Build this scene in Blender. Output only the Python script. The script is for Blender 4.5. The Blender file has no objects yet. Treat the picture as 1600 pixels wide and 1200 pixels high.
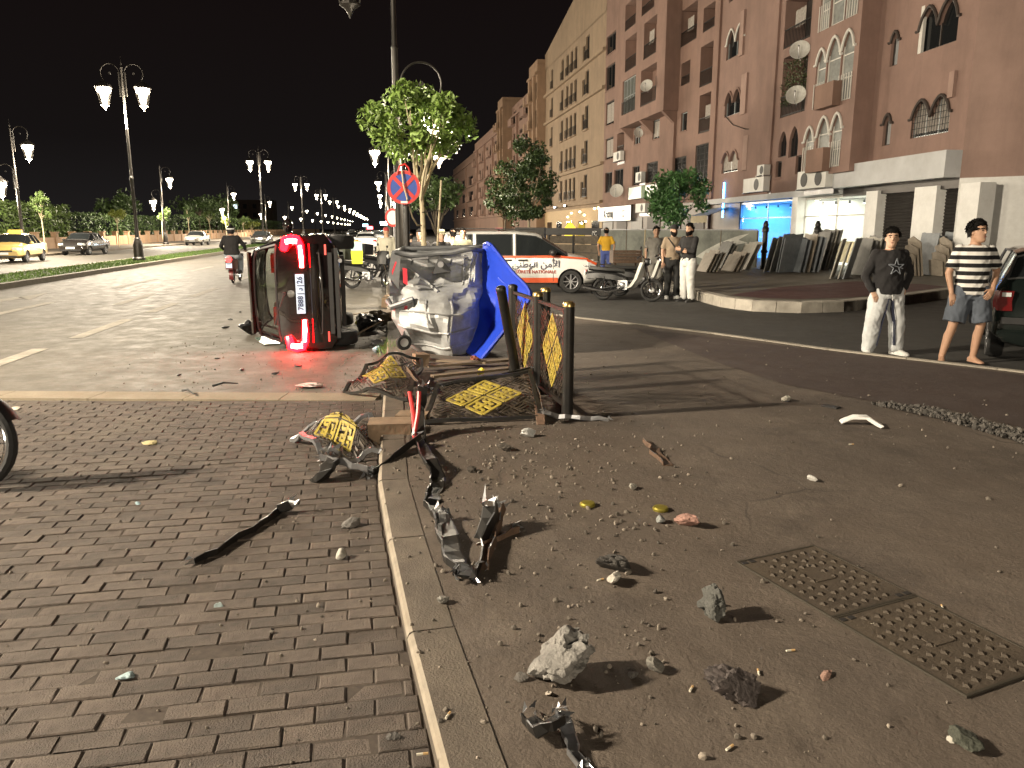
import bpy, bmesh, math, random
from mathutils import Vector as V, Matrix, noise, Euler
R = math.radians
random.seed(11)
sc = bpy.context.scene
COL = sc.collection
# ---------------------------------------------------------------- camera, night sky, exposure
CAM_H = 1.7; PITCH = R(11.45); F = 1200.0
cd = bpy.data.cameras.new('camera'); cam = bpy.data.objects.new('camera', cd); COL.objects.link(cam)
cam.location = (0, 0, CAM_H); cam.rotation_euler = (math.pi/2-PITCH, 0, 0)
cd.sensor_width = 36; cd.lens = 27; cd.clip_start = .05; cd.clip_end = 3000
sc.camera = cam
w = bpy.data.worlds.new('World'); sc.world = w; w.use_nodes = True
nt = w.node_tree; bg = nt.nodes['Background']
tc = nt.nodes.new('ShaderNodeTexCoord'); sx = nt.nodes.new('ShaderNodeSeparateXYZ'); rp = nt.nodes.new('ShaderNodeValToRGB')
nt.links.new(tc.outputs['Generated'], sx.inputs[0]); nt.links.new(sx.outputs['Z'], rp.inputs[0]); nt.links.new(rp.outputs[0], bg.inputs[0])
e = rp.color_ramp.elements
e[0].position = 0.0; e[0].color = (.014, .0125, .0125, 1); e[1].position = .35; e[1].color = (.0060, .0034, .0032, 1)
m_ = rp.color_ramp.elements.new(.10); m_.color = (.0078, .0062, .0060, 1)
bg.inputs[1].default_value = 1.0
sc.view_settings.view_transform = 'Standard'; sc.view_settings.look = 'None'
sc.view_settings.exposure = 0.0; sc.view_settings.gamma = 1.0
sc.cycles.use_denoising = True
sc.cycles.max_bounces = 5; sc.cycles.diffuse_bounces = 3; sc.cycles.glossy_bounces = 3; sc.cycles.transmission_bounces = 5
sc.cycles.caustics_reflective = False; sc.cycles.caustics_refractive = False
sc.cycles.sample_clamp_indirect = 4.0
LAMP_W = 7000.0          # one street lantern
LAMP_COL = (1.0, .86, .66)

# ---------------------------------------------------------------- coordinates
CP, SP = math.cos(PITCH), math.sin(PITCH)
def ray(px, py):
    dx = (px-800)/F; dy = (600-py)/F
    return V((dx, CP+dy*SP, -SP+dy*CP))
def G(px, py, z=0.0):                 # the ground point seen at a place of the photograph
    d = ray(px, py); t = (z-CAM_H)/d.z
    return V((d.x*t, d.y*t, z))
def D(px, py, Y):                     # the point at distance Y seen there
    d = ray(px, py); t = Y/d.y
    return V((d.x*t, Y, CAM_H+d.z*t))
UA = R(9.3); SU = V((-math.sin(UA), math.cos(UA), 0)); SV = V((math.cos(UA), math.sin(UA), 0))
def ST(s, l, z=0.0): return SU*s + SV*l + V((0, 0, z))     # along the street, across the street

# ---------------------------------------------------------------- mesh collector
class MB:
    def __init__(s): s.v = []; s.f = []; s.m = []
    def add(s, vs, fs, mi=0):
        o = len(s.v); s.v += [V(p) for p in vs]
        for f in fs: s.f.append([o+i for i in f]); s.m.append(mi)
        return s
    def bx(s, x0, x1, y0, y1, z0, z1, M=None, mi=0):
        vs = [V((x, y, z)) for z in (z0, z1) for y in (y0, y1) for x in (x0, x1)]
        if M: vs = [M @ p for p in vs]
        return s.add(vs, [(0,2,3,1),(4,5,7,6),(0,1,5,4),(2,6,7,3),(0,4,6,2),(1,3,7,5)], mi)
    def bar(s, a, b, wx, wz, mi=0, up=V((0,0,1))):          # box beam between two points
        a = V(a); b = V(b); d = (b-a).normalized()
        if abs(d.dot(up)) > .98: up = V((0,1,0))
        x = d.cross(up).normalized(); z = x.cross(d)
        vs = []
        for p in (a, b):
            for i, j in ((-1,-1),(1,-1),(1,1),(-1,1)): vs.append(p + x*(i*wx/2) + z*(j*wz/2))
        return s.add(vs, [(3,2,1,0),(4,5,6,7),(0,1,5,4),(1,2,6,5),(2,3,7,6),(3,0,4,7)], mi)
    def tube(s, pts, r, n=8, mi=0, cap=True, closed=False, ell=None):
        pts = [V(p) for p in pts]; k = len(pts); rs = r if isinstance(r, (list, tuple)) else [r]*k
        o = len(s.v); prev = None
        for i, p in enumerate(pts):
            a = pts[(i-1) % k] if (i > 0 or closed) else p
            b = pts[(i+1) % k] if (i < k-1 or closed) else p
            d = (b-a).normalized()
            if prev is None:
                up = V((0,0,1)) if abs(d.z) < .9 else V((1,0,0))
                x = d.cross(up).normalized()
            else: x = (prev - d*prev.dot(d)).normalized()
            prev = x; y = d.cross(x)
            for j in range(n):
                t = 2*math.pi*j/n
                s.v.append(p + (x*math.cos(t) + y*math.sin(t)*(ell or 1))*rs[i])
        for i in range(k if closed else k-1):
            for j in range(n):
                a0 = o+i*n; b0 = o+((i+1) % k)*n
                s.f.append([a0+j, a0+(j+1) % n, b0+(j+1) % n, b0+j]); s.m.append(mi)
        if cap and not closed:
            s.f.append([o+j for j in range(n)][::-1]); s.m.append(mi)
            s.f.append([o+(k-1)*n+j for j in range(n)]); s.m.append(mi)
        return s
    def lathe(s, prof, n=12, M=None, mi=0, cap=True):        # profile of (radius, height)
        o = len(s.v)
        for r, z in prof:
            for j in range(n):
                t = 2*math.pi*j/n; p = V((r*math.cos(t), r*math.sin(t), z)); s.v.append(M @ p if M else p)
        for i in range(len(prof)-1):
            for j in range(n):
                a0 = o+i*n; b0 = a0+n
                s.f.append([a0+j, a0+(j+1) % n, b0+(j+1) % n, b0+j]); s.m.append(mi)
        if cap:
            s.f.append([o+j for j in range(n)][::-1]); s.m.append(mi)
            e0 = o+(len(prof)-1)*n; s.f.append([e0+j for j in range(n)]); s.m.append(mi)
        return s
    def loft(s, rings, mi=0, cap=True, closed=True):
        o = len(s.v); n = len(rings[0])
        for r in rings: s.v += [V(p) for p in r]
        for i in range(len(rings)-1):
            for j in range(n if closed else n-1):
                a0 = o+i*n; b0 = a0+n
                s.f.append([a0+j, a0+(j+1) % n, b0+(j+1) % n, b0+j]); s.m.append(mi)
        if cap and closed:
            s.f.append([o+j for j in range(n)][::-1]); s.m.append(mi)
            e0 = o+(len(rings)-1)*n; s.f.append([e0+j for j in range(n)]); s.m.append(mi)
        return s
    def prism(s, poly, z0, z1, M=None, mi=0):                # polygon (x, y) extruded z0..z1
        n = len(poly); vs = [V((x, y, z0)) for x, y in poly] + [V((x, y, z1)) for x, y in poly]
        if M: vs = [M @ p for p in vs]
        return s.add(vs, [list(range(n))[::-1], list(range(n, 2*n))] + [[i, (i+1) % n, n+(i+1) % n, n+i] for i in range(n)], mi)
    def grid(s, fn, nu, nv, mi=0):
        o = len(s.v)
        for i in range(nu+1):
            for j in range(nv+1): s.v.append(V(fn(i/nu, j/nv)))
        for i in range(nu):
            for j in range(nv):
                a = o+i*(nv+1)+j; s.f.append([a, a+nv+1, a+nv+2, a+1]); s.m.append(mi)
        return s
    def sph(s, c, r, nu=8, nv=10, mi=0, M=None):
        if not isinstance(r, (tuple, list)): r = (r, r, r)
        o = len(s.v)
        for i in range(nu+1):
            a = math.pi*i/nu
            for j in range(nv):
                t = 2*math.pi*j/nv
                p = V((r[0]*math.sin(a)*math.cos(t), r[1]*math.sin(a)*math.sin(t), r[2]*math.cos(a)))
                if M: p = M @ p
                s.v.append(V(c)+p)
        for i in range(nu):
            for j in range(nv):
                a0 = o+i*nv; b0 = a0+nv
                s.f.append([a0+j, b0+j, b0+(j+1) % nv, a0+(j+1) % nv]); s.m.append(mi)
        return s
    def xf(s, fn): s.v = [V(fn(p)) for p in s.v]; return s
    def mesh(s, name, mats, smooth=40, weld=False):
        me = bpy.data.meshes.new(name); me.from_pydata([tuple(p) for p in s.v], [], s.f)
        for m in (mats if isinstance(mats, (list, tuple)) else [mats]): me.materials.append(m)
        if any(s.m): me.polygons.foreach_set('material_index', s.m)
        if weld or smooth:
            b = bmesh.new(); b.from_mesh(me)
            if weld: bmesh.ops.remove_doubles(b, verts=b.verts, dist=1e-4)
            bmesh.ops.recalc_face_normals(b, faces=b.faces)
            b.to_mesh(me); b.free()
        if smooth:
            me.polygons.foreach_set('use_smooth', [True]*len(me.polygons)); me.set_sharp_from_angle(angle=R(smooth))
        me.update(); return me
    def build(s, name, mats, parent=None, loc=None, rot=None, smooth=40, weld=False):
        return put(s.mesh(name, mats, smooth, weld), name, parent, loc, rot)
def put(me, name, parent=None, loc=None, rot=None):
    o = bpy.data.objects.new(name, me); COL.objects.link(o)
    if parent: o.parent = parent
    if loc is not None: o.location = loc
    if rot is not None: o.rotation_euler = rot if isinstance(rot, (tuple, list, Euler)) else (0, 0, rot)
    return o
def tag(o, label=None, cat=None, group=None, kind=None):
    if label: o['label'] = label
    if cat: o['category'] = cat
    if group: o['group'] = group
    if kind: o['kind'] = kind
    return o
def thing(name, label, cat, loc=(0,0,0), rz=0.0, group=None):
    o = bpy.data.objects.new(name, None); COL.objects.link(o); o.location = loc
    o.rotation_euler = rz if isinstance(rz, (tuple, list, Euler)) else (0, 0, rz)
    return tag(o, label, cat, group)
def struct(mb, name, mats, parent=None, smooth=0, **k):
    o = mb.build(name, mats, parent, smooth=smooth, **k)
    if not parent: o['kind'] = 'structure'
    return o
def kids(o): return [c for c in bpy.data.objects if c.parent == o]
def copy_tree(o, parent=None):
    c = o.copy(); COL.objects.link(c); c.parent = parent
    for k in KIDS(o): copy_tree(k, c)
    return c
def KIDS(o): return list(o.children)

# ---------------------------------------------------------------- materials
MATS = {}
def mat(name, col, rough=.6, metal=0.0, var=.12, scale=6.0, bump=0.0, bscale=None, emit=None, es=0.0, rnd=0.0, island=0.0, spec=.5, coat=0.0, dirt=None, dscale=1.5, damt=.5, dstretch=None, trans=0.0, alpha=1.0):
    if name in MATS: return MATS[name]
    m = bpy.data.materials.new(name); m.use_nodes = True; n = m.node_tree.nodes; L = m.node_tree.links
    b = n['Principled BSDF']; b.inputs['Roughness'].default_value = rough; b.inputs['Metallic'].default_value = metal
    b.inputs['Specular IOR Level'].default_value = spec; b.inputs['Coat Weight'].default_value = coat
    if trans: b.inputs['Transmission Weight'].default_value = trans; b.inputs['IOR'].default_value = 1.3
    if alpha < 1: b.inputs['Alpha'].default_value = alpha
    tc = n.new('ShaderNodeTexCoord'); src = None
    rgb = n.new('ShaderNodeRGB'); rgb.outputs[0].default_value = (*col, 1); src = rgb.outputs[0]
    def hsv(src, fac, amt):
        mr = n.new('ShaderNodeMapRange'); mr.inputs[3].default_value = 1-amt; mr.inputs[4].default_value = 1+amt
        L.new(fac, mr.inputs[0]); mx = n.new('ShaderNodeVectorMath'); mx.operation = 'SCALE'
        L.new(src, mx.inputs[0]); L.new(mr.outputs[0], mx.inputs['Scale']); return mx.outputs[0]
    if var:
        nz = n.new('ShaderNodeTexNoise'); nz.inputs['Scale'].default_value = scale; nz.inputs['Detail'].default_value = 6; nz.inputs['Roughness'].default_value = .65
        L.new(tc.outputs['Object'], nz.inputs['Vector'])
        mr = n.new('ShaderNodeMapRange'); mr.inputs[1].default_value = .28; mr.inputs[2].default_value = .72; L.new(nz.outputs[0], mr.inputs[0])
        src = hsv(src, mr.outputs[0], var)
    if rnd:
        oi = n.new('ShaderNodeObjectInfo'); src = hsv(src, oi.outputs['Random'], rnd)
    if island:
        ge = n.new('ShaderNodeNewGeometry'); src = hsv(src, ge.outputs['Random Per Island'], island)
    if dirt:
        dn = n.new('ShaderNodeTexNoise'); dn.inputs['Scale'].default_value = dscale; dn.inputs['Detail'].default_value = 8; dn.inputs['Roughness'].default_value = .7
        if dstretch:
            mp = n.new('ShaderNodeMapping'); mp.inputs['Scale'].default_value = dstretch; L.new(tc.outputs['Object'], mp.inputs[0]); L.new(mp.outputs[0], dn.inputs['Vector'])
        else: L.new(tc.outputs['Object'], dn.inputs['Vector'])
        mr = n.new('ShaderNodeMapRange'); mr.inputs[1].default_value = .45; mr.inputs[2].default_value = .7; mr.inputs[4].default_value = damt; L.new(dn.outputs[0], mr.inputs[0])
        mx = n.new('ShaderNodeMix'); mx.data_type = 'RGBA'; L.new(mr.outputs[0], mx.inputs[0]); L.new(src, mx.inputs[6]); mx.inputs[7].default_value = (*dirt, 1); src = mx.outputs[2]
    L.new(src, b.inputs['Base Color'])
    if bump:
        bz = n.new('ShaderNodeTexNoise'); bz.inputs['Scale'].default_value = bscale or scale*4; bz.inputs['Detail'].default_value = 6
        L.new(tc.outputs['Object'], bz.inputs['Vector']); bp = n.new('ShaderNodeBump'); bp.inputs['Strength'].default_value = min(1, bump); bp.inputs['Distance'].default_value = .02
        L.new(bz.outputs[0], bp.inputs['Height']); L.new(bp.outputs[0], b.inputs['Normal'])
    if emit: b.inputs['Emission Color'].default_value = (*emit, 1); b.inputs['Emission Strength'].default_value = es
    MATS[name] = m; return m
def ground_mat(name, base, dark, light, rough=.8, patch=.35, grain=90., bump=.5, bdist=.006, cracks=False):
    m = bpy.data.materials.new(name); m.use_nodes = True; n = m.node_tree.nodes; L = m.node_tree.links; b = n['Principled BSDF']
    tc = n.new('ShaderNodeTexCoord')
    def nz(s, d=6, r=.6):
        x = n.new('ShaderNodeTexNoise'); x.inputs['Scale'].default_value = s; x.inputs['Detail'].default_value = d; x.inputs['Roughness'].default_value = r
        L.new(tc.outputs['Object'], x.inputs['Vector']); return x.outputs[0]
    def rng(f, a, c, lo=0., hi=1.):
        x = n.new('ShaderNodeMapRange'); x.inputs[1].default_value = a; x.inputs[2].default_value = c; x.inputs[3].default_value = lo; x.inputs[4].default_value = hi; L.new(f, x.inputs[0]); return x.outputs[0]
    def mix(f, a, c):
        x = n.new('ShaderNodeMix'); x.data_type = 'RGBA'; L.new(f, x.inputs[0])
        for s_, k in ((a, 6), (c, 7)):
            if isinstance(s_, tuple): x.inputs[k].default_value = (*s_, 1)
            else: L.new(s_, x.inputs[k])
        return x.outputs[2]
    c = mix(rng(nz(.45, 8, .68), .38, .66, 0, patch*1.6), base, dark)
    c = mix(rng(nz(1.7, 8, .7), .5, .72, 0, patch*1.2), c, light)
    c = mix(rng(nz(grain, 3, .6), .3, .7, 0, .55), c, dark)
    vor = n.new('ShaderNodeTexVoronoi'); vor.inputs['Scale'].default_value = grain*1.3; L.new(tc.outputs['Object'], vor.inputs['Vector'])
    c = mix(rng(vor.outputs['Distance'], .0, .22, .55, 0), c, light)
    if cracks:
        wv = n.new('ShaderNodeMix'); wv.data_type = 'RGBA'; wv.inputs[0].default_value = .22; L.new(tc.outputs['Object'], wv.inputs[6]); x = n.new('ShaderNodeTexNoise'); x.inputs['Scale'].default_value = 1.6; x.inputs['Detail'].default_value = 5; L.new(tc.outputs['Object'], x.inputs['Vector']); L.new(x.outputs[1], wv.inputs[7])
        ve = n.new('ShaderNodeTexVoronoi'); ve.feature = 'DISTANCE_TO_EDGE'; ve.inputs['Scale'].default_value = .75; L.new(wv.outputs[2], ve.inputs['Vector'])
        cr = rng(ve.outputs['Distance'], .0, .006, .8, 0); mk = rng(nz(.8, 3), .5, .6); mu = n.new('ShaderNodeMath'); mu.operation = 'MULTIPLY'; L.new(cr, mu.inputs[0]); L.new(mk, mu.inputs[1])
        c = mix(mu.outputs[0], c, tuple(q*.35 for q in dark))
        c = mix(rng(nz(.9, 9, .75), .54, .68, 0, .55), c, tuple(q*.55 for q in dark))
    L.new(c, b.inputs['Base Color'])
    L.new(rng(nz(3.0, 6, .7), .35, .65, rough-.14, rough+.1), b.inputs['Roughness'])
    bp = n.new('ShaderNodeBump'); bp.inputs['Strength'].default_value = bump; bp.inputs['Distance'].default_value = bdist
    ad = n.new('ShaderNodeMath'); ad.operation = 'ADD'; L.new(nz(grain*.8, 4, .7), ad.inputs[0]); L.new(rng(nz(5, 5, .6), .2, .8, 0, 1.5), ad.inputs[1])
    L.new(ad.outputs[0], bp.inputs['Height']); L.new(bp.outputs[0], b.inputs['Normal'])
    MATS[name] = m; return m
def emis(name, col, s):
    if name in MATS: return MATS[name]
    m = bpy.data.materials.new(name); m.use_nodes = True; n = m.node_tree.nodes; b = n['Principled BSDF']
    b.inputs['Base Color'].default_value = (*[min(1, c*.6) for c in col], 1); b.inputs['Emission Color'].default_value = (*col, 1); b.inputs['Emission Strength'].default_value = s
    b.inputs['Roughness'].default_value = .3; MATS[name] = m; return m
def glass(name, tint=(.6, .66, .64), rough=.03, mixf=.55):
    m = bpy.data.materials.new(name); m.use_nodes = True; n = m.node_tree.nodes; L = m.node_tree.links
    n.remove(n['Principled BSDF']); out = n['Material Output']
    t = n.new('ShaderNodeBsdfTransparent'); t.inputs[0].default_value = (*tint, 1); g = n.new('ShaderNodeBsdfGlossy'); g.inputs['Roughness'].default_value = rough
    lw = n.new('ShaderNodeLayerWeight'); lw.inputs[0].default_value = .5; mx = n.new('ShaderNodeMixShader')
    pw = n.new('ShaderNodeMath'); pw.operation = 'POWER'; pw.inputs[1].default_value = 4.0; L.new(lw.outputs['Facing'], pw.inputs[0])
    ad = n.new('ShaderNodeMath'); ad.operation = 'MULTIPLY_ADD'; ad.inputs[1].default_value = mixf; ad.inputs[2].default_value = .05; L.new(pw.outputs[0], ad.inputs[0])
    L.new(ad.outputs[0], mx.inputs[0]); L.new(t.outputs[0], mx.inputs[1]); L.new(g.outputs[0], mx.inputs[2]); L.new(mx.outputs[0], out.inputs[0]); MATS[name] = m; return m

ASPH = ground_mat('asphalt', (.118, .107, .088), (.076, .069, .057), (.19, .172, .142), rough=.72, patch=.55)
ASPH2 = ground_mat('side_asphalt', (.040, .038, .034), (.024, .023, .022), (.07, .066, .058), rough=.85)
WALK = ground_mat('pavement_surface', (.112, .087, .067), (.066, .051, .040), (.168, .135, .105), rough=.88, patch=.6, grain=70, bump=.9, cracks=True)
REDP = ground_mat('red_path', (.062, .042, .036), (.038, .027, .024), (.09, .066, .055), rough=.8)
ISLP = ground_mat('island_paving', (.16, .145, .115), (.10, .09, .075), (.24, .21, .17), rough=.75)
ISLR = ground_mat('island_red', (.085, .028, .026), (.05, .018, .018), (.13, .05, .045), rough=.75)
CONC = ground_mat('concrete', (.23, .19, .135), (.14, .115, .08), (.34, .29, .21), rough=.85, grain=60)
DIRT = ground_mat('terrain_soil', (.05, .045, .036), (.03, .027, .022), (.08, .07, .055), rough=.9)
def mkpaver():
    return mat('paver_clay', (.076, .058, .046), .8, var=.35, scale=14, bump=.55, bscale=160, rnd=.27, island=.27, dirt=(.105, .085, .064), dscale=1.3, damt=.7)
PAV = mkpaver()
KERB = mat('kerb_stone', (.104, .084, .064), .85, var=.3, scale=5, bump=.35, bscale=120, rnd=.08, dirt=(.066, .052, .041), dscale=3, damt=.7)
KERBF = mat('kerb_lit_chamfer', (.25, .215, .17), .8, var=.25, scale=9, bump=.2, dirt=(.2, .16, .11), dscale=6, damt=.6)  # worn chamfer, coloured lighter to paint in the lamp-lit edge line
BLK = mat('black_metal', (.018, .017, .016), .42, .3, var=.25, scale=10, dirt=(.09, .07, .05), dscale=6, damt=.25)
IRON = mat('lamp_iron', (.03, .027, .024), .45, .5, var=.2)
GOLD = mat('brass_cap', (.55, .40, .16), .3, .9, var=.1)
YEL = mat('yellow_paint', (.38, .295, .05), .55, var=.25, scale=20, dirt=(.12, .09, .05), dscale=7, damt=.8)
TORN = mat('torn_metal', (.42, .43, .45), .32, .85, var=.25, scale=25)
RUST = mat('rust_brown', (.12, .075, .05), .75, .1, var=.35, scale=18, bump=.3)
CHROME = mat('chrome', (.75, .75, .76), .12, 1, var=.03)
TYRE = mat('tyre_rubber', (.018, .018, .018), .8, var=.2, bump=.2)
STEEL = mat('grey_steel', (.32, .32, .33), .4, .8, var=.15)
WHITE = mat('white_paint', (.72, .72, .70), .5, var=.06, dirt=(.4, .38, .34), dscale=2, damt=.25)
BPLAS = mat('black_plastic', (.02, .02, .021), .5, var=.15)
LAMPG = emis('lantern_light', (1.0, .88, .66), 55.0)
LAMPD = emis('far_lantern_light', (1.0, .88, .66), 60.0)
LDIF = emis('lantern_diffuser', (1.0, .86, .6), 16.0)
GLASSD = mat('dark_window_glass', (.012, .013, .014), .08, var=0, spec=.7)
CGL = glass('clear_glass')
CGT = glass('tinted_glass', (.62, .64, .60))
# ================================================================ SETTING: ground, road, pavements
def sheet(name, pts, z, m, parent=None):
    n = len(pts); mb = MB().add([(p[0], p[1], z) for p in pts], [list(range(n))])
    o = struct(mb, name, m, parent); return o
def rot2(pts, k): return pts
sheet('ground', [(-900, -60), (900, -60), (900, 1500), (-900, 1500)], -.05, DIRT)
KERBL = [(-.05, -3.), (-.06, 1.4), (-.21, 2.05), (-.41, 2.78), (-.55, 3.36), (-.70, 3.99), (-.86, 4.70), (-.99, 5.5), (-1.17, 6.74), (-1.58, 9.52), (-2.39, 14.7), (-3.87, 23.74), (-7.51, 46.1)]
far = ST(600, .0)
road_r = [(p[0]+.02, p[1]) for p in KERBL] + [(far.x, far.y)]
q0 = ST(600, -10.9); q1 = ST(-20, -10.9)
sheet('road', [(p[0], p[1]) for p in [(-.05, -20)] + road_r] + [(q0.x, q0.y), (q1.x, q1.y)], 0.0, ASPH)
def strip(name, l0, l1, s0, s1, z, m):
    a, b, c, d = ST(s0, l0), ST(s0, l1), ST(s1, l1), ST(s1, l0)
    return sheet(name, [a, b, c, d], z, m)
strip('road', -13.1, -21.0, -20, 600, 0.0, ASPH)
sheet('side_road', [(-.3, 15.2), (.7, 14.3), (14, -1.2), (40, -4), (40, 60), (14, 60), (-6.6, 58), (-1.0, 20)], -.006, ASPH2)
sheet('service_road', [(-6.6, 58), (14, 60), (-30, 330), (-49, 330)], -.006, ASPH2)

# the street edge of the pavement: single kerb stones near the camera
kerb = bpy.data.objects.new('kerb', None); COL.objects.link(kerb); kerb['kind'] = 'structure'
def along(poly, step):
    out = []; pts = [V((p[0], p[1], 0)) for p in poly]; d = 0; cur = pts[0]; i = 1; acc = 0
    out.append(cur.copy())
    while i < len(pts):
        seg = pts[i]-cur; l = seg.length
        if acc+l >= step: cur = cur+seg.normalized()*(step-acc); out.append(cur.copy()); acc = 0
        else: acc += l; cur = pts[i]; i += 1
    return out
ks = along(KERBL, .98)
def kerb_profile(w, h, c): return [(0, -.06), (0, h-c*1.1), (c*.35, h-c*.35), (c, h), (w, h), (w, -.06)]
for i in range(len(ks)-1):
    a, b = ks[i], ks[i+1]
    if b.y < .3 or a.y > 34: continue
    d = (b-a).normalized(); nrm = V((d.y, -d.x, 0)); g = .006
    rings = []
    for p in (a+d*g, b-d*g):
        rings.append([p + nrm*x + V((0, 0, z+.002*math.sin(i*7.))) for x, z in kerb_profile(.19, .106, .024)])
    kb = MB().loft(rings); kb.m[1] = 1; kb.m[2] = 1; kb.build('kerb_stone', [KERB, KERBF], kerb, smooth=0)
a, b = ks[-13], V((far.x, far.y, 0))
mb = MB(); a = [p for p in ks if p.y > 33.8][0]; d = (b-a).normalized(); nrm = V((d.y, -d.x, 0))
mb.loft([[p + nrm*x + V((0, 0, z)) for x, z in kerb_profile(.19, .106, .024)] for p in (a, b)])
mb.build('kerb_run', KERB, kerb, smooth=0)
# the pavement (broken asphalt skin) and the narrow strip that goes on between street and service road
inner = [(p[0]+.188, p[1]+.03) for p in KERBL]
EDGE = [(14.0, -1.2), (8.2, 5.7), (5.78, 8.52), (4.27, 10.14), (3.0, 11.93), (.95, 14.15), (-.15, 15.6), (-.75, 18.), (-1.2, 21.), (-5.1, 46.1)]
sheet('pavement', [(p[0], p[1]) for p in inner] + [(far.x+.2, far.y), (far.x+1.9, far.y)] + EDGE[::-1] + [(14, -3)], .1, WALK)
# light edging of the pavement against the side road
edging = bpy.data.objects.new('edging', None); COL.objects.link(edging); edging['kind'] = 'structure'
EDGM = mat('edging_stone', (.33, .30, .25), .75, var=.2, scale=4, rnd=.1, dirt=(.16, .14, .11), dscale=2, damt=.5)
es_ = along(EDGE, 1.0)
for i in range(len(es_)-1):
    a, b = es_[i], es_[i+1]; d = (b-a).normalized(); n_ = V((d.y, -d.x, 0))
    if a.y > 40: continue
    rings = [[p + n_*x + V((0, 0, z)) for x, z in ((-.0, -.04), (-.0, .112), (.015, .118), (.085, .118), (.10, .11), (.10, -.04))] for p in (a+d*.004, b-d*.004)]
    MB().loft(rings).build('edging_stone', EDGM, edging, smooth=0)
red = [G(x, y, .104) for x, y in ((985, 511), (1600, 586), (1600, 668), (1480, 639), (1360, 626), (1225, 600), (1120, 566))]
sheet('cycle_path', red, .104, REDP)

# parking bay of clay pavers
bayA = R(11.2); BU = V((-math.sin(bayA), math.cos(bayA), 0)); BV = V((math.cos(bayA), math.sin(bayA), 0))
bay = sheet('parking_bay', [(-.07, -1), (-.06, 1.4), (-.2, 2.05), (-.4, 2.78), (-.69, 3.99), (-.85, 4.7), (-.98, 5.5), (-1.27, 7.42), (-9, 7.42), (-9, -1)], .0245, mat('joint_sand', (.055, .042, .033), .95, var=.3, scale=30))
def kx(y):
    for (x0, y0), (x1, y1) in zip(KERBL, KERBL[1:]):
        if y0 <= y <= y1: return x0+(x1-x0)*(y-y0)/(y1-y0)
    return 0
LP, WP, JN = .208, .100, .0055
def paver_mesh(mb, M, l=LP-JN, w_=WP-JN, h=.028, c=.005):
    x, y = l/2, w_/2
    vs = [(-x, -y, 0), (x, -y, 0), (x, y, 0), (-x, y, 0), (-x, -y, h-c), (x, -y, h-c), (x, y, h-c), (-x, y, h-c), (-x+c, -y+c, h), (x-c, -y+c, h), (x-c, y-c, h), (-x+c, y-c, h)]
    fs = [(0, 1, 5, 4), (1, 2, 6, 5), (2, 3, 7, 6), (3, 0, 4, 7), (4, 5, 9, 8), (5, 6, 10, 9), (6, 7, 11, 10), (7, 4, 8, 11), (8, 9, 10, 11)]
    mb.add([M @ V(p) for p in vs], fs)
spots = []
for r_ in range(-8, 95):
    for c_ in range(-48, 14):
        p = BU*(r_*WP) + BV*((c_+(.5 if r_ % 2 else 0))*LP)
        if p.y < .2 or p.y > 7.36: continue
        lim = kx(p.y)-.01
        if p.x > lim-LP*.5-.0: continue
        if p.x < -.72*p.y-2.6: continue
        spots.append(p)
vis = [p for p in spots if p.y > 1.75 and p.x > -.70*p.y-.1]
vis.sort(key=lambda p: p.length)
near = vis[:300]; nset = {(round(p.x, 4), round(p.y, 4)) for p in near}
pm = []
for k in range(4):
    mb = MB(); paver_mesh(mb, Matrix.Identity(4)); mb.xf(lambda p: p+V((random.uniform(-.0018, .0018), random.uniform(-.0018, .0018), random.uniform(-.0015, .0015)))); pm.append(mb.mesh('paver', PAV, 0))
for p in near:
    o = put(random.choice(pm), 'paver', bay, (p.x, p.y, .003+random.uniform(-.005, .003)-(.005 if random.random() < .06 else 0)), (random.uniform(-.018, .018), random.uniform(-.008, .008), bayA+random.uniform(-.01, .01)+(math.pi if random.random() < .5 else 0)))
mb = MB()
for p in spots:
    if (round(p.x, 4), round(p.y, 4)) in nset: continue
    paver_mesh(mb, Matrix.Translation((p.x, p.y, .003+random.uniform(-.003, .002))) @ Matrix.Rotation(bayA+random.uniform(-.01, .01), 4, 'Z') @ Matrix.Rotation(random.uniform(-.012, .012), 4, 'X'))
# cut pavers along the kerb
r_ = 2
while r_ < 76:
    c = BU*(r_*WP); y = c.y
    t = None
    base = [q for q in spots if abs(q.dot(BU)-r_*WP) < .01]
    if base:
        q = max(base, key=lambda q: q.dot(BV)); xe = q.dot(BV)+LP/2
        pk = BU*(r_*WP)+BV*xe; gap = (kx(pk.y)-pk.x)/BV.x-.012
        if gap > .03:
            paver_mesh(mb, Matrix.Translation((*(BU*(r_*WP)+BV*(xe+gap/2))[:2], .003)) @ Matrix.Rotation(bayA, 4, 'Z'), l=gap-.006)
    r_ += 1
pv = mb.build('paver_field', PAV, bay, smooth=0); pv['kind'] = 'stuff'
# concrete strip that closes the bay, and its slanted branch
cs = bpy.data.objects.new('concrete_strip', None); COL.objects.link(cs); cs['kind'] = 'structure'
mb = MB(); A = V((-12, 7.95, 0)); B = V((-1.36, 7.62, 0))
n_ = 11
for i in range(n_):
    a = A.lerp(B, i/n_); b = A.lerp(B, (i+1)/n_); d = (b-a).normalized(); q = V((-d.y, d.x, 0))
    MB().loft([[p+q*x+V((0, 0, z)) for x, z in ((-.17, -.02), (-.17, .024), (.17, .024), (.17, -.02))] for p in (a+d*.004, b-d*.004)]).build('strip_slab', CONC, cs, smooth=0)
A = V((-3.25, 8.1, 0)); B = V((-3.5, 10.0, 0)); B2 = V((-3.0, 11.6, 0))
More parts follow.
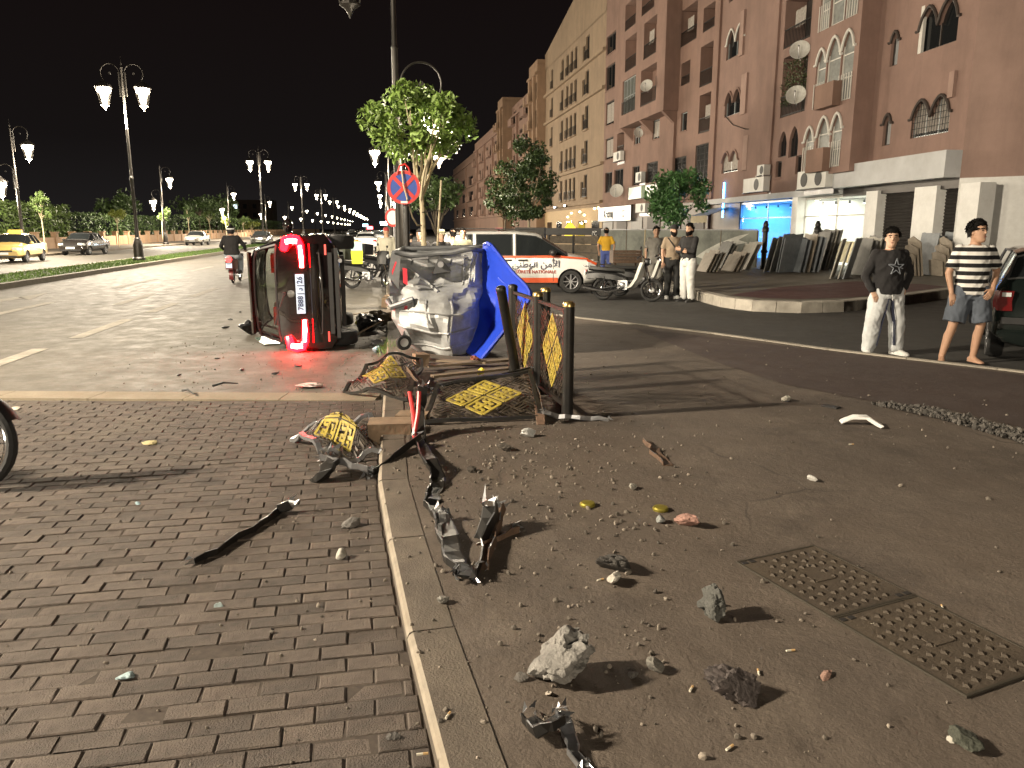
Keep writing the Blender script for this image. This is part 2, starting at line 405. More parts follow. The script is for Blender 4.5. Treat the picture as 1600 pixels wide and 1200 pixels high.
# lane markings, worn
PAINT = mat('road_paint', (.29, .265, .22), .8, var=.3, scale=8, dirt=(.15, .135, .11), dscale=3, damt=1.0)
lm = bpy.data.objects.new('lane_marking', None); COL.objects.link(lm); lm['kind'] = 'structure'
def dash(s0, s1, l, w_=.11):
    a, b, c, d = ST(s0, l-w_), ST(s0, l+w_), ST(s1, l+w_), ST(s1, l-w_)
    MB().add([(p.x, p.y, .005) for p in (a, b, c, d)], [(0, 1, 2, 3)]).build('painted_dash', PAINT, lm, smooth=0)
for s0, s1, l in ((6.6, 11.9, -4.93), (13.0, 15.6, -4.86), (16.8, 18.9, -4.82), (20.5, 23.5, -4.85), (26, 29, -4.85), (32, 35, -4.85), (38, 41, -4.85), (44, 47, -4.85), (50, 53, -4.85), (14.5, 19.5, -7.75), (24, 28, -7.75), (33, 37, -7.75), (42, 46, -7.75), (18.7, 21.6, -6.05)): dash(s0, s1, l)
for poly in ([(28, 464.5), (76, 457), (46, 468.5)], [(0, 467.6), (31, 463.4), (38, 466), (0, 471.5)]):
    q = [G(x, y, .005) for x, y in poly]; MB().add(q, [list(range(len(q)))]).build('painted_arrow', PAINT, lm, smooth=0)

# the island in front of the shops
ISL = [(4.30, 22.0), (4.45, 18.78), (4.62, 16.9), (5.07, 16.05), (5.91, 15.74), (6.94, 15.99), (8.6, 17.2), (10.82, 19.13), (14.6, 22.0), (22, 24)]
isl_in = [(p[0]+dx, p[1]+dy) for p, (dx, dy) in zip(ISL, [(.25, 0), (.25, .02), (.22, .08), (.13, .2), (.0, .26), (-.06, .24), (-.12, .22), (-.14, .2), (-.15, .2), (0, .25)])]
sheet('island', isl_in + [(30, 60), (9.2, 60), (3.1, 32), (3.9, 26)], .21, ISLP)
ik = bpy.data.objects.new('island_kerb', None); COL.objects.link(ik); ik['kind'] = 'structure'
ISK = mat('island_kerb_stone', (.40, .37, .32), .8, var=.25, scale=5, rnd=.12, bump=.2, dirt=(.20, .18, .15), dscale=2, damt=.6)
iks = along(ISL, .5)
for a, b in zip(iks, iks[1:]):
    d = (b-a).normalized(); q = V((-d.y, d.x, 0)); h = .222
    MB().loft([[p+q*x+V((0, 0, z)) for x, z in ((0, -.03), (0.01, h-.02), (.03, h), (.26, h), (.26, -.03))] for p in (a+d*.006, b-d*.006)]).build('kerb_stone', ISK, ik, smooth=0)
sheet('island_bed', [G(x, y, .216) for x, y in ((1140, 461), (1190, 465.5), (1250, 467), (1330, 464.5), (1410, 457), (1480, 448), (1440, 444), (1335, 439.5), (1215, 449))], .216, ISLR)

# the central reservation: two kerbs and turf
med = bpy.data.objects.new('median', None); COL.objects.link(med); med['kind'] = 'structure'
MK = mat('median_kerb', (.20, .18, .14), .8, var=.2)
for l0, l1 in ((-10.95, -10.72), (-13.28, -13.05)):
    MB().loft([[ST(s, l, z) for l, z in ((l0, -.02), (l0, .16), (l1, .16), (l1, -.02))] for s in (-20, 600)]).build('kerb_run', MK, med, smooth=0)
mb = MB(); mb.add([ST(-20, -13.06, .14), ST(-20, -10.94, .14), ST(600, -10.94, .14), ST(600, -13.06, .14)], [(0, 1, 2, 3)])
mb.build('turf_bed', mat('turf_soil', (.06, .085, .02), .9, var=.35, scale=3), med, smooth=0)
GRASS = mat('grass_blade', (.085, .15, .025), .6, var=.3, scale=2, island=.35)
mb = MB(); rg = random.Random(3)
for i in range(14000):
    s = 12+rg.random()**1.6*85; l = -13.03+rg.random()*2.06; h = rg.uniform(.04, .10); a = rg.random()*6.28; p = ST(s, l, .135)
    wd = .012+s*.0004; dx = V((math.cos(a), math.sin(a), 0))
    mb.add([p-dx*wd, p+dx*wd, p+V((rg.uniform(-.03, .03), rg.uniform(-.03, .03), h))], [(0, 1, 2)])
tag(mb.build('grass', GRASS, smooth=0), 'short green grass growing along the central reservation', 'grass', kind='stuff')
# far pavement with wall
mb = MB(); mb.loft([[ST(s, l, z) for l, z in ((-21.0, -.03), (-21.0, .13), (-27.5, .13), (-27.5, -.03))] for s in (-20, 600)])
struct(mb, 'far_pavement', ground_mat('far_paving', (.15, .12, .085), (.1, .08, .06), (.2, .17, .12)))
GV = ground_mat('planter_soil', (.06, .055, .048), (.03, .028, .025), (.1, .09, .08))
# little gravel bed at the edge of the pavement
gb = [G(x, y, .103) for x, y in ((1358, 631), (1420, 634), (1490, 646), (1600, 676), (1760, 715), (1760, 738), (1600, 694), (1480, 658))]
sheet('gravel_bed', gb, .108, GV)
def stone_mesh(name, m, seed, r=(1, 1, 1), sub=2, rough=.35, freq=1.6, flat=0):
    b = bmesh.new(); bmesh.ops.create_icosphere(b, subdivisions=sub, radius=1.0)
    off = V((seed*3.1, seed*1.7, seed*.9))
    for v in b.verts:
        d = v.co.normalized(); k = 1+rough*.8*noise.fractal(d*freq+off, .8, 2.1, 3)+rough*.35*noise.noise(d*4.5+off)+rough*.12*noise.noise(d*11+off)
        q = d*k
        for c in range(7):                                   # chop planes give broken facets
            nn = noise.random_unit_vector() if False else V((math.sin(seed*5.1+c*2.3), math.cos(seed*3.7+c*1.9), math.sin(seed*2.2+c*4.1))).normalized()
            lim = .66+.14*math.sin(seed+c*1.3); t = q.dot(nn)
            if t > lim: q -= nn*(t-lim)*.8
        v.co = V((q.x*r[0], q.y*r[1], q.z*r[2]))
    zmin = min(v.co.z for v in b.verts)
    for v in b.verts: v.co.z = (v.co.z-zmin)*.92-.1*(-zmin)
    me = bpy.data.meshes.new(name); b.to_mesh(me); b.free(); me.materials.append(m); me.update(); return me
STONE = mat('gravel_stone', (.075, .068, .06), .85, var=.3, scale=20, island=.5)
def scatter_stones(name, n, place, rmin, rmax, m, label, seed):
    rg = random.Random(seed); mb = MB()
    ico = bmesh.new(); bmesh.ops.create_icosphere(ico, subdivisions=1, radius=1); iv = [v.co.copy() for v in ico.verts]; ifc = [[v.index for v in f.verts] for f in ico.faces]; ico.free()
    for i in range(n):
        p = place(rg); r = rmin+(rmax-rmin)*rg.random()**3
        if p is None: continue
        E_ = Euler((rg.random()*6, rg.random()*6, rg.random()*6)).to_matrix(); sx_, sy_, sz_ = rg.uniform(.7, 1.3), rg.uniform(.6, 1.1), rg.uniform(.45, .8)
        mb.add([V(p)+V((0, 0, r*.35))+E_ @ V((q.x*r*sx_*rg.uniform(.8, 1.2), q.y*r*sy_, q.z*r*sz_)) for q in iv], ifc)
    return tag(mb.build(name, m, smooth=0), label, 'gravel', kind='stuff')
def in_poly(x, y, poly):
    c = False
    for i in range(len(poly)):
        a, b = poly[i], poly[i-1]
        if (a[1] > y) != (b[1] > y) and x < (b[0]-a[0])*(y-a[1])/(b[1]-a[1])+a[0]: c = not c
    return c
def gp(rg):
    for _ in range(30):
        x, y = rg.uniform(3, 6), rg.uniform(4.6, 7.2)
        if in_poly(x, y, gb): return (x, y, .108)
scatter_stones('bed_gravel', 1100, gp, .012, .034, STONE, 'loose dark gravel filling the narrow bed beside the red path', 5)
# ================================================================ STREET LAMPS
def lantern(parent, x, z, lit=True, near=True, side=1):
    # a hanging lantern: crown, six-sided glass body, light unit
    fr = MB().lathe([(.03, z+.34), (.05, z+.30), (.10, z+.27), (.20, z+.20), (.23, z+.14), (.21, z+.12)], 10, Matrix.Translation((x, 0, 0)))
    for k in range(6):
        a = k*math.pi/3; fr.bar((x+.2*math.cos(a), .2*math.sin(a), z+.13), (x+.11*math.cos(a), .11*math.sin(a), z-.30), .016, .016)
    fr.lathe([(.115, z-.29), (.12, z-.32), (.05, z-.37), (.02, z-.42), (.006, z-.46)], 8, Matrix.Translation((x, 0, 0)))
    S_ = Matrix.Translation((x, 0, z+.3)) @ Matrix.Scale(1.75, 4) @ Matrix.Translation((-x, 0, -z-.3)); sc_ = lambda p: S_ @ p
    l = fr.xf(sc_).build('lantern', IRON, parent, smooth=30)
    if lit:
        MB().lathe([(.17, z+.12), (.185, z+.04), (.12, z-.02)], 10, Matrix.Translation((x, 0, 0))).xf(sc_).build('light_unit', LAMPG if near else LAMPD, l)
        MB().lathe([(.10, z-.04), (.075, z-.2), (.05, z-.28)], 8, Matrix.Translation((x, 0, 0))).xf(sc_).build('diffuser', LDIF, l)
    else:
        MB().lathe([(.17, z+.12), (.185, z+.04), (.12, z-.02)], 10, Matrix.Translation((x, 0, 0))).xf(sc_).build('light_unit', mat('unlit_lens', (.5, .52, .55), .3, var=0), l)
    return l
def scroll_arm(parent, side, z, R0=.42, reach=.95):
    # the round scroll: a ring sitting against the mast that carries the lantern at its outer end
    mb = MB(); cx = side*(.10+R0*1.02)
    pts = []
    for k in range(0, 23):
        a = math.pi*(1.05 - k/22*1.25) if side > 0 else math.pi*(-.05+k/22*1.25)
        pts.append((cx+R0*math.cos(a), 0, z+R0*math.sin(a)))
    mb.tube(pts, .022, 6)
    mb.tube([pts[0], (side*.07, 0, z-.55), (side*.05, 0, z-1.0)], .02, 6)
    ex, _, ez = pts[-1]
    mb.tube([pts[-1], (ex, 0, ez-.16)], .018, 6)
    mb.bar((side*.14, 0, z-1.05), (side*.14, 0, z+.05), .05, .05)
    mb.lathe([(.001, -.012), (.055, -.012), (.055, .012), (.001, .012)], 10, Matrix.Translation((cx, 0, z)) @ Matrix.Rotation(math.pi/2, 4, 'X'))
    mb.build('scroll_arm', IRON, parent)
    return ex, ez-.42
def street_lamp(loc, rz, kind, label, H=9.3, near=True, lit=True, power=1.0, group=None, glow=True, low=2.75):
    t = thing('street_lamp', label, 'street lamp', loc, rz, group)
    mb = MB().lathe([(.30, 0), (.30, .12), (.24, .18), (.23, .75), (.19, .95), (.15, 1.0), (.15, 1.08), (.105, 1.12), (.095, 1.6)], 12)
    mb.build('pedestal', IRON, t)
    MB().lathe([(.085, 1.5), (.085, 3.9), (.10, 3.92), (.10, 4.0), (.07, 4.03), (.062, 6.2 if H > 8.5 else 5.2), (.075, (6.2 if H > 8.5 else 5.2)+.03), (.052, (6.2 if H > 8.5 else 5.2)+.08), (.045, H-.35), (.07, H-.3), (.02, H-.2), (.045, H-.12), (.012, H-.02), (.004, H+.25)], 10).build('mast', IRON, t)
    heads = []
    if kind == 'double':
        for sd in (-1, 1): heads.append((*scroll_arm(t, sd, H-.55), lit, power))
    else:                                                    # kind = +1 / -1: high lantern to that side, low one to the other
        heads.append((*scroll_arm(t, kind, H-.55), lit, power)); heads.append((*scroll_arm(t, -kind, H-low), lit if kind > 0 else True, power*.45))
    for x, z, on, pw in heads:
        l = lantern(t, x, z, on, near)
        if on and glow:
            ld = bpy.data.lights.new('lantern_glow', 'POINT'); ld.energy = LAMP_W*pw; ld.color = LAMP_COL; ld.shadow_soft_size = .24
            lo = bpy.data.objects.new('lantern_glow', ld); COL.objects.link(lo); lo.parent = t; lo.location = (x, 0, z-1.1)
    return t
MED_S = [5.0, 41.0, 82.0, 122.0, 160, 198, 236, 274, 312, 350, 388, 426, 464, 502, 540, 578]
ML = -12.0
names = ['on the central reservation beside the camera, out to the left', 'nearest in view on the grassy reservation, beside the dark sedan', 'second along the central reservation, above the scooter rider', 'third along the central reservation, above the overturned car']
for i, s in enumerate(MED_S):
    lab = 'tall twin lantern street lamp '+names[i] if i < 4 else 'distant twin lantern street lamp on the central reservation, number %s from the camera' % ('fifth sixth seventh eighth ninth tenth eleventh twelfth thirteenth fourteenth fifteenth sixteenth'.split()[i-4])
    lab = lab.replace(', number ', ', ')
    street_lamp(ST(s, ML, .14), -UA*-1, 'double', lab, 9.3, near=i < 2, power=1.85 if i == 0 else 1.0, group='lamps of the central reservation', glow=i < 5)
LFT = [(12, 'far side lamp beyond the left carriageway, outside the left edge'), (52.3, 'single sided street lamp on far pavement behind the yellow taxi'), (84, 'street lamp on the far pavement behind the grey car'), (118, 'far pavement street lamp above the ball tree and scooter rider'), (154, 'far pavement street lamp behind the round clipped bush'), (190, 'distant far pavement street lamp, next beyond the clipped bush'), (226, 'distant far pavement street lamp, third beyond the clipped bush'), (262, 'distant far pavement street lamp, last one made out')]
for i, (s, lab) in enumerate(LFT):
    street_lamp(ST(s, -21.9, .13), UA, 1, lab if 'lamp' in lab else lab, 7.7, near=i < 2, power=.8, group='lamps of the far pavement', glow=i < 5)
RGT = [(52, 'right hand street lamp with lit lantern seen just left of the round sign', True), (86, 'right hand street lamp behind the round sign, second lit one', True), (120, 'right hand street lamp behind the round sign, third lit one', True), (154, 'right hand street lamp behind the round sign, fourth lit one', True)]
for i in range(8): LFT.append((298+36*i, 'faint lamp of the far pavement near the vanishing point, %s of eight' % 'first second third fourth fifth sixth seventh eighth'.split()[i]))
for i, (s, lab) in enumerate(LFT[8:]): street_lamp(ST(s, -21.9, .13), UA, 1, lab, 7.7, near=False, group='lamps of the far pavement', glow=False)
street_lamp(ST(-15, .5, .1), UA, -1, 'right hand street lamp standing behind the camera', 7.7, power=.8, group='lamps of the right pavement')
p = D(617, 100, 16.8)
street_lamp((p.x, 16.8, .1), UA, -1, 'slim street lamp with unlit lantern rising behind the leafy tree', 8.0, lit=False, low=3.45, power=.45, group='lamps of the right pavement')
for s, lab, on in RGT:
    street_lamp(ST(s, .45, .1), UA, -1, lab, 7.7, near=False, power=.8, group='lamps of the right pavement')
# ================================================================ BUILDINGS
def plaster(name, col, **k):
    col = tuple(c*.74 for c in col)
    return mat(name, col, .88, var=.14, scale=.9, bump=.25, bscale=40, dirt=tuple(c*.62 for c in col), dscale=.8, damt=.6, dstretch=(1, 1, .22), **k)
PINK = plaster('pink_plaster', (.345, .222, .182)); PINK2 = plaster('pink_plaster_b', (.325, .205, .163)); PINKD = plaster('pink_plaster_c', (.30, .185, .14))
CREAM = plaster('cream_plaster', (.40, .295, .20)); TAN = plaster('tan_plaster', (.36, .235, .15)); LPINK = plaster('light_pink_plaster', (.45, .305, .255))
BRN = mat('brown_cladding', (.10, .07, .052), .5, var=.2, scale=2); WTR = mat('window_trim', (.62, .60, .56), .6, var=.08)
DFR = mat('dark_frame', (.045, .033, .028), .6, var=.2); WALM = mat('aluminium_frame', (.42, .45, .46), .4, .5, var=.1)
RAIL = mat('railing_iron', (.02, .018, .017), .5, .4, var=.1); CURT = mat('curtain_cloth', (.33, .30, .27), .9, var=.25, scale=9)
GREYP = mat('grey_fascia', (.52, .53, .54), .7, var=.1, scale=1, dirt=(.3, .29, .28), dscale=.6, damt=.4)
SHUT = mat('shutter_steel', (.045, .04, .037), .45, .5, var=.15)
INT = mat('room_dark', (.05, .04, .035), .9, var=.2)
class Fac:
    def __init__(s, O, k, parent, wm, depth=.22):
        s.O = V((O[0], O[1], 0)); s.T = V((-k, 1, 0)).normalized(); s.N = V((s.T.y, -s.T.x, 0)); s.p = parent; s.wm = wm; s.depth = depth
        s.M = Matrix(((s.T.x, -s.N.x, 0, 0), (s.T.y, -s.N.y, 0, 0), (0, 0, 1, 0), (0, 0, 0, 1)))
        s.ops = []
        parent.location = s.O; parent.rotation_euler = s.M.to_euler()
    def at(s, px, py, out=0.0):
        d = ray(px, py); O = s.O - s.N*out; c = V((0, 0, CAM_H)); r = (V((O.x, O.y, 0))-V((0, 0, 0))).dot(s.N)/d.dot(s.N)
        p = c+d*r; return (p-s.O).dot(s.T), p.z
    def rect(s, x0, x1, y0, y1, out=0.0):           # picture corners: columns x0..x1, rows y0 (top)..y1 (bottom)
        ta, _ = s.at(x1, (y0+y1)/2, out); tb, _ = s.at(x0, (y0+y1)/2, out); tm = (x0+x1)/2
        za = s.at(tm, y1, out)[1]; zb = s.at(tm, y0, out)[1]
        return min(ta, tb), max(ta, tb), za, zb
    def wall(s, t0, t1, z0, z1, ops, name='wall', y=0.0, m=None, depth=None, parent=None):
        depth = depth or s.depth; mb = MB()
        ts = sorted({t0, t1, *[v for o in ops for v in (o[0], o[1]) if t0 < v < t1]}); zs = sorted({z0, z1, *[v for o in ops for v in (o[2], o[3]) if z0 < v < z1]})
        for a, b in zip(ts, ts[1:]):
            for c, d in zip(zs, zs[1:]):
                mt, mz = (a+b)/2, (c+d)/2
                if any(o[0] < mt < o[1] and o[2] < mz < o[3] for o in ops): continue
                mb.add([(a, y, c), (b, y, c), (b, y, d), (a, y, d)], [(0, 1, 2, 3)])
        for o in ops:
            a, b, c, d = o[:4]; dp = depth if len(o) < 6 else o[5]
            mb.add([(a, y, c), (b, y, c), (b, y-dp, c), (a, y-dp, c)], [(0, 1, 2, 3)]); mb.add([(a, y, d), (b, y, d), (b, y-dp, d), (a, y-dp, d)], [(3, 2, 1, 0)])
            mb.add([(a, y, c), (a, y, d), (a, y-dp, d), (a, y-dp, c)], [(0, 1, 2, 3)]); mb.add([(b, y, c), (b, y, d), (b, y-dp, d), (b, y-dp, c)], [(3, 2, 1, 0)])
            if len(o) > 4 and o[4]: s.spandrel(mb, a, b, c, d, y, o[4])
        return mb.build(name, m or s.wm, parent or s.p, smooth=0)
    def spandrel(s, mb, a, b, c, d, y, n):
        wd = (b-a)/n
        for k in range(n):
            x0 = a+k*wd; zs_ = d-min((d-c)*.5, wd*.75); pts = []
            for i in range(11):
                u = i/10*2-1; hgt = (1-abs(u)**1.7)**.75; pts.append((x0+wd*i/10, zs_+(d-.02-zs_)*hgt))
            for (xa, za), (xb, zb) in zip(pts, pts[1:]):
                mb.add([(xa, y, za), (xb, y, zb), (xb, y, d), (xa, y, d)], [(0, 1, 2, 3)])
                mb.add([(xa, y, za), (xb, y, zb), (xb, y-.2, zb), (xa, y-.2, za)], [(0, 1, 2, 3)])
    def window(s, o, y=0.0, fm=None, mull=1, rows=0, pane=None, trim=False, grille=False, curtain=False, dp=.14, name='window', sill=True):
        a, b, c, d = o[:4]; yy = y-dp; f = .05; fm = fm or DFR; mb = MB()
        for x0, x1, z0, z1 in ((a, a+f, c, d), (b-f, b, c, d), (a+f, b-f, c, c+f), (a+f, b-f, d-f, d)): mb.bx(x0, x1, yy-.03, yy+.03, z0, z1)
        for k in range(mull):
            x = a+(b-a)*(k+1)/(mull+1); mb.bx(x-.022, x+.022, yy-.025, yy+.025, c+f, d-f)
        for k in range(rows):
            z = c+(d-c)*(k+1)/(rows+1); mb.bx(a+f, b-f, yy-.02, yy+.02, z-.02, z+.02)
        w_ = mb.build(name, fm, s.p, smooth=0)
        MB().add([(a, yy-.01, c), (b, yy-.01, c), (b, yy-.01, d), (a, yy-.01, d)], [(0, 1, 2, 3)]).build('pane', pane or GLASSD, w_, smooth=0)
        if curtain:
            n = 14; MB().grid(lambda u, v: (a+f+(b-a-2*f)*u, yy+.012+.012*math.sin(u*40), c+(d-c)*(.12+.8*v)), n*3, 1).build('curtain', CURT, w_)
        if grille:
            g = MB(); n = max(3, int((b-a)/.13))
            for k in range(n+1): x = a+(b-a)*k/n; g.bx(x-.009, x+.009, y-.05, y-.035, c, d)
            for k in range(6): z = c+(d-c)*(k+.5)/6; g.bx(a, b, y-.056, y-.05, z-.009, z+.009)
            g.build('grille', RAIL, w_, smooth=0)
        if sill and not trim: MB().bx(a-.06, b+.06, y+.002, y+.07, c-.07, c-.003).build('sill', s.wm, w_, smooth=0)
        return w_
    def arch_trim(s, o, y, n, wd=.09, m=None):
        a, b, c, d = o[:4]; mb = MB(); w1 = (b-a)/n
        for k in range(n):
            x0 = a+k*w1; zs_ = d-min((d-c)*.5, w1*.75); pts = [(x0-(.02 if k else .12), zs_)]
            for i in range(11):
                u = i/10*2-1; pts.append((x0+w1*i/10, zs_+(d-.02-zs_)*(1-abs(u)**1.7)**.75))
            pts.append((x0+w1+(.02 if k < n-1 else .12), zs_))
            mb.tube([(x, y+.03, z+.03) for x, z in pts], .055, 6)
        return mb.build('arch_moulding', m or WTR, s.p)
    def railing(s, a, b, y, z, h=.95, n=None, m=None, solid=False):
        mb = MB(); mb.bx(a, b, y-.02, y+.02, z+h-.04, z+h); mb.bx(a, b, y-.015, y+.015, z+.06, z+.09)
        n = n or max(4, int((b-a)/.14))
        for k in range(n+1): x = a+(b-a)*k/n; mb.bx(x-.01, x+.01, y-.01, y+.01, z, z+h-.03)
        if solid: mb.bx(a, b, y-.03, y-.025, z, z+h*.8)
        return mb.build('railing', m or RAIL, s.p, smooth=0)
    def loggia(s, o, y=0.0, dp=1.0, rail=True, stuff=0, m=None):     # open recessed balcony with a door at its back
        a, b, c, d = o[:4]; mb = MB(); mb.add([(a, y-dp, c), (b, y-dp, c), (b, y-dp, d), (a, y-dp, d)], [(0, 1, 2, 3)])
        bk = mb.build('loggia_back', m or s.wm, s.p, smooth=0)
        q = MB(); x0, x1 = a+(b-a)*.2, a+(b-a)*.75; q.bx(x0, x1, y-dp+.01, y-dp+.05, c+.02, c+(d-c)*.82); q.build('door_leaf', DFR, bk, smooth=0)
        if rail: s.railing(a, b, y-.05, c, min(.95, (d-c)*.4))
        if stuff:                                                     # things hung or stored there are too small to tell apart: drying cloth
            MB().grid(lambda u, v: (a+(b-a)*(.3+.4*u), y-.12+.03*math.sin(u*18), c+(d-c)*(.35+.35*v)), 16, 3).build('hung_cloth', CURT, s.p)
    def shell(s, t0, t1, z1, deep=12., z0=0.0, y=0.0, m=None, roof=True, name='side_walls'):
        mb = MB(); b = -deep
        mb.add([(t0, y, z0), (t0, b, z0), (t0, b, z1), (t0, y, z1)], [(0, 1, 2, 3)]); mb.add([(t1, y, z0), (t1, b, z0), (t1, b, z1), (t1, y, z1)], [(3, 2, 1, 0)])
        mb.add([(t0, b, z0), (t1, b, z0), (t1, b, z1), (t0, b, z1)], [(0, 1, 2, 3)])
        mb.build(name, m or s.wm, s.p, smooth=0)
        if roof:
            q = MB().bx(t0, t1, b, y, z1-.06, z1-.02)
            for x0, x1, y0, y1 in ((t0, t1, y-.18, y), (t0, t1, b, b+.18), (t0, t0+.18, b+.18, y-.18), (t1-.18, t1, b+.18, y-.18)): q.bx(x0, x1, y0, y1, z1-.02, z1+.45)
            q.build('roof', m or s.wm, s.p, smooth=0)
    def band(s, t0, t1, z, h=.22, out=.12, m=None, name='cornice'): return MB().bx(t0, t1, .003, out, z, z+h).build(name, m or s.wm, s.p, smooth=0)
def dish(loc, face, r, label, tilt=.35, m=None):
    t = thing('satellite_dish', label, 'satellite dish', loc, (R(90)-tilt, 0, face), 'satellite dishes on the facades')
    prof = [(r*k/8, .28*r*(k/8)**2) for k in range(1, 9)]
    MB().lathe([(.001, 0)]+prof+[(r, .28*r+.015)]+[(q, z+.015) for q, z in prof[::-1]], 20, cap=False).build('reflector', m or mat('dish_white', (.62, .62, .58), .5, var=.15, scale=4, dirt=(.3, .27, .22), dscale=3, damt=.5), t)
    MB().tube([(0, -r*.95, .25*r), (0, -r*.6, .75*r), (0, -.02, .95*r)], .015, 6).lathe([(.03, .88*r), (.04, .95*r), (.03, 1.05*r)], 8).build('feed_arm', STEEL, t)
    MB().tube([(0, 0, -.01), (0, .05, -.2), (0, -.25, -.32)], .02, 6).build('bracket', STEEL, t)
    return t
def aircon(fac, o, label, fans=1):
    a, b, c, d = o; w_ = b-a; y = .05; M = fac.p.matrix_basis if False else None
    loc = fac.O + fac.T*((a+b)/2) - fac.N*.02; t = thing('air_conditioner', label, 'air conditioner', (loc.x, loc.y, c), fac.M.to_euler(), 'air conditioners on the facades')
    h = d-c
    MB().bx(-w_/2, w_/2, .06, .38, 0, h).build('casing', mat('aircon_casing', (.6, .6, .57), .5, var=.1, dirt=(.35, .33, .29), dscale=3, damt=.4), t, smooth=0)
    for k in range(fans):
        cx = (-w_/2+w_*(k+.5)/fans) if fans > 1 else -w_*.16; rr = min(h*.40, w_/fans*.38)
        MB().lathe([(.01, .0), (rr, .0), (rr, .01), (.01, .012)], 16, Matrix.Translation((cx, .383, h*.5)) @ Matrix.Rotation(-math.pi/2, 4, 'X')).build('fan_guard', mat('fan_dark', (.05, .05, .05), .6), t)
    MB().bx(-w_/2-.03, -w_/2+.03, 0, .42, -.05, -.005).bx(w_/2-.03, w_/2+.03, 0, .42, -.05, -.005).bx(-w_/2-.03, w_/2+.03, .0, .03, -.25, -.051).build('bracket', STEEL, t, smooth=0)
    return t

# ---- the near pink building over the shops
kN = .1144; O1 = (16.9-kN*24.9, 24.9)
B1 = thing('apartment_building', 'pink apartment block with white arched windows over the lit shops', 'building')
f1 = Fac(O1, kN, B1, PINK)
L1 = f1.at(1110, 250)[0]; Z1 = 3.35; ZT = 16.5
dbl = [f1.rect(1128, 1153, 236, 269), f1.rect(1133, 1158, 141, 179), f1.rect(1136, 1163, 42, 87)]
nar = [f1.rect(1392, 1404, 50, 102), f1.rect(1380, 1392, 179, 227)]
big = [f1.rect(1437, 1497, 4, 73), f1.rect(1425, 1484, 153, 211)]
rec = [f1.rect(1222, 1260, 84, 178), f1.rect(1227, 1268, -10, 66)]
ptd = [f1.rect(1217, 1229, 205, 245), f1.rect(1233, 1247, 197, 245)]
sml = [f1.rect(1212, 1221, 252, 277), f1.rect(1243, 1252, 243, 272)]
up = []
for t_ in (big[0], nar[0], dbl[2]): up.append((t_[0], t_[1], t_[2]+2.95, t_[3]+2.95))
ops = [(*o, 2) for o in dbl] + [(*o, 1) for o in nar] + [(*o, 2) for o in big] + [(*o, 0, 1.0) for o in rec] + [(*o, 1) for o in ptd] + [(*o, 0) for o in sml] + [(*o, 2 if i != 1 else 1) for i, o in enumerate(up)]
f1.wall(.0, L1, Z1, ZT, ops)
f1.shell(.0, L1, ZT, 13, Z1)
for i, o in enumerate(dbl): f1.window(o, mull=1, fm=WALM, curtain=i == 0, trim=True); f1.arch_trim(o, 0, 2, m=WTR if i == 2 else PINK)
for o in nar: f1.window(o, mull=0, pane=mat('frosted_pane', (.3, .31, .32), .35, var=.1), trim=True); f1.arch_trim(o, 0, 1, m=DFR)
f1.window(big[0], mull=1, trim=True); f1.window(big[1], mull=2, grille=True, fm=WALM, curtain=True, trim=True)
for o in big: f1.arch_trim(o, 0, 2, m=DFR)
MB().bx(big[0][1]-.03, big[0][1]-.2, -.10, .005, big[0][2], big[0][2]+1.5).build('white_jamb', WTR, B1, smooth=0)
for o in ptd: f1.window(o, mull=0, trim=True)
for o in sml: f1.window(o, mull=0)
for i, o in enumerate(up): f1.window(o, trim=True); f1.arch_trim(o, 0, 2 if i != 1 else 1, m=PINK)
for i, o in enumerate(rec): f1.loggia(o, dp=1.0, stuff=i, m=INT)
mb = MB(); rg = random.Random(9); o = rec[0]
for k in range(900):
    x = o[0]+rg.random()*(o[1]-o[0]); z = o[2]+.5+rg.random()**1.2*(o[3]-o[2]-.7); y = -.25+rg.random()*.35; s_ = .06
    dv = V((rg.gauss(0, 1), rg.gauss(0, 1), rg.gauss(0, 1))).normalized()*s_; dw = V((rg.gauss(0, 1), rg.gauss(0, 1), rg.gauss(0, 1))).normalized()*s_*.6
    mb.add([V((x, y, z))-dv, V((x, y, z))+dw, V((x, y, z))+dv, V((x, y, z))-dw], [(0, 1, 2, 3)])
bp = mb.build('balcony_plant', mat('plant_leaf', (.07, .09, .035), .6, var=.3, island=.4), None, smooth=0); bp.location = f1.O; bp.rotation_euler = f1.M.to_euler()
tag(bp, 'dense dark climbing plant filling the balcony between the two white dishes', 'plant')
# pilasters
for x0, x1, out in ((1176, 1212, .10), (1337, 1352, .16)):
    a, b, _, _ = f1.rect(x0, x1, 100, 200); MB().bx(a, b, .003, out, Z1+.003, ZT).build('pilaster', PINK, B1, smooth=0)
for x0, x1, y0, y1 in ((1158, 1164, 18, 86), (1160, 1168, 116, 178), (1163, 1170, 212, 266), (1486, 1494, 112, 152)):
    a, b, c, d = f1.rect(x0, x1, y0, y1); MB().bx(a, b, .003, .10, c, d).build('vertical_fin', LPINK, B1, smooth=0)
for i, (x0, y0, x1, y1) in enumerate(((1128, 236, 1166, 231), (1403, 120, 1490, 113))): pass
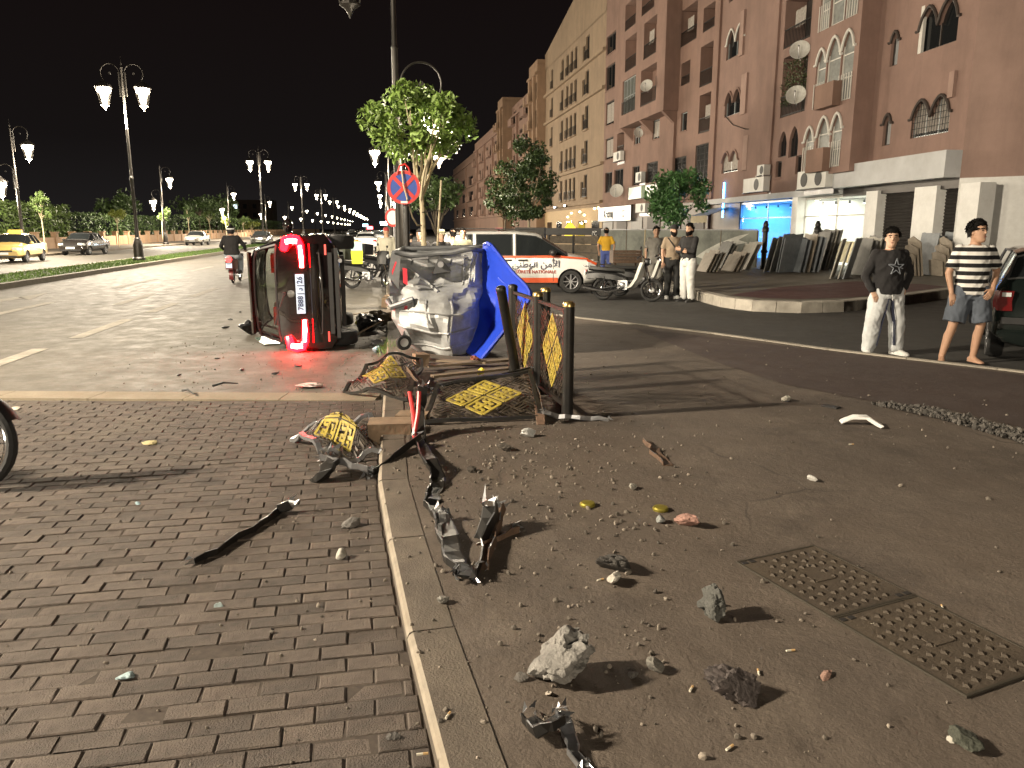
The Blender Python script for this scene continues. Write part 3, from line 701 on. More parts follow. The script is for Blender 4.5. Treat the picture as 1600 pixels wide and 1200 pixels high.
# the projecting bay with triple white arches
ot = .75
bx0, bx1, _, _ = f1.rect(1262, 1336, 100, 200, ot)
bayw = []
for y0s, y1s, xs in (((78, 64, 58), 165, ((1274, 1289), (1290, 1311), (1312, 1331))), ((193, 182, 180), 262, ((1264, 1279), (1283, 1303), (1305, 1322)))):
    zt = f1.at(1290, y0s[1], ot)[1]; zb = f1.at(1290, y1s, ot)[1]
    for k, (xa, xb) in enumerate(xs):
        a, b, _, _ = f1.rect(xa, xb, 100, 150, ot); bayw.append((a, b, zb, zt-(.25 if k == 0 else 0), 1))
for q in list(bayw[:3]): bayw.append((q[0], q[1], q[2]+2.95, q[3]+2.95, 1))
zlow = f1.at(1290, 272, ot)[1]
f1.wall(bx0, bx1, zlow, ZT, bayw, 'bay_wall', y=ot, depth=.15)
MB().add([(bx0, 0, zlow), (bx0, ot, zlow), (bx0, ot, ZT), (bx0, 0, ZT)], [(0, 1, 2, 3)]).add([(bx1, 0, zlow), (bx1, ot, zlow), (bx1, ot, ZT), (bx1, 0, ZT)], [(3, 2, 1, 0)]).add([(bx0, 0, zlow), (bx1, 0, zlow), (bx1, ot, zlow), (bx0, ot, zlow)], [(0, 1, 2, 3)]).add([(bx0, 0, ZT), (bx1, 0, ZT), (bx1, ot, ZT), (bx0, ot, ZT)], [(3, 2, 1, 0)]).build('bay_cheeks', PINK, B1, smooth=0)
for i, o in enumerate(bayw):
    f1.window(o, y=ot, mull=0, rows=2, fm=WTR, pane=mat('pale_pane', (.24, .25, .24), .25, var=.3, scale=3), dp=.1, trim=True); f1.arch_trim(o, ot, 1)
    if i % 3 == 0 or i % 3 == 2:
        g = MB()
        for k in range(6): x = o[0]+(o[1]-o[0])*k/5; g.bx(x-.014, x+.014, ot+.02, ot+.045, o[2]-.02, o[2]+.95)
        g.build('white_bars', WTR, B1, smooth=0)
for k in (1, 4):
    o = bayw[k]; MB().bx(o[0]-.25, o[1]+.1, ot+.003, ot+.35, o[2]-.15, o[2]+.75).build('flower_box', PINKD, B1, smooth=0)
# ground floor: shop fronts, fascia, pillars
zF = Z1
SHW = mat('shop_wall_white', (.72, .72, .70), .6, var=.05)
def shop_room(t0, t1, z1, name, wm, deep=3.5, fl=None):
    mb = MB(); y0, y1, z0 = -.35, -deep, .23
    mb.add([(t0, y1, z0), (t1, y1, z0), (t1, y1, z1), (t0, y1, z1)], [(0, 1, 2, 3)]); mb.add([(t0, y0, z0), (t0, y1, z0), (t0, y1, z1), (t0, y0, z1)], [(0, 1, 2, 3)])
    mb.add([(t1, y0, z0), (t1, y1, z0), (t1, y1, z1), (t1, y0, z1)], [(3, 2, 1, 0)]); mb.add([(t0, y0, z1), (t1, y0, z1), (t1, y1, z1), (t0, y1, z1)], [(0, 1, 2, 3)])
    mb.add([(t0, y0, z0), (t1, y0, z0), (t1, y1, z0), (t0, y1, z0)], [(3, 2, 1, 0)])
    return mb.build(name, wm, B1, smooth=0)
tb0, tb1, _, _ = f1.rect(1148, 1238, 330, 400); tw0, tw1, _, _ = f1.rect(1247, 1353, 320, 400)
ts0, ts1, _, _ = f1.rect(1372, 1429, 300, 400); tt0, tt1, _, _ = f1.rect(1464, 1531, 290, 400)
shop_room(tb0, tb1, 3.05, 'blue_shop_room', SHW); shop_room(tw0, tw1, 3.05, 'white_shop_room', SHW)
def shop_front(t0, t1, nm, mull, fm):
    o = (t0, t1, .25, 2.95); mb = MB(); y = -.3
    for k in range(mull+1): x = t0+(t1-t0)*k/mull; mb.bx(x-.035, x+.035, y-.03, y+.03, .23, 3.0)
    mb.bx(t0, t1, y-.028, y+.028, 2.2, 2.25); mb.bx(t0, t1, y-.028, y+.028, 2.95, 3.05)
    w_ = mb.build(nm, fm, B1, smooth=0)
    MB().add([(t0, y, .25), (t1, y, .25), (t1, y, 2.95), (t0, y, 2.95)], [(0, 1, 2, 3)]).build('pane', CGL, w_, smooth=0)
shop_front(tb0, tb1, 'blue_shop_front', 2, WALM); shop_front(tw0, tw1, 'white_shop_front', 2, WTR)
LB = emis('blue_led', (.05, .33, 1.0), 26.0); LWH = emis('shop_spot', (1.0, .93, .8), 30.0)
def area(par, loc, sx_, sy_, col, e_):
    ld = bpy.data.lights.new('shop_light', 'AREA'); ld.shape = 'RECTANGLE'; ld.size = sx_; ld.size_y = sy_; ld.energy = e_; ld.color = col
    lo = bpy.data.objects.new('shop_light', ld); COL.objects.link(lo); lo.parent = par; lo.location = loc; return lo
area(B1, ((tb0+tb1)/2, -1.6, 2.98), tb1-tb0-.5, 2.0, (.05, .31, 1.0), 800)
area(B1, ((tw0+tw1)/2, -1.6, 2.98), tw1-tw0-.5, 2.0, (1.0, .93, .80), 480)
for (t0, t1, m_) in ((tb0, tb1, LB), (tw0, tw1, LWH)):
    rl = MB().tube([(t0+.1, -.8, 2.9), (t1-.1, -.8, 2.9)], .02, 6).build('track_rail', BPLAS, B1)
    for k in range(5):
        x = t0+(t1-t0)*(k+.5)/5; MB().lathe([(.05, -.12), (.05, 0), (.03, .03)], 8, Matrix.Translation((x, -.8, 2.82))).build('spot_head', BPLAS, rl); MB().lathe([(.001, -.128), (.045, -.128), (.045, -.122), (.001, -.122)], 8, Matrix.Translation((x, -.8, 2.82)), cap=False).build('spot_lens', m_, rl)
# blue light line along the top of the blue shop
MB().bx(tb0-1.2, tb1+.2, .02, .05, 3.12, 3.17).build('led_line', LB, B1, smooth=0)
area_b = f1.at(1130, 300)[0]
MB().bx(tb1+1.7, tb1+1.78, .02, .08, 2.3, 4.2).build('led_column', LB, B1, smooth=0)
# inside the white shop: shelves with sample boards, a counter
for i, x in enumerate((tw0+.55, tw0+1.6, tw0+2.9)):
    t = thing('display_shelf', ['display shelf with sample boards at the right of the white shop', 'display shelf with sample boards in the middle of the white shop', 'display shelf with sample boards at the left of the white shop'][i], 'shelf', f1.O+f1.T*x+f1.N*2.6+V((0, 0, .24)), f1.M.to_euler(), 'shelves inside the white shop')
    fr = MB()
    for a in (-.45, .45): fr.bx(a-.02, a+.02, -.15, .15, 0, 1.9)
    fr.build('upright_frame', DFR, t, smooth=0)
    for z in (.4, .85, 1.3, 1.75): MB().bx(-.43, .43, -.16, .16, z, z+.04).build('shelf_board', mat('shelf_wood', (.35, .25, .16), .6), t, smooth=0)
    for k, (xx, z, c) in enumerate(((-.2, .44, (.6, .56, .5)), (.2, .44, (.3, .32, .3)), (-.2, .89, (.2, .22, .2)), (.2, .89, (.62, .6, .55)), (0, 1.34, (.5, .45, .36)))):
        MB().bx(xx-.16, xx+.16, -.02, .02, z, z+.36).build('sample_board', mat('sample%d' % k, c, .4), t, smooth=0)
for i, (x, lab, c) in enumerate(((tb0+1.0, 'pale counter standing at the back of the blue shop', (.7, .7, .72)), (tw1-.9, 'woven basket chair beside the counter inside the white shop', (.5, .38, .24)))):
    t = thing('shop_counter', lab, 'counter', f1.O+f1.T*x+f1.N*1.9+V((0, 0, .24)), f1.M.to_euler())
    MB().bx(-.5, .5, -.25, .25, .0, .9).build('body', mat('counter%d' % i, c, .5), t, smooth=0); MB().bx(-.55, .55, -.3, .3, .902, .95).build('top', WHITE, t, smooth=0)
# grey fascia, white pillars, shutters
tf1 = f1.at(1318, 290)[0]
MB().bx(-.0, tf1, .0, .55, Z1-.08, Z1+.75).build('fascia', GREYP, B1, smooth=0)
MB().bx(.0, tf1-.003, -.3, -.003, Z1-.4, Z1+.0).build('shutter_box', SHUT, B1, smooth=0)
MB().bx(tf1+.003, L1, -.3, .12, Z1-.28, Z1-.003).build('shop_lintel', GREYP, B1, smooth=0)
for a, b in ((ts1, tw0-.003), (tt1, ts0), (-.25, tt0), (tw1, tb0)):
    MB().bx(a+.003, b-.003, -.4, .12, .22, Z1-.285).build('pillar', WHITE, B1, smooth=0)
MB().bx(tb1, L1, -.4, -.2, .22, Z1-.285).build('shop_wall', BRN, B1, smooth=0)
def shutter(t0, t1):
    s_ = None; rings = []; n = 26; g = MB().grid(lambda u, v: (t0+(t1-t0)*u, -.22+.02*math.cos(v*n*2*math.pi), .23+(Z1-.52)*v), 1, n*4)
    return g.build('roller_shutter', SHUT, B1, smooth=30)
shutter(ts0, ts1); shutter(tt0, tt1)
# small striped awning shop at the left of the blue one
ta, tb_, za, zb = f1.rect(1092, 1140, 332, 352); ta = max(ta, tb1+.25); tb_ = ta+2.6
aw = thing('shop_awning', 'blue lit sloping shop awning left of the blue shop', 'awning', f1.O+f1.T*ta+V((0, 0, 2.1)), f1.M.to_euler())
MB().add([(0, 0, .75), (2.6, 0, .75), (2.6, 1.3, .3), (0, 1.3, .3)], [(0, 1, 2, 3)]).add([(0, 0, .72), (2.6, 0, .72), (2.6, 1.3, .27), (0, 1.3, .27)], [(3, 2, 1, 0)]).build('canopy', mat('awning_cloth', (.25, .3, .36), .7), aw, smooth=0)
MB().grid(lambda u, v: (2.6*u, 1.3+.01*math.sin(u*60), .3-.42*v*(1-.12*abs(math.sin(u*12)))), 60, 2).build('valance', mat('valance_cloth', (.35, .30, .2), .8), aw)
# ---- corner chamfer and the wing at the right edge of the picture
B2 = thing('apartment_building', 'pink corner wing with balconies and brown stone ground floor at the right edge', 'building')
c0 = V(O1).to_3d() if len(O1) == 3 else V((O1[0], O1[1], 0)); dirc = V((.80, -.60, 0)).normalized()
c1 = c0 + dirc*2.2
f2 = Fac((c1.x, c1.y), -dirc.x/dirc.y*-1 if False else (dirc.x/-dirc.y), B2, LPINK)
f2.wall(0, 2.2, Z1-.1, ZT, [], m=LPINK); f2.wall(0, 2.2, .0, Z1-.1, [], 'ground_wall', y=.02, m=WHITE)
MB().bx(-6.5, -.003, -.5, .05, 0, 4.2).build('stone_ground_floor', BRN, B2, smooth=0)
for z in (1.1, 2.2, 3.3): MB().bx(-6.5, -.003, .05, .06, z, z+.02).build('cladding_joint', INT, B2, smooth=0)
f2.wall(-6.5, 0, 4.2, ZT, [(-4.2, -1.6, 5.0, 7.2, 0, 1.0), (-4.2, -1.6, 8.2, 10.4, 0, 1.0), (-4.2, -1.6, 11.2, 13.4, 0, 1.0)], y=-.2, m=PINK)
for z in (5.0, 8.2, 11.2):
    f2.loggia((-4.2, -1.6, z, z+2.2), y=-.2, dp=1.0, rail=False)
    MB().bx(-4.6, -.55, -.199, 1.1, z-.25, z).bx(-4.6, -.55, .98, 1.1, z+.002, z+.62).bx(-.67, -.55, -.19, .979, z+.002, z+.62).build('balcony', LPINK, B2, smooth=0)
    f2.railing(-4.6, -.6, 1.04, z+.62, .45)
f2.shell(-6.5, 2.2, ZT, 9, 0, y=-.25)
MB().bx(-.5, -.25, .06, .2, 0, 4.0).build('door_post', LPINK, B2, smooth=0)

# ---- the middle pink building with balconies
p0 = f1.O+f1.T*L1; kS = .163; O3 = (p0.x+.02, p0.y+.01)
B3 = thing('apartment_building', 'pinkish brown block with stacked balconies and glazed bay, middle of the row', 'building')
f3 = Fac(O3, kS, B3, PINK2); Z = 3.158
def z6(x0, x1, y0, y1, out=0.0): return f3.rect(820+x0/Z, 820+x1/Z, y0/Z, y1/Z, out)
L3 = f3.at(944, 200)[0]; H3 = 23.0
wins = [z6(*q) for q in ((400, 445, 320, 440), (400, 440, 500, 615), (398, 436, 680, 785), (395, 430, 850, 950), (440, 485, 835, 950), (540, 570, 625, 710), (630, 665, 590, 685), (530, 565, 820, 915), (600, 655, 800, 900), (770, 800, 555, 645), (735, 795, 775, 875), (840, 915, 710, 895))]
logs = [z6(*q) for q in ((455, 490, 655, 760), (860, 930, 460, 650), (866, 940, 215, 415), (882, 950, 20, 140), (772, 850, 30, 210), (772, 815, 305, 415))]
wins += [(o[0], o[1], o[3]+.9, o[3]+2.4) for o in (wins[0],)]
def clip(o, hi): return (o[0], o[1], o[2], min(o[3], hi))
wins = [clip(o, H3-.6) for o in wins]; logs = [clip(o, H3-.6) for o in logs]
f3.wall(0, L3, 3.3, H3, [(*o, 0) for o in wins] + [(*o, 0, 1.1) for o in logs]); f3.shell(0, L3, H3, 13, 0)
for i, o in enumerate(wins): f3.window(o, mull=1 if i not in (9,) else 0, grille=i in (8, 10, 11), curtain=i in (1, 2, 6), fm=WALM if i in (5, 6, 9) else DFR)
for i, o in enumerate(logs): f3.loggia(o, dp=1.1, stuff=i in (4, 1))
ob = 1.0; a0, a1, _, _ = z6(472, 690, 300, 400, ob); zb_ = z6(480, 690, 500, 585, ob)[2]
bw = [clip(z6(*q, ob), H3-.3) for q in ((482, 545, 385, 555), (572, 648, 330, 510), (496, 550, 180, 340), (588, 650, 95, 275), (496, 548, 5, 135), (578, 640, -60, 55))]
f3.wall(a0, a1, zb_, H3, [(*o, 0, .9) for o in bw], 'bay_wall', y=ob)
MB().add([(a0, 0, zb_), (a0, ob, zb_), (a0, ob, H3), (a0, 0, H3)], [(0, 1, 2, 3)]).add([(a1, 0, zb_), (a1, ob, zb_), (a1, ob, H3), (a1, 0, H3)], [(3, 2, 1, 0)]).add([(a0, 0, zb_), (a1, 0, zb_), (a1, ob, zb_), (a0, ob, zb_)], [(0, 1, 2, 3)]).add([(a0, 0, H3), (a1, 0, H3), (a1, ob, H3), (a0, ob, H3)], [(3, 2, 1, 0)]).build('bay_cheeks', PINK2, B3, smooth=0)
for i, o in enumerate(bw):
    if i == 0: f3.window(o, y=ob, mull=3, rows=1, fm=WALM, pane=mat('pale_pane2', (.12, .13, .12), .2, var=.3), trim=True); f3.railing(o[0], o[1], ob+.05, o[2], .9)
    else: f3.loggia(o, y=ob, dp=.85, stuff=i in (3,))
for x in (a0+.3, (a0+a1)/2, a1-.3):                      # corbels under the bay
    MB().prism([(0, 0), (ob, 0), (ob*.6, -.35), (0, -.9)], -.18, .18, Matrix.Translation((x, .003, zb_-.003)) @ Matrix(((0, 0, 1, 0), (1, 0, 0, 0), (0, 1, 0, 0), (0, 0, 0, 1)))).build('corbel', PINK2, B3, smooth=0)
a, b, _, _ = z6(730, 760, 300, 400); MB().bx(a, b, .003, .18, 3.4, H3).build('pilaster', PINK2, B3, smooth=0)
a, b, _, _ = z6(940, 965, 300, 400); MB().bx(a, b, .003, .18, 3.4, H3).build('pilaster', PINK2, B3, smooth=0)
f3.band(0, L3, 3.5, .3, .25)
MB().bx(0, L3, -.3, -.05, 0, 3.3).build('shop_wall', BRN, B3, smooth=0)
for i in range(6):
    a = L3*(i+.15)/6; b = L3*(i+.85)/6; MB().bx(a, b, -.05, .0, .2, 2.5).build('shop_shutter', SHUT if i % 2 else DFR, B3, smooth=0)
# ---- the cream building
p0 = f3.O+f3.T*L3; B4 = thing('apartment_building', 'cream stone apartment block with cornices, tall windows and pitched gable', 'building')
f4 = Fac((p0.x+.02, p0.y), kS, B4, CREAM); L4 = f4.at(852, 250)[0]; H4 = 19.6
floors = [4.6, 7.7, 10.8, 13.9, 16.9]; cols = [f4.at(820+x/Z, 220)[0] for x in (302, 285, 246, 226, 206, 182, 132)]
ops = []
for z in floors:
    for i, t_ in enumerate(cols):
        wd = 1.3 if i in (0,) else 1.0
        ops.append((t_-wd/2, t_+wd/2, z+.05, z+(2.1 if i != 1 else 1.5)))
f4.wall(0, L4, 3.6, H4, [(*o, 0) for o in ops if o[3] < H4]); f4.shell(0, L4, H4, 13, 0)
for i, o in enumerate(ops):
    f4.window(o, mull=1 if (i % 7) != 1 else 0, dp=.18, sill=False)
    if i % 7 in (0, 2, 3, 4, 5, 6): f4.railing(o[0]-.05, o[1]+.05, .12, o[2]-.05, .85); MB().bx(o[0]-.12, o[1]+.12, .003, .2, o[2]-.2, o[2]-.06).build('balcony_slab', CREAM, B4, smooth=0)
for z in (3.9, 7.15, 13.4, 16.45): f4.band(-.0, L4, z, .25, .3)
mb = MB(); tm = f4.at(905, 20)[0]
mb.add([(0, .05, H4), (L4+.4, .05, H4), (L4+.4, .05, H4+1.6), (tm, .05, H4+4.3), (0, .05, H4+1.7)], [(0, 1, 2, 3, 4)]).add([(0, -6, H4), (L4+.4, -6, H4), (L4+.4, -6, H4+1.6), (tm, -6, H4+4.3), (0, -6, H4+1.7)], [(4, 3, 2, 1, 0)])
mb.add([(0, .05, H4+1.7), (tm, .05, H4+4.3), (tm, -6, H4+4.3), (0, -6, H4+1.7)], [(0, 1, 2, 3)]).add([(tm, .05, H4+4.3), (L4+.4, .05, H4+1.6), (L4+.4, -6, H4+1.6), (tm, -6, H4+4.3)], [(0, 1, 2, 3)]).add([(0, .05, H4), (0, .05, H4+1.7), (0, -6, H4+1.7), (0, -6, H4)], [(0, 1, 2, 3)]).add([(L4+.4, .05, H4), (L4+.4, .05, H4+1.6), (L4+.4, -6, H4+1.6), (L4+.4, -6, H4)], [(3, 2, 1, 0)])
mb.build('gable', CREAM, B4, smooth=0)
MB().bx(0, L4, -.25, -.02, 0, 3.6).build('shop_wall', mat('lit_shop_wall', (.5, .36, .2), .7, var=.15), B4, smooth=0)
for i in range(5):
    a = L4*(i+.2)/5; b = L4*(i+.7)/5; MB().bx(a, b, -.02, .02, .2, 2.4).build('shop_window', GLASSD, B4, smooth=0)
# little warm lamps on the cream shop front
for i, (x, y) in enumerate(((893, 333), (906, 331), (913, 336), (887, 339), (915, 346), (909, 349), (929, 326), (935, 325))):
    t_, z_ = f4.at(x, y, .3); q = f4.O+f4.T*t_-f4.N*.3
    o = MB().lathe([(.02, -.1), (.10, -.06), (.12, 0), (.10, .06), (.02, .1)], 8).lathe([(.03, .1), (.03, .2)], 6, mi=1).build('wall_lamp', [emis('warm_bulb', (1, .78, .42), 9.0), IRON], None, (q.x, q.y, z_))
    tag(o, 'small round warm lamp on the cream shop front, %s from the left' % ['third', 'fourth', 'fifth', 'second', 'sixth', 'low', 'second to last', 'last'][i], 'lamp', 'little lamps of the cream shop')
for i, (x, y) in enumerate(((868, 324.5), (883.5, 322))):
    t_, z_ = f4.at(x, y, .5); q = f4.O+f4.T*t_-f4.N*.5
    o = MB().bx(-.16, .16, -.1, .1, -.1, .1).bx(-.13, .13, -.13, -.101, -.08, .08, mi=1).build('floodlight', [BPLAS, emis('flood_white', (.95, .97, 1.0), 22.0)], None, (q.x, q.y, z_), (R(-25), 0, R(-70)))
    tag(o, ['small white floodlight on the cream cornice, the left one', 'small white floodlight on the cream cornice, the right one'][i], 'floodlight', 'floodlights of the cream building')
q = f4.O+f4.T*f4.at(900, 352)[0]-f4.N*.6
MB().prism([(-.55, 0), (.55, 0), (.55, 1.3), (0, 2.0), (-.55, 1.3)], -.06, .06, Matrix.Rotation(math.pi/2, 4, 'X')).build('yellow_sign', emis('yellow_sign_light', (1, .72, .06), 1.6), None, (q.x, q.y, .45), f4.M.to_euler().z+math.pi/2, smooth=0)
tag(bpy.data.objects['yellow_sign'], 'glowing yellow house shaped sign in front of the cream shop', 'sign')
# ---- further blocks along the row, each lower and darker
p0 = f4.O+f4.T*L4
def far_block(px0, px1, H, wm, label, rows, cols_, deep=14, off=0.0):
    global p0
    p0 = p0+V((off, 0, 0)); B = thing('apartment_building', label, 'building', group='far blocks of the row'); f = Fac((p0.x, p0.y), kS, B, wm)
    L = f.at(px1, 250)[0]; ops = []
    for r_ in range(rows):
        for c_ in range(cols_):
            t_ = L*(c_+.5)/cols_; w_ = L/cols_*.26; z = 4.2+r_*3.05
            if z+2.2 < H: ops.append((t_-w_, t_+w_, z, z+1.9))
    f.wall(0, L, 0, H, [(*o, 0) for o in ops]); f.shell(0, L, H, deep)
    for i, o in enumerate(ops):
        f.window(o, mull=0, dp=.2, sill=False)
        if i % 2: MB().bx(o[0]-.2, o[1]+.2, .003, .8, o[2]-.2, o[2]).bx(o[0]-.2, o[1]+.2, .72, .8, o[2]+.001, o[2]+.8).build('balcony', wm, B, smooth=0)
    for z in (3.5, H-1.2, 10.0): f.band(0, L, z, .25, .3)
    for c_ in range(1, cols_, 2): t_ = L*c_/cols_; MB().bx(t_-.4, t_+.4, .003, .3, 3.8, H-1.3).build('pilaster', wm, B, smooth=0)
    p0 = f.O+f.T*L
far_block(852, 826, 20.3, TAN, 'tan block with round corner balconies just beyond the cream building', 5, 4, off=-1.0)
far_block(826, 800, 18.7, PINKD, 'darker pink block, second beyond the cream building', 5, 4, off=1.2)
far_block(800, 778, 20.2, TAN, 'tan block where the tall row ends, third beyond the cream building', 5, 4, off=-1.4)
far_block(776, 742, 17.2, PINKD, 'lower brown block with close columns of windows behind the far tree', 4, 6)
far_block(738, 708, 15.8, mat('dim_brown_plaster', (.16, .10, .075), .9, var=.15), 'low dark brown block at the far end of the row', 3, 3)
# ---- signs on the row
SIGNW = mat('sign_white', (.62, .60, .50), .5, var=.08)
def text(body, size, m, parent=None, loc=(0, 0, 0), rot=(0, 0, 0), name='lettering', ext=.004, align='CENTER', bold=0.0, sx_=1.0):
    c = bpy.data.curves.new(name, 'FONT'); c.body = body; c.size = size; c.extrude = ext; c.align_x = align; c.align_y = 'CENTER'; c.offset = bold; c.resolution_u = 3
    o = bpy.data.objects.new('tmp', c); COL.objects.link(o); dg = bpy.context.evaluated_depsgraph_get(); me = bpy.data.meshes.new_from_object(o.evaluated_get(dg)); bpy.data.objects.remove(o); bpy.data.curves.remove(c)
    me.materials.clear(); me.materials.append(m)
    if sx_ != 1: me.transform(Matrix.Diagonal((sx_, 1, 1, 1)))
    return put(me, name, parent, loc, rot)
def sign_board(fac, q, m, label, out=.25):
    a, b, c, d = fac.rect(*q, out); mid = fac.O+fac.T*((a+b)/2)-fac.N*out
    t = thing('shop_sign', label, 'sign', (mid.x, mid.y, (c+d)/2), fac.M.to_euler()); w_, h = b-a, d-c
    MB().bx(-w_/2, w_/2, -.1, 0, -h/2, h/2).build('panel', m, t, smooth=0)
    fr = MB()
    for x0, x1, z0, z1 in ((-w_/2-.05, -w_/2, -h/2-.05, h/2+.05), (w_/2, w_/2+.05, -h/2-.05, h/2+.05), (-w_/2, w_/2, -h/2-.05, -h/2), (-w_/2, w_/2, h/2, h/2+.05)): fr.bx(x0, x1, -.1, .03, z0, z1)
    fr.build('frame', DFR, t, smooth=0); return t, w_, h
INK = mat('sign_ink', (.015, .015, .015), .6, var=0)
FL = (R(90), 0, R(180))     # text that faces the street from a facade
t, w_, h = sign_board(f3, (935, 986, 323, 345), emis('lit_sign_panel', (.95, .90, .72), .42), 'bright white shop sign with bold black lettering over the yellow shirt')
text('Kecmaj', h*.74, INK, t, (w_*.16, .012, .0), FL, bold=.045, sx_=1.12); text('ELECTRO', h*.2, INK, t, (-w_*.28, .012, h*.16), FL, bold=.006); text('053466', h*.2, INK, t, (-w_*.28, .012, -h*.2), FL)
t, w_, h = sign_board(f3, (982, 1031, 290, 309), emis('dim_sign_panel', (.5, .52, .42), .22), 'dim pale shop sign with a green centre band above the bushy tree')
MB().bx(-w_*.06, w_*.06, .003, .02, -h/2, h/2).build('green_band', mat('sign_green', (.05, .12, .03), .6), t, smooth=0)
# ================================================================ VEGETATION AND THE FAR SIDE
def leaf(mb, p, s, rg, up=.3):
    d = V((rg.gauss(0, 1), rg.gauss(0, 1), rg.gauss(0, 1)+up)).normalized(); a = d.orthogonal().normalized(); a.rotate(Matrix.Rotation(rg.random()*6.28, 3, d)); b = d.cross(a)
    mb.add([p-a*s, p-b*s*.42+d*s*.1, p+a*s, p+b*s*.42+d*s*.1], [(0, 1, 2, 3)])
def limb_to(mb, a, b, r0, r1, rg, n=5, bend=.12, sides=6):
    a = V(a); b = V(b); L = (b-a).length; pts = []; rs = []
    o = V((rg.gauss(0, 1), rg.gauss(0, 1), rg.gauss(0, .4)))*bend*L
    for i in range(n+1):
        t = i/n; pts.append(a.lerp(b, t)+o*math.sin(t*math.pi)*.5); rs.append(r0+(r1-r0)*t)
    mb.tube(pts, rs, sides); return pts
def tree(name, label, loc, th, crown, n_leaf, lsize, leafm, barkm, seed, group=None, trunk_r=.06, spread=.6, clumps=26, lean=(0, 0), fork=.0):
    # crown: (radius x, radius y, bottom, top)
    rg = random.Random(seed); t = thing(name, label, 'tree', loc, rg.random()*6.28 if False else 0, group)
    rx, ry, zb, zt = crown; tr = MB(); top = V((lean[0], lean[1], th)); limb_to(tr, (0, 0, -.05), top, trunk_r, trunk_r*.7, rg, 7, .03, 8)
    cl = []
    for k in range(clumps):
        for _ in range(40):
            q = V((rg.uniform(-1, 1), rg.uniform(-1, 1), rg.uniform(-1, 1)))
            if .35 < q.length < 1.0 and (q.z > -.75): break
        c = V((q.x*rx*.86+lean[0], q.y*ry*.86+lean[1], zb+(zt-zb)*(.5+.44*q.z))); cl.append((c, rg.uniform(.55, 1.1)))
        if k < 16:
            m = top.lerp(c, .45)+V((0, 0, .1*(zt-zb)*rg.uniform(-.6, .6)))
            limb_to(tr, top+V((0, 0, -rg.random()*.25)), m, trunk_r*.5, trunk_r*.3, rg, 4, .12, 5); limb_to(tr, m, c, trunk_r*.3, trunk_r*.08, rg, 4, .15, 5)
    tr.build('trunk', barkm, t)
    mb = MB(); R0 = (rx+ry)/2*spread
    for i in range(n_leaf):
        c, k = rg.choice(cl); v = V((rg.gauss(0, 1), rg.gauss(0, 1), rg.gauss(0, .8)))
        v = v.normalized()*R0*k*(rg.random()**.45); leaf(mb, c+v, lsize*rg.uniform(.6, 1.25), rg)
    mb.build('crown', leafm, t, smooth=0); return t
def leafmat(name, col, isl=.45):
    m = mat(name, col, .45, var=.2, scale=1.2, island=isl, spec=.4)
    m.node_tree.nodes['Principled BSDF'].inputs['Subsurface Weight'].default_value = 0.0
    return m
FIC = leafmat('ficus_leaf', (.17, .26, .06)); DKL = leafmat('dark_leaf', (.05, .082, .027)); HED = leafmat('hedge_leaf', (.075, .115, .032)); BUS = leafmat('bush_leaf', (.07, .16, .05)); OLV = leafmat('pale_leaf', (.15, .18, .035))
BARK = mat('pale_bark', (.42, .36, .24), .8, var=.25, scale=8, bump=.3); BARKD = mat('dark_bark', (.10, .08, .055), .85, var=.3, scale=8)
# the small tree behind the dumpster, with its stakes
p = D(660, 395, 15.2); bx_, by_ = p.x, 15.2
tree('ficus_tree', 'leafy green street tree with pale forked trunk behind the round sign', (bx_, by_, .1), 2.35, (1.10, 1.0, 2.75, 4.32), 5200, .075, FIC, BARK, 21, trunk_r=.062, spread=.30, clumps=34)
st = thing('tree_stake', 'thin pale wooden stake leaning beside the leafy tree trunk', 'stake', (bx_+.1, by_-.1, .1)); MB().tube([(.12, 0, 0), (.2, 0, 1.2), (.3, .02, 2.5)], .02, 6).build('pole', BARK, st); MB().tube([(-.07, -.07, 1.9), (.22, -.06, 1.95), (.24, .06, 1.95), (-.06, .08, 1.9)], .008, 5, closed=True).build('tie', BLK, st)
# the two trees by the service road and the glittering bush tree
p = D(826, 370, 46); tree('street_tree', 'tall two tiered dark green tree before the tan blocks', (p.x, 46, 0), 2.6, (1.55, 1.5, 1.3, 7.3), 5200, .14, DKL, BARK, 31, trunk_r=.09, spread=.36, clumps=40)
p = D(790, 372, 52); tree('street_tree', 'thin dark street tree left of the tall two tiered one', (p.x, 52, 0), 2.4, (1.5, 1.5, 2.0, 6.5), 1500, .16, DKL, BARKD, 33, trunk_r=.08, spread=.42, clumps=16)
p = D(1058, 372, 37); tree('bush_tree', 'dense green bush tree glittering with blue shop light', (p.x, 37, .2), 1.6, (1.5, 1.4, 1.5, 4.35), 5200, .12, BUS, BARKD, 35, trunk_r=.08, spread=.38, clumps=34)
p = D(684, 372, 26); tree('street_tree', 'dim olive tree among the heads behind the sign post', (p.x, 26, .1), 1.5, (1.1, 1.0, 1.9, 3.5), 1200, .1, DKL, BARKD, 37, trunk_r=.06, spread=.4, clumps=14)
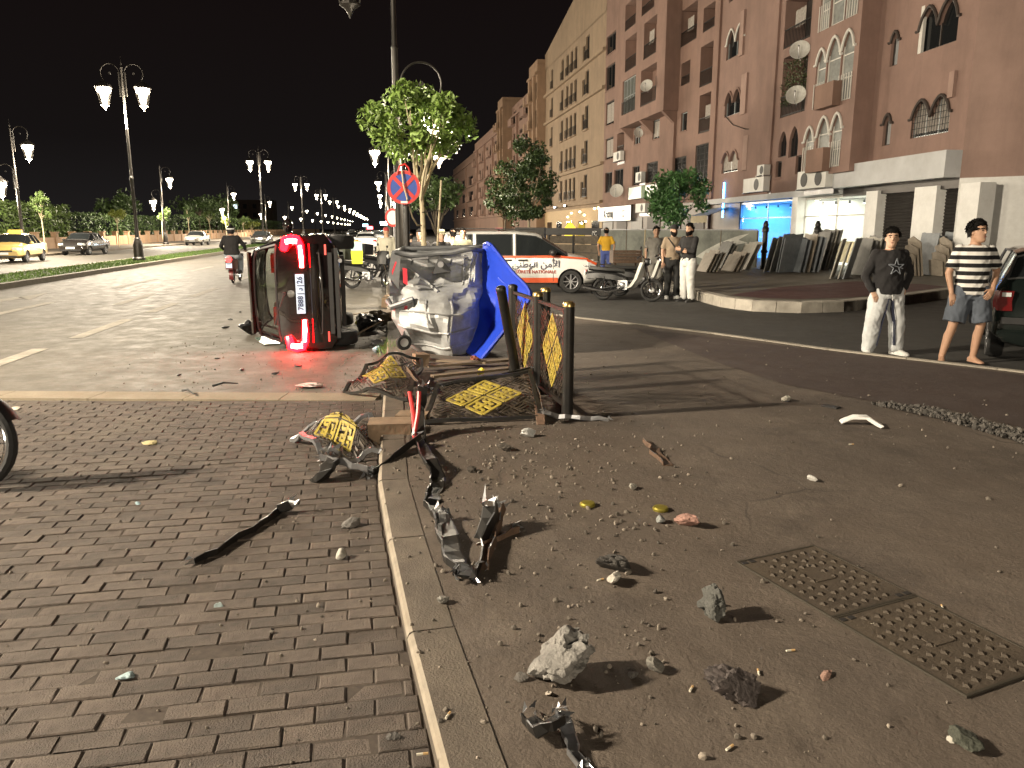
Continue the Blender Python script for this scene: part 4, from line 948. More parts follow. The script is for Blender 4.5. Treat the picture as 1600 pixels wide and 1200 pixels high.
# far side: low wall with pillars, hedge, young trees
WALLC = plaster('far_wall_plaster', (.42, .27, .16))
fw = thing('garden_wall', 'low ochre garden wall with pillars beyond the far carriageway', 'wall', ST(0, -26.2, 0), UA)
i = 0; s = 25.0
while s < 330:
    MB().bx(-.12, .12, s+.25, s+3.35, .1, 1.0).build('wall_panel', WALLC, fw, smooth=0)
    MB().bx(-.2, .2, s-.25, s+.245, .1, 1.35).bx(-.26, .26, s-.31, s+.305, 1.353, 1.44).build('pillar', WALLC, fw, smooth=0)
    s += 3.6
def hedge(name, label, s0, s1, l, h, n, seed, leafm=HED, thick=1.6):
    rg = random.Random(seed); mb = MB()
    for i in range(n):
        s = s0+rg.random()*(s1-s0); u = rg.random()
        top = h*(1+.10*noise.noise(V((s*.35, seed, 0)))+.05*noise.noise(V((s*1.7, seed, 3))))
        if rg.random() < .3: z = top-rg.random()**2*.5; dl = rg.uniform(-thick/2, thick/2)
        else: z = .7+(top-.7)*rg.random(); dl = thick/2-abs(rg.gauss(0, .22))
        bul = .25*noise.noise(V((s*.8, z*.9, seed)))
        leaf(mb, ST(s, l+dl+bul, z), .17*rg.uniform(.6, 1.3), rg, .2)
    return tag(mb.build(name, leafm, smooth=0), label, 'hedge')
hedge('hedge', 'tall clipped hedge above the garden wall behind the taxi', 27, 46, -27.6, 4.0, 5200, 1)
hedge('hedge', 'tall bright clipped hedge above the wall behind the dark sedan', 46.6, 73, -27.4, 3.5, 6800, 2)
hedge('hedge', 'dim lower hedge above the wall behind the grey car', 75, 112, -28.2, 3.1, 4200, 3, DKL)
hedge('hedge', 'distant dim hedge above the wall behind the scooter rider', 114, 230, -29, 3.6, 4500, 4, DKL)
MB_TREES = [(47, 2.4, .75, 1.3, 'slim young tree just right of the yellow taxi', OLV), (57, 2.3, .8, 1.2, 'slim young tree above the dark sedan', HED), (72, 2.1, .7, .9, 'young tree with pale yellow top left of the near lamp post', OLV), (86, 2.4, .8, 1.1, 'young tree behind the lamp of the grey car', HED), (97, 2.6, .7, 1.2, 'thin young tree above the grey car', DKL), (108, 2.6, .8, 1.1, 'young roadside tree between the grey car and the rider', HED), (119, 2.2, .8, .9, 'bright lollipop tree left of the scooter rider', OLV), (133, 2.2, 1.1, 1.0, 'round clipped tree right of the scooter rider', HED), (142, 1.6, 1.3, 1.1, 'low clipped tree next to the overturned car mirror', OLV)]
for i, (s, th, r, hh, lab, lm_) in enumerate(MB_TREES):
    q = ST(s, -22.6, .13); tree('young_tree', lab, (q.x, q.y, .13), th, (r, r, th-.1, th+hh*1.3), 420, .16, lm_, BARK, 50+i, 'young trees on the far pavement', .05, .42, 9)
for i, (s, l, h, r, lab) in enumerate(((62, -36, 8.0, 2.0, 'tall dark palm like tree rising above the hedge'), (150, -33, 7, 4.5, 'dark spreading tree behind the far wall right of the rider'), (175, -34, 8, 5, 'dark distant tree behind the far wall, farther along'), (110, -34, 6, 3.2, 'dark tree behind the far wall above the grey car'))):
    q = ST(s, l); tree('garden_tree', lab, (q.x, q.y, 0), h*.6, (r, r, h*.45, h), 1300, .32, DKL, BARKD, 70+i, 'dark garden trees', .12, .42, 14)
# the dim building over the far gardens and its one lit window
q = ST(330, -60); t = thing('apartment_building', 'dim distant building above the far gardens with one lit window', 'building', q, UA)
MB().bx(-16, 16, 0, 12, 0, 13).build('wall', mat('dim_wall', (.05, .036, .03), .9), t, smooth=0)
for c_ in range(8):
    for r_ in range(3):
        m_ = emis('lit_room', (.75, .95, 1.0), 3.5) if (c_, r_) == (4, 2) else GLASSD
        w_ = MB().bx(-14+c_*3.7, -12.6+c_*3.7, -.12, -.003, 2.8+r_*3.4, 4.5+r_*3.4).build('window', m_, t, smooth=0)
# ================================================================ CARS
def car_paint(name, col, rough=.22, metal=.0, coat=.8, var=.05): return mat(name, col, rough, metal, var=var, coat=coat, scale=3, dirt=tuple(c*.7+.008 for c in col), dscale=2, damt=.3)
TRED = mat('tail_lens', (.35, .01, .012), .2, var=0); CLENS = mat('clear_lens', (.6, .62, .62), .15, var=0)
CARG = mat('car_glass', (.012, .014, .015), .06, var=0, spec=.8); UNDER = mat('underbody', (.02, .019, .018), .7, .2, var=.3)
PLATEW = mat('plate_white', (.72, .74, .76), .45, var=0); SEATC = mat('seat_cloth', (.16, .11, .075), .9, var=.2)
def wheel(parent, c, r, w_, ax='y', rim_m=None, spokes=8, name='wheel'):
    g = bpy.data.objects.new(name, None); COL.objects.link(g); g.parent = parent; g.location = c
    M = Matrix.Rotation(math.pi/2, 4, 'X')
    MB().lathe([(r*.66, -w_/2), (r*.93, -w_/2), (r, -w_*.32), (r, w_*.32), (r*.93, w_/2), (r*.66, w_/2)], 24, M, cap=False).lathe([(r*.66, -w_/2), (r*.64, 0), (r*.66, w_/2)], 24, M, cap=False).build('tyre', TYRE, g)
    rm = MB().lathe([(r*.65, -w_*.46), (r*.6, -w_*.40), (r*.6, w_*.40), (r*.65, w_*.46)], 24, M, cap=False)
    for sd in (-1, 1):
        for k in range(spokes):
            a = 2*math.pi*k/spokes; rm.bar((.03*math.cos(a), sd*w_*.36, .03*math.sin(a)), (r*.62*math.cos(a), sd*w_*.40, r*.62*math.sin(a)), .035*r/.3, .02)
        rm.lathe([(.001, 0), (r*.16, 0), (r*.16, .03), (.001, .03)], 10, Matrix.Translation((0, sd*w_*.36+(-.03 if sd < 0 else 0), 0)) @ Matrix.Rotation(-math.pi/2, 4, 'X') if sd > 0 else Matrix.Translation((0, -w_*.36, 0)) @ M)
    rm.build('rim', rim_m or STEEL, g)
    MB().lathe([(.001, -.02), (r*.55, -.02), (r*.55, .02), (.001, .02)], 16, M, cap=False).build('brake_disc', UNDER, g)
    return g
# stations: x (rear = 0, forward +), zb, zs(sill), zm(mid), zbelt, zrail, ztop, then half widths wb, ws, wm, wbelt, wrail, wr
def ring(st):
    x, zb, zm, zl, zr, zt, wb, wm, wl, wr = st
    h = [(0, zb), (wb*.7, zb), (wb, zb+.05), (wm, zb+(zm-zb)*.45), (wm*1.005, zm), (wl, zl), (wr, zr), (wr*.82, zr+(zt-zr)*.62), (wr*.42, zr+(zt-zr)*.92), (0, zt)]
    L_ = [V((x, y, z)) for y, z in h]; Rr = [V((x, -y, z)) for y, z in h[1:-1]][::-1]
    return L_+Rr                                             # left side up, over the roof, right side down: 18 points
def car_body(parent, sts, paint, side_win, front_win, rear_win, wheels, R_w, glass_m=CARG, extra_mat=None, body_faces=None, roof_m=None):
    rings = [ring(s) for s in sts]; n = len(rings[0])
    body = MB(); glassd = {}
    for i in range(len(rings)-1):
        for j in range(n):
            a, b, c, d = rings[i][j], rings[i][(j+1) % n], rings[i+1][(j+1) % n], rings[i+1][j]
            key = None
            if j in (5, 12) and i in side_win: key = ('side_window', side_win[i], j)
            elif j in (6, 7, 8, 9, 10, 11) and i in front_win: key = ('windscreen', 0, 0)
            elif j in (6, 7, 8, 9, 10, 11) and i in rear_win: key = ('rear_window', 0, 0)
            if key: glassd.setdefault(key, MB()).add([a, b, c, d], [(0, 1, 2, 3)])
            else: body.add([a, b, c, d], [(0, 1, 2, 3)], 1 if (roof_m and j in (6, 7, 8, 9, 10, 11) and zt_high(sts[i], sts)) else 0)
    body.add(rings[0], [list(range(n))[::-1]]); body.add(rings[-1], [list(range(n))])
    mats_ = [paint, UNDER, roof_m or paint]
    me = body.mesh('body', mats_, 38, weld=True); o = put(me, 'body', parent)
    # wheel wells
    cut = MB()
    for x, y in wheels:
        s_ = 1 if y > 0 else -1
        cut.lathe([(R_w*1.12, -.22), (R_w*1.12, .3)], 24, Matrix.Translation((x, y, R_w)) @ Matrix.Rotation(-math.pi/2*s_, 4, 'X'), mi=1)
    co = put(cut.mesh('cut', [paint, UNDER], 0, weld=True), 'cut', parent)
    md = o.modifiers.new('b', 'BOOLEAN'); md.object = co; md.operation = 'DIFFERENCE'; md.solver = 'FAST' if False else 'EXACT'
    return o, co, glassd
def zt_high(s, sts): return False
def finish_body(o, co, smooth=38):
    dg = bpy.context.evaluated_depsgraph_get(); me = bpy.data.meshes.new_from_object(o.evaluated_get(dg)); o.modifiers.clear(); o.data = me; bpy.data.objects.remove(co)
    if smooth: me.polygons.foreach_set('use_smooth', [True]*len(me.polygons)); me.set_sharp_from_angle(angle=R(smooth))
def make_car(name, label, cat, loc, rz, sts, paint, side_win, front_win, rear_win, wx, track, R_w, group=None, glass_m=CARG, rim=None, seats=False, rot=None):
    t = thing(name, label, cat, loc, rot or (0, 0, rz), group)
    wh = [(x, s*track) for x in wx for s in (1, -1)]
    o, co, gl = car_body(t, sts, paint, side_win, front_win, rear_win, wh, R_w)
    finish_body(o, co)
    for key, mb in gl.items():
        mb.xf(lambda p: p); w_ = mb.build(key[0], glass_m, t, smooth=40, weld=True)
        # dark rubber border
        es = {}
        for f in mb.f:
            for k in range(4):
                a, b = mb.v[f[k]], mb.v[f[(k+1) % 4]]; kk = tuple(sorted((tuple(round(q, 4) for q in a), tuple(round(q, 4) for q in b)))); es[kk] = es.get(kk, 0)+1
        rb = MB()
        for (a, b), c in es.items():
            if c == 1 and (V(a)-V(b)).length > .02: rb.bar(a, b, .028, .022)
        rb.build('window_seal', BPLAS, w_, smooth=0)
    for x, y in wh: wheel(t, (x, y*.985, R_w), R_w, .19, rim_m=rim)
    return t
def hatch_sts(L=3.6, W=.8, H=1.46):
    # compact hatchback, rear at x = 0
    return [(0.00, .30, .50, .56, .60, .62, .55, .70, .70, .66), (.035, .24, .55, .66, .72, .75, .62, .765, .765, .72), (.07, .23, .62, .84, .90, .925, .64, .785, .782, .735),
            (.10, .22, .62, .93, .97, 1.00, .65, .79, .775, .70), (.16, .22, .62, .945, 1.07, 1.10, .66, .795, .772, .665), (.235, .22, .62, .95, 1.22, 1.26, .67, .797, .77, .625), (.30, .22, .62, .95, 1.345, 1.40, .67, .80, .77, .585), (.33, .22, .62, .95, 1.375, 1.44, .67, .80, .77, .585),
            (.52, .2, .62, .95, 1.395, 1.46, .68, .80, .77, .59), (.78, .2, .62, .945, 1.405, 1.475, .70, .80, .77, .595), (.86, .2, .62, .94, 1.405, 1.48, .70, .80, .77, .595), (1.55, .2, .62, .93, 1.41, 1.485, .70, .80, .77, .60), (1.63, .2, .62, .93, 1.41, 1.485, .70, .80, .77, .60),
            (2.30, .2, .62, .92, 1.33, 1.41, .70, .80, .77, .575), (2.45, .2, .62, .92, 1.25, 1.33, .70, .80, .765, .59), (2.85, .2, .62, .915, .955, 1.02, .70, .80, .76, .70), (2.95, .2, .62, .90, .93, .97, .69, .795, .755, .70), (3.30, .22, .58, .82, .84, .88, .66, .78, .73, .66), (3.50, .24, .5, .70, .72, .76, .6, .74, .70, .62), (3.6, .3, .45, .55, .57, .60, .5, .64, .6, .52)]
# ---- the overturned black hatchback
BLKP = car_paint('black_car_paint', (.008, .005, .005), .08)
HS = hatch_sts(); sx_, sy_ = .94, .985
HS = [(s[0]*1.0, s[1], s[2], s[3], s[4], s[5], s[6], s[7], s[8], s[9]) for s in HS]
base = V((-2.72, 10.22, 0))
fwd = V((-.225, .974, 0)).normalized(); left = V((0, 0, -1)); up_ = fwd.cross(left) ; up_ = V((-fwd.y, fwd.x, 0))
# local x (forward) -> fwd, local y (left) -> down, local z (up) -> towards the roof side (left of the picture)
Mrot = Matrix(((fwd.x, 0, up_.x), (fwd.y, 0, up_.y), (0, -1, 0)))
hat = make_car('overturned_car', 'black hatchback lying on its side, rear lights glowing red', 'car', (0, 0, 0), 0, HS, BLKP, {9: 0, 10: 1, 11: 1, 12: 1} if False else {10: 1, 12: 2}, {13, 14}, {4, 5}, (.62, 2.98), .70, .285, glass_m=CGT)
hat.rotation_euler = Mrot.to_euler()
hat.location = G(500, 552, 0) + V((0, .12, 0)); hat.location.z = .815
hat.location += up_*(-.52)
def on_hat(mb, nm, m, parent=None, **k): return mb.build(nm, m, parent or hat, **k)
LRED = emis('tail_light_red', (1.0, .0007, .0016), 115.0); LWRED = emis('tail_light_core', (1.0, .42, .36), 30.0)
for sd in (-1, 1):
    y = sd
    # C shaped lamp: vertical stem near the body edge, hooking inward at the top, running inward along the bottom
    lens = MB(); pts = [(.115, .60, .965), (.055, .73, .93), (.045, .745, .86), (.045, .735, .78), (.05, .66, .745), (.05, .50, .735), (.05, .36, .735)]
    lens.tube([(x-.035, y*yy, z) for x, yy, z in pts], [.05, .062, .066, .062, .05, .042, .03], 8); tl = on_hat(lens, 'tail_light', LRED)
    core = MB(); core.tube([(x-.075, y*(yy-.02), z-.0) for x, yy, z in pts[1:4]], [.034, .036, .034], 8).tube([(x-.065, y*yy, z) for x, yy, z in pts[4:]], [.026, .026, .022], 8); on_hat(core, 'light_bar', LWRED, tl)
    on_hat(MB().bx(-.005, .02, y*.60-.07, y*.60+.07, .40, .425), 'reflector', emis('reflector_red', (1, .08, .06), 1.2), smooth=0)
# hatch seams, spoiler, wiper, plate, bumper, badge, handle, exhaust, mirrors
on_hat(MB().tube([(-.004+.035, .60, .66), (-.012, .55, .50), (-.012, 0, .47), (-.012, -.55, .50), (.031, -.60, .66)], .012, 6), 'hatch_seam', UNDER)
on_hat(MB().loft([[V((x, y, z)) for x, z in ((.25, 1.405), (.20, 1.435), (.25, 1.465), (.5, 1.475), (.5, 1.45))] for y in (-.56, -.3, 0, .3, .56)]), 'spoiler', BLKP)
on_hat(MB().bx(-.035, .01, -.56, .56, .33, .385).bx(-.03, .02, -.62, .62, .25, .30), 'bumper_trim', BPLAS, smooth=0)
on_hat(MB().loft([[V((x, y, z)) for x, z in ((.04, .66), (-.01, .62), (-.02, .54), (.0, .5))] for y in (-.68, -.3, 0, .3, .68)]), 'bumper_lip', BLKP)
pl = on_hat(MB().bx(.0, .024, -.27, .27, .715, .83), 'number_plate', [emis('plate_lit', (.75, .85, 1.0), .55)], smooth=0)
DAL = '\u062f'
TXR = (R(90), 0, R(-90))
for body, yy in (('7888', .125), ('|', -.005), (DAL, -.065), ('|', -.115), ('26', -.19)):
    text(body, .10, mat('plate_ink', (.03, .035, .09), .6, var=0), pl, (-.004, yy, .772), TXR, bold=.002)
on_hat(MB().lathe([(.001, 0), (.05, 0), (.05, .01), (.001, .012)], 14, Matrix.Translation((.06, 0, .90)) @ Matrix.Rotation(-math.pi/2, 4, 'Y')), 'badge', CHROME)
on_hat(MB().tube([(.10, .02, 1.0), (.16, .25, 1.09), (.19, .45, 1.14)], .012, 6).lathe([(.001, 0), (.03, 0), (.02, .03), (.001, .03)], 8, Matrix.Translation((.08, 0, .99)) @ Matrix.Rotation(-math.pi/2, 4, 'Y')), 'rear_wiper', BPLAS)
on_hat(MB().tube([(-.02, -.45, .22), (.5, -.45, .24), (1.2, -.2, .22)], .03, 8), 'exhaust_pipe', STEEL)
on_hat(MB().bx(.35, .75, -.5, .5, .16, .26).bx(.8, 2.3, -.12, .12, .15, .25).bx(2.5, 3.2, -.5, .5, .14, .26).tube([(.62, -.68, .285), (.62, .68, .285)], .05, 8).tube([(2.98, -.68, .285), (2.98, .68, .285)], .04, 8), 'chassis_parts', UNDER)
for sd in (-1,):
    on_hat(MB().sph((2.25, sd*.93, 1.0), (.09, .12, .085), 8, 10).tube([(2.27, sd*.77, .96), (2.26, sd*.88, .98)], .03, 6), 'side_mirror', BLKP)
# seats seen through the rear window
for sd in (-.38, .38):
    on_hat(MB().loft([[V((x+dx, sd+y, z)) for y, dx in ((-.24, 0), (.24, 0), (.24, .14), (-.24, .14))] for x, z in ((.95, .45), (.85, 1.02))]).bx(.80, .9, sd-.13, sd+.13, 1.05, 1.2), 'rear_seat', SEATC)
    on_hat(MB().loft([[V((x+dx, sd+y, z)) for y, dx in ((-.24, 0), (.24, 0), (.24, .14), (-.24, .14))] for x, z in ((1.75, .45), (1.62, 1.05))]).bx(1.58, 1.68, sd-.13, sd+.13, 1.08, 1.24), 'front_seat', SEATC)
# ---- white police van
WP = car_paint('van_white', (.62, .62, .60), .3); ORG = mat('stripe_orange', (.50, .075, .02), .45, var=.05)
VS = [(0.0, .3, .5, .62, .66, .68, .6, .75, .74, .70), (.04, .25, .55, .85, .9, .93, .7, .83, .83, .78), (.08, .24, .6, 1.0, 1.06, 1.09, .75, .86, .85, .76), (.14, .23, .62, 1.02, 1.45, 1.5, .78, .865, .85, .69), (.22, .23, .62, 1.02, 1.53, 1.61, .78, .87, .85, .68), (.30, .22, .62, 1.02, 1.54, 1.62, .78, .87, .85, .68), (.95, .22, .62, 1.01, 1.55, 1.64, .78, .87, .85, .68), (1.04, .22, .62, 1.01, 1.55, 1.645, .78, .87, .85, .68), (2.0, .22, .62, 1.0, 1.55, 1.65, .78, .87, .85, .68), (2.09, .22, .62, 1.0, 1.55, 1.65, .78, .87, .85, .68), (2.62, .22, .62, .985, 1.50, 1.60, .78, .87, .85, .67), (2.80, .22, .62, .98, 1.42, 1.52, .78, .87, .845, .67), (3.15, .22, .62, .97, 1.21, 1.30, .78, .87, .84, .70), (3.44, .22, .62, .96, 1.01, 1.10, .78, .87, .84, .75), (3.55, .22, .62, .95, .985, 1.05, .78, .865, .83, .76), (3.95, .22, .6, .89, .91, .96, .76, .85, .80, .72), (4.2, .23, .55, .77, .79, .84, .7, .80, .76, .68), (4.36, .26, .48, .6, .62, .66, .58, .70, .68, .58)]
vy = 20.95; pf = G(893, 457)
van = make_car('police_van', 'white police van with orange stripe and lettering on its side', 'van', (pf.x-3.62, vy+.35, 0), R(1.5), VS, WP, {5: 1, 7: 2, 9: 3, 10: 3, 11: 3, 12: 3}, {11, 12}, {3}, (.78, 3.55), .74, .31)
def van_side(y): return -.872 if y < .7 else -.87
st = MB()
for x0, x1, z0, z1 in ((.1, 3.3, .945, 1.0), (.15, 3.2, .29, .42)): st.add([(x0, -.876, z0), (x1, -.876, z0), (x1, -.862 if z1 > .9 else -.878, z1), (x0, -.862 if z1 > .9 else -.878, z1)], [(0, 1, 2, 3)])
st.add([(3.2, -.876, .945), (3.98, -.852, .90), (4.0, -.83, .93), (3.2, -.862, 1.0)], [(0, 1, 2, 3)])
st.add([(x, -.90 if False else y, z) for x, y, z in ((3.96, -.855, .855), (4.22, -.80, .74), (4.25, -.78, .8), (3.98, -.83, .91))], [(0, 1, 2, 3)])
st.build('orange_stripe', ORG, van, smooth=0)
AR = '\ufef2\ufee8\ufec3\ufeee\ufedf\ufe8d \ufee6\ufee3\ufef7\ufe8d'
text(AR, .25, mat('van_ink', (.06, .06, .09), .6, var=0), van, (2.62, -.884, .77), (R(90), 0, 0), bold=.004)
text('S\u00dbRET\u00c9 NATIONALE', .115, mat('van_ink_red', (.28, .05, .04), .6, var=0), van, (2.62, -.884, .575), (R(90), 0, 0), bold=.003)
sm = MB()
for x in (1.02, 2.07, 3.08): sm.bar((x, -.878, .32), (x, -.86, 1.0), .012, .006)
sm.bx(1.72, 1.98, -.89, -.872, .86, .90).bx(2.15, 2.40, -.89, -.872, .86, .90)
sm.build('door_seams', UNDER, van, smooth=0)
MB().sph((3.05, -.98, 1.08), (.10, .12, .085)).build('side_mirror', BPLAS, van)
for sd in (-1, 1): MB().loft([[V((x, sd*y, z)) for y, z in ((y0, .70), (y0+.02, .82), (y0-.2, .84), (y0-.2, .70))] for x, y0 in ((4.0, .835), (4.22, .76), (4.30, .60))]).build('headlight', CLENS, van)
lb = MB().bx(1.55, 1.75, -.52, .52, 1.68, 1.72); 
for y in (-.4, .4): lb.bx(1.62, 1.68, y-.03, y+.03, 1.63, 1.70)
lb.build('light_bar', mat('bar_glass', (.15, .03, .03), .3), van, smooth=0)
MB().tube([(.5, -.55, 1.7), (2.6, -.55, 1.67)], .015, 6).tube([(.5, .55, 1.7), (2.6, .55, 1.67)], .015, 6).build('roof_rail', BPLAS, van)
MB().bx(4.3, 4.4, -.68, .68, .28, .44).build('bumper', BPLAS, van, smooth=0)
# ---- saloons on the far carriageway
def sedan_sts(s=1.0): return [(0.0, .32, .52, .62, .66, .7, .55, .72, .7, .66), (.05, .26, .58, .82, .87, .9, .62, .8, .79, .74), (.14, .24, .62, .93, .97, 1.0, .66, .84, .82, .74), (.55, .22, .62, .95, .99, 1.03, .70, .85, .82, .72), (.78, .22, .62, .95, 1.06, 1.12, .70, .85, .82, .66), (1.10, .22, .62, .945, 1.27, 1.33, .70, .86, .82, .60), (1.25, .22, .62, .945, 1.34, 1.40, .70, .86, .82, .60), (1.62, .22, .62, .94, 1.39, 1.46, .72, .86, .82, .60), (1.72, .22, .62, .94, 1.39, 1.465, .72, .86, .82, .60), (2.28, .22, .62, .93, 1.40, 1.47, .72, .86, .82, .61), (2.36, .22, .62, .93, 1.39, 1.465, .72, .86, .82, .61), (2.62, .22, .62, .925, 1.34, 1.41, .72, .86, .82, .60), (3.22, .22, .62, .91, .965, 1.03, .72, .86, .815, .70), (3.35, .22, .62, .90, .94, .99, .72, .855, .81, .72), (3.85, .23, .6, .83, .86, .9, .70, .84, .78, .70), (4.15, .25, .55, .72, .75, .79, .65, .79, .74, .66), (4.32, .3, .48, .58, .6, .64, .5, .68, .64, .55)]
def saloon(label, loc, rz, paint, group=None, taxi=False, lit=False):
    t = make_car('parked_car' if not taxi else 'taxi', label, 'car' if not taxi else 'taxi', loc, rz, sedan_sts(), paint, {5: 1, 6: 1, 8: 2, 10: 3, 11: 3}, {11}, {4, 5} if False else {4}, (.82, 3.42), .74, .30, group)
    for sd in (-1, 1):
        MB().loft([[V((x, sd*y, z)) for y, z in ((y0, .64), (y0, .76), (y0-.22, .78), (y0-.22, .64))] for x, y0 in ((4.0, .80), (4.17, .775), (4.27, .66))]).build('headlight', emis('head_lit', (1, .95, .85), 4.0) if lit else CLENS, t)
        MB().bx(.0, .06, sd*.66-.12, sd*.66+.12, .72, .88).build('tail_light', TRED, t, smooth=0)
        MB().sph((2.95, sd*.95, .98), (.08, .1, .07)).build('side_mirror', paint, t)
    MB().bx(4.31, 4.335, -.27, .27, .42, .54).build('number_plate', PLATEW, t, smooth=0)
    MB().bx(4.28, 4.325, -.45, .45, .56, .64).build('grille', BPLAS, t, smooth=0)
    MB().bx(4.22, 4.33, -.62, .62, .30, .38).build('bumper_trim', BPLAS, t, smooth=0)
    if taxi: MB().prism([(-.16, 0), (.16, 0), (.1, .16), (-.1, .16)], -.3, .3, Matrix.Translation((2.1, 0, 1.47)) @ Matrix.Rotation(math.pi/2, 4, 'X')).build('roof_sign', mat('taxi_sign', (.7, .5, .1), .5), t, smooth=0)
    return t
AWAY = math.pi/2+UA; TOW = -math.pi/2+UA                   # headings along the street
def park(px, py): q = G(px, py); return q
q = V((-.617*42.5, 42.5, 0)); saloon('pale yellow taxi saloon driving towards us on the far carriageway', (q.x, q.y, 0), TOW+.10, car_paint('taxi_yellow', (.50, .36, .12), .35), taxi=True, lit=False)
q = V((-.5305*54, 54, 0)); saloon('dark saloon parked by the far pavement in front of the hedge', (q.x, q.y, 0), TOW-.05, car_paint('dark_car_paint', (.018, .016, .015), .2))
q = V((-.396*83, 83, 0)); saloon('silver grey saloon on the far carriageway left of the rider', (q.x, q.y, 0), TOW-.02, car_paint('silver_car_paint', (.30, .29, .26), .3, .3))
q = G(400, 384); saloon('small dark car far off beside the overturned car', (q.x, q.y+3, 0), TOW, MATS['dark_car_paint'])
# ---- dark parked car at the right edge, its tail towards us
DG = car_paint('dark_green_paint', (.008, .012, .011), .2)
q = G(1546, 572); sp_ = make_car('parked_car', 'dark parked car cut by the right edge, its red tail light beside the striped shirt', 'car', (q.x+.80, q.y-.15, 0), R(62), [(s[0]*1.1, *s[1:]) for s in hatch_sts()], DG, {10: 1, 12: 2}, {13, 14}, {4, 5}, (.68, 3.2), .70, .30)
for sd in (-1, 1):
    tl = MB().loft([[V((x, sd*y, z)) for x, y in ((.0, y0-.17), (-.01, y0-.02), (.10, y0+.03), (.12, y0-.17))] for z, y0 in ((.68, .76), (.80, .775), (.93, .76))]).build('tail_light', mat('tail_lens_lit', (.12, .004, .005), .12, var=0), sp_)
    MB().bx(-.018, .0, sd*.67-.05, sd*.67+.05, .86, .91).build('reverse_lens', CLENS, tl, smooth=0)
MB().bx(-.03, .02, -.7, .7, .52, .60).build('bumper_trim', BPLAS, sp_, smooth=0)
# ---- distant traffic at the end of the street
for i, (s, l, lab) in enumerate(((130, -3.2, 'car with lit headlights far down the street, right of the lamp chain'), (165, -6.5, 'second car with lit headlights far down the street'), (200, -2.5, 'farthest car with lit headlights at the vanishing point'))):
    q = ST(s, l); saloon(lab, (q.x, q.y, 0), TOW, car_paint('dim_paint', (.06, .06, .065)), lit=True, group='cars with headlights down the street')
for i, (px, py, Y, col, s_, lab) in enumerate(((600, 349, 95, (.55, .85, 1.0), 60., 'glaring blue white floodlight at the end of the street'), (578, 356, 110, (1.0, .05, .06), 22., 'red warning light glowing at the end of the street'), (571, 352, 120, (.4, .8, 1.0), 5., 'pale cyan lit panel at the end of the street'))):
    q = D(px, py, Y); t = thing('beacon', lab, 'light', (q.x, Y, 0)); MB().tube([(0, 0, 0), (0, 0, q.z-.25)], .06, 6).build('mast', IRON, t); MB().bx(-.45, .45, -.1, .1, q.z-.25, q.z+.25).build('lamp_head', IRON, t, smooth=0); MB().bx(-.4, .4, -.13, -.103, q.z-.2, q.z+.2).build('lens', emis('beacon%d' % i, col, s_), t, smooth=0)
for i, (px, py, lab, col) in enumerate(((572, 385, 'white van with lit roof far down the street behind the motorcycles', (.6, .6, .6)), (590, 372, 'distant car with bright lamps far down the street', (.2, .2, .2)), (556, 378, 'dark car queueing far down the street', (.03, .03, .03)))):
    q = G(px, py+8); t = saloon(lab, (q.x, q.y, 0), AWAY if i != 1 else TOW, car_paint('far_paint%d' % i, col), lit=i == 1)
# ================================================================ MOTORCYCLES
def bike_wheel(parent, c, r, w_=.07, sp=14):
    g = bpy.data.objects.new('wheel', None); COL.objects.link(g); g.parent = parent; g.location = c
    n = 28; MB().tube([((r-w_*.45)*math.cos(2*math.pi*k/n), 0, (r-w_*.45)*math.sin(2*math.pi*k/n)) for k in range(n)], w_*.48, 8, closed=True).build('tyre', TYRE, g)
    rm = MB().tube([((r-w_*1.05)*math.cos(2*math.pi*k/n), 0, (r-w_*1.05)*math.sin(2*math.pi*k/n)) for k in range(n)], .013, 6, closed=True)
    for k in range(sp):
        a = 2*math.pi*k/sp; b = a+.35*(1 if k % 2 else -1); rm.tube([(.04*math.cos(b), .03*(1 if k % 2 else -1), .04*math.sin(b)), ((r-w_*1.05)*math.cos(a), 0, (r-w_*1.05)*math.sin(a))], .004, 4)
    rm.build('rim', CHROME, g); MB().lathe([(.02, -.06), (.06, -.05), (.065, .0), (.06, .05), (.02, .06)], 14, Matrix.Rotation(math.pi/2, 4, 'X')).build('hub', mat('alloy_hub', (.55, .55, .55), .35, .7), g)
    return g
LEGW = mat('white_leg_shield', (.68, .68, .64), .35, var=.06)
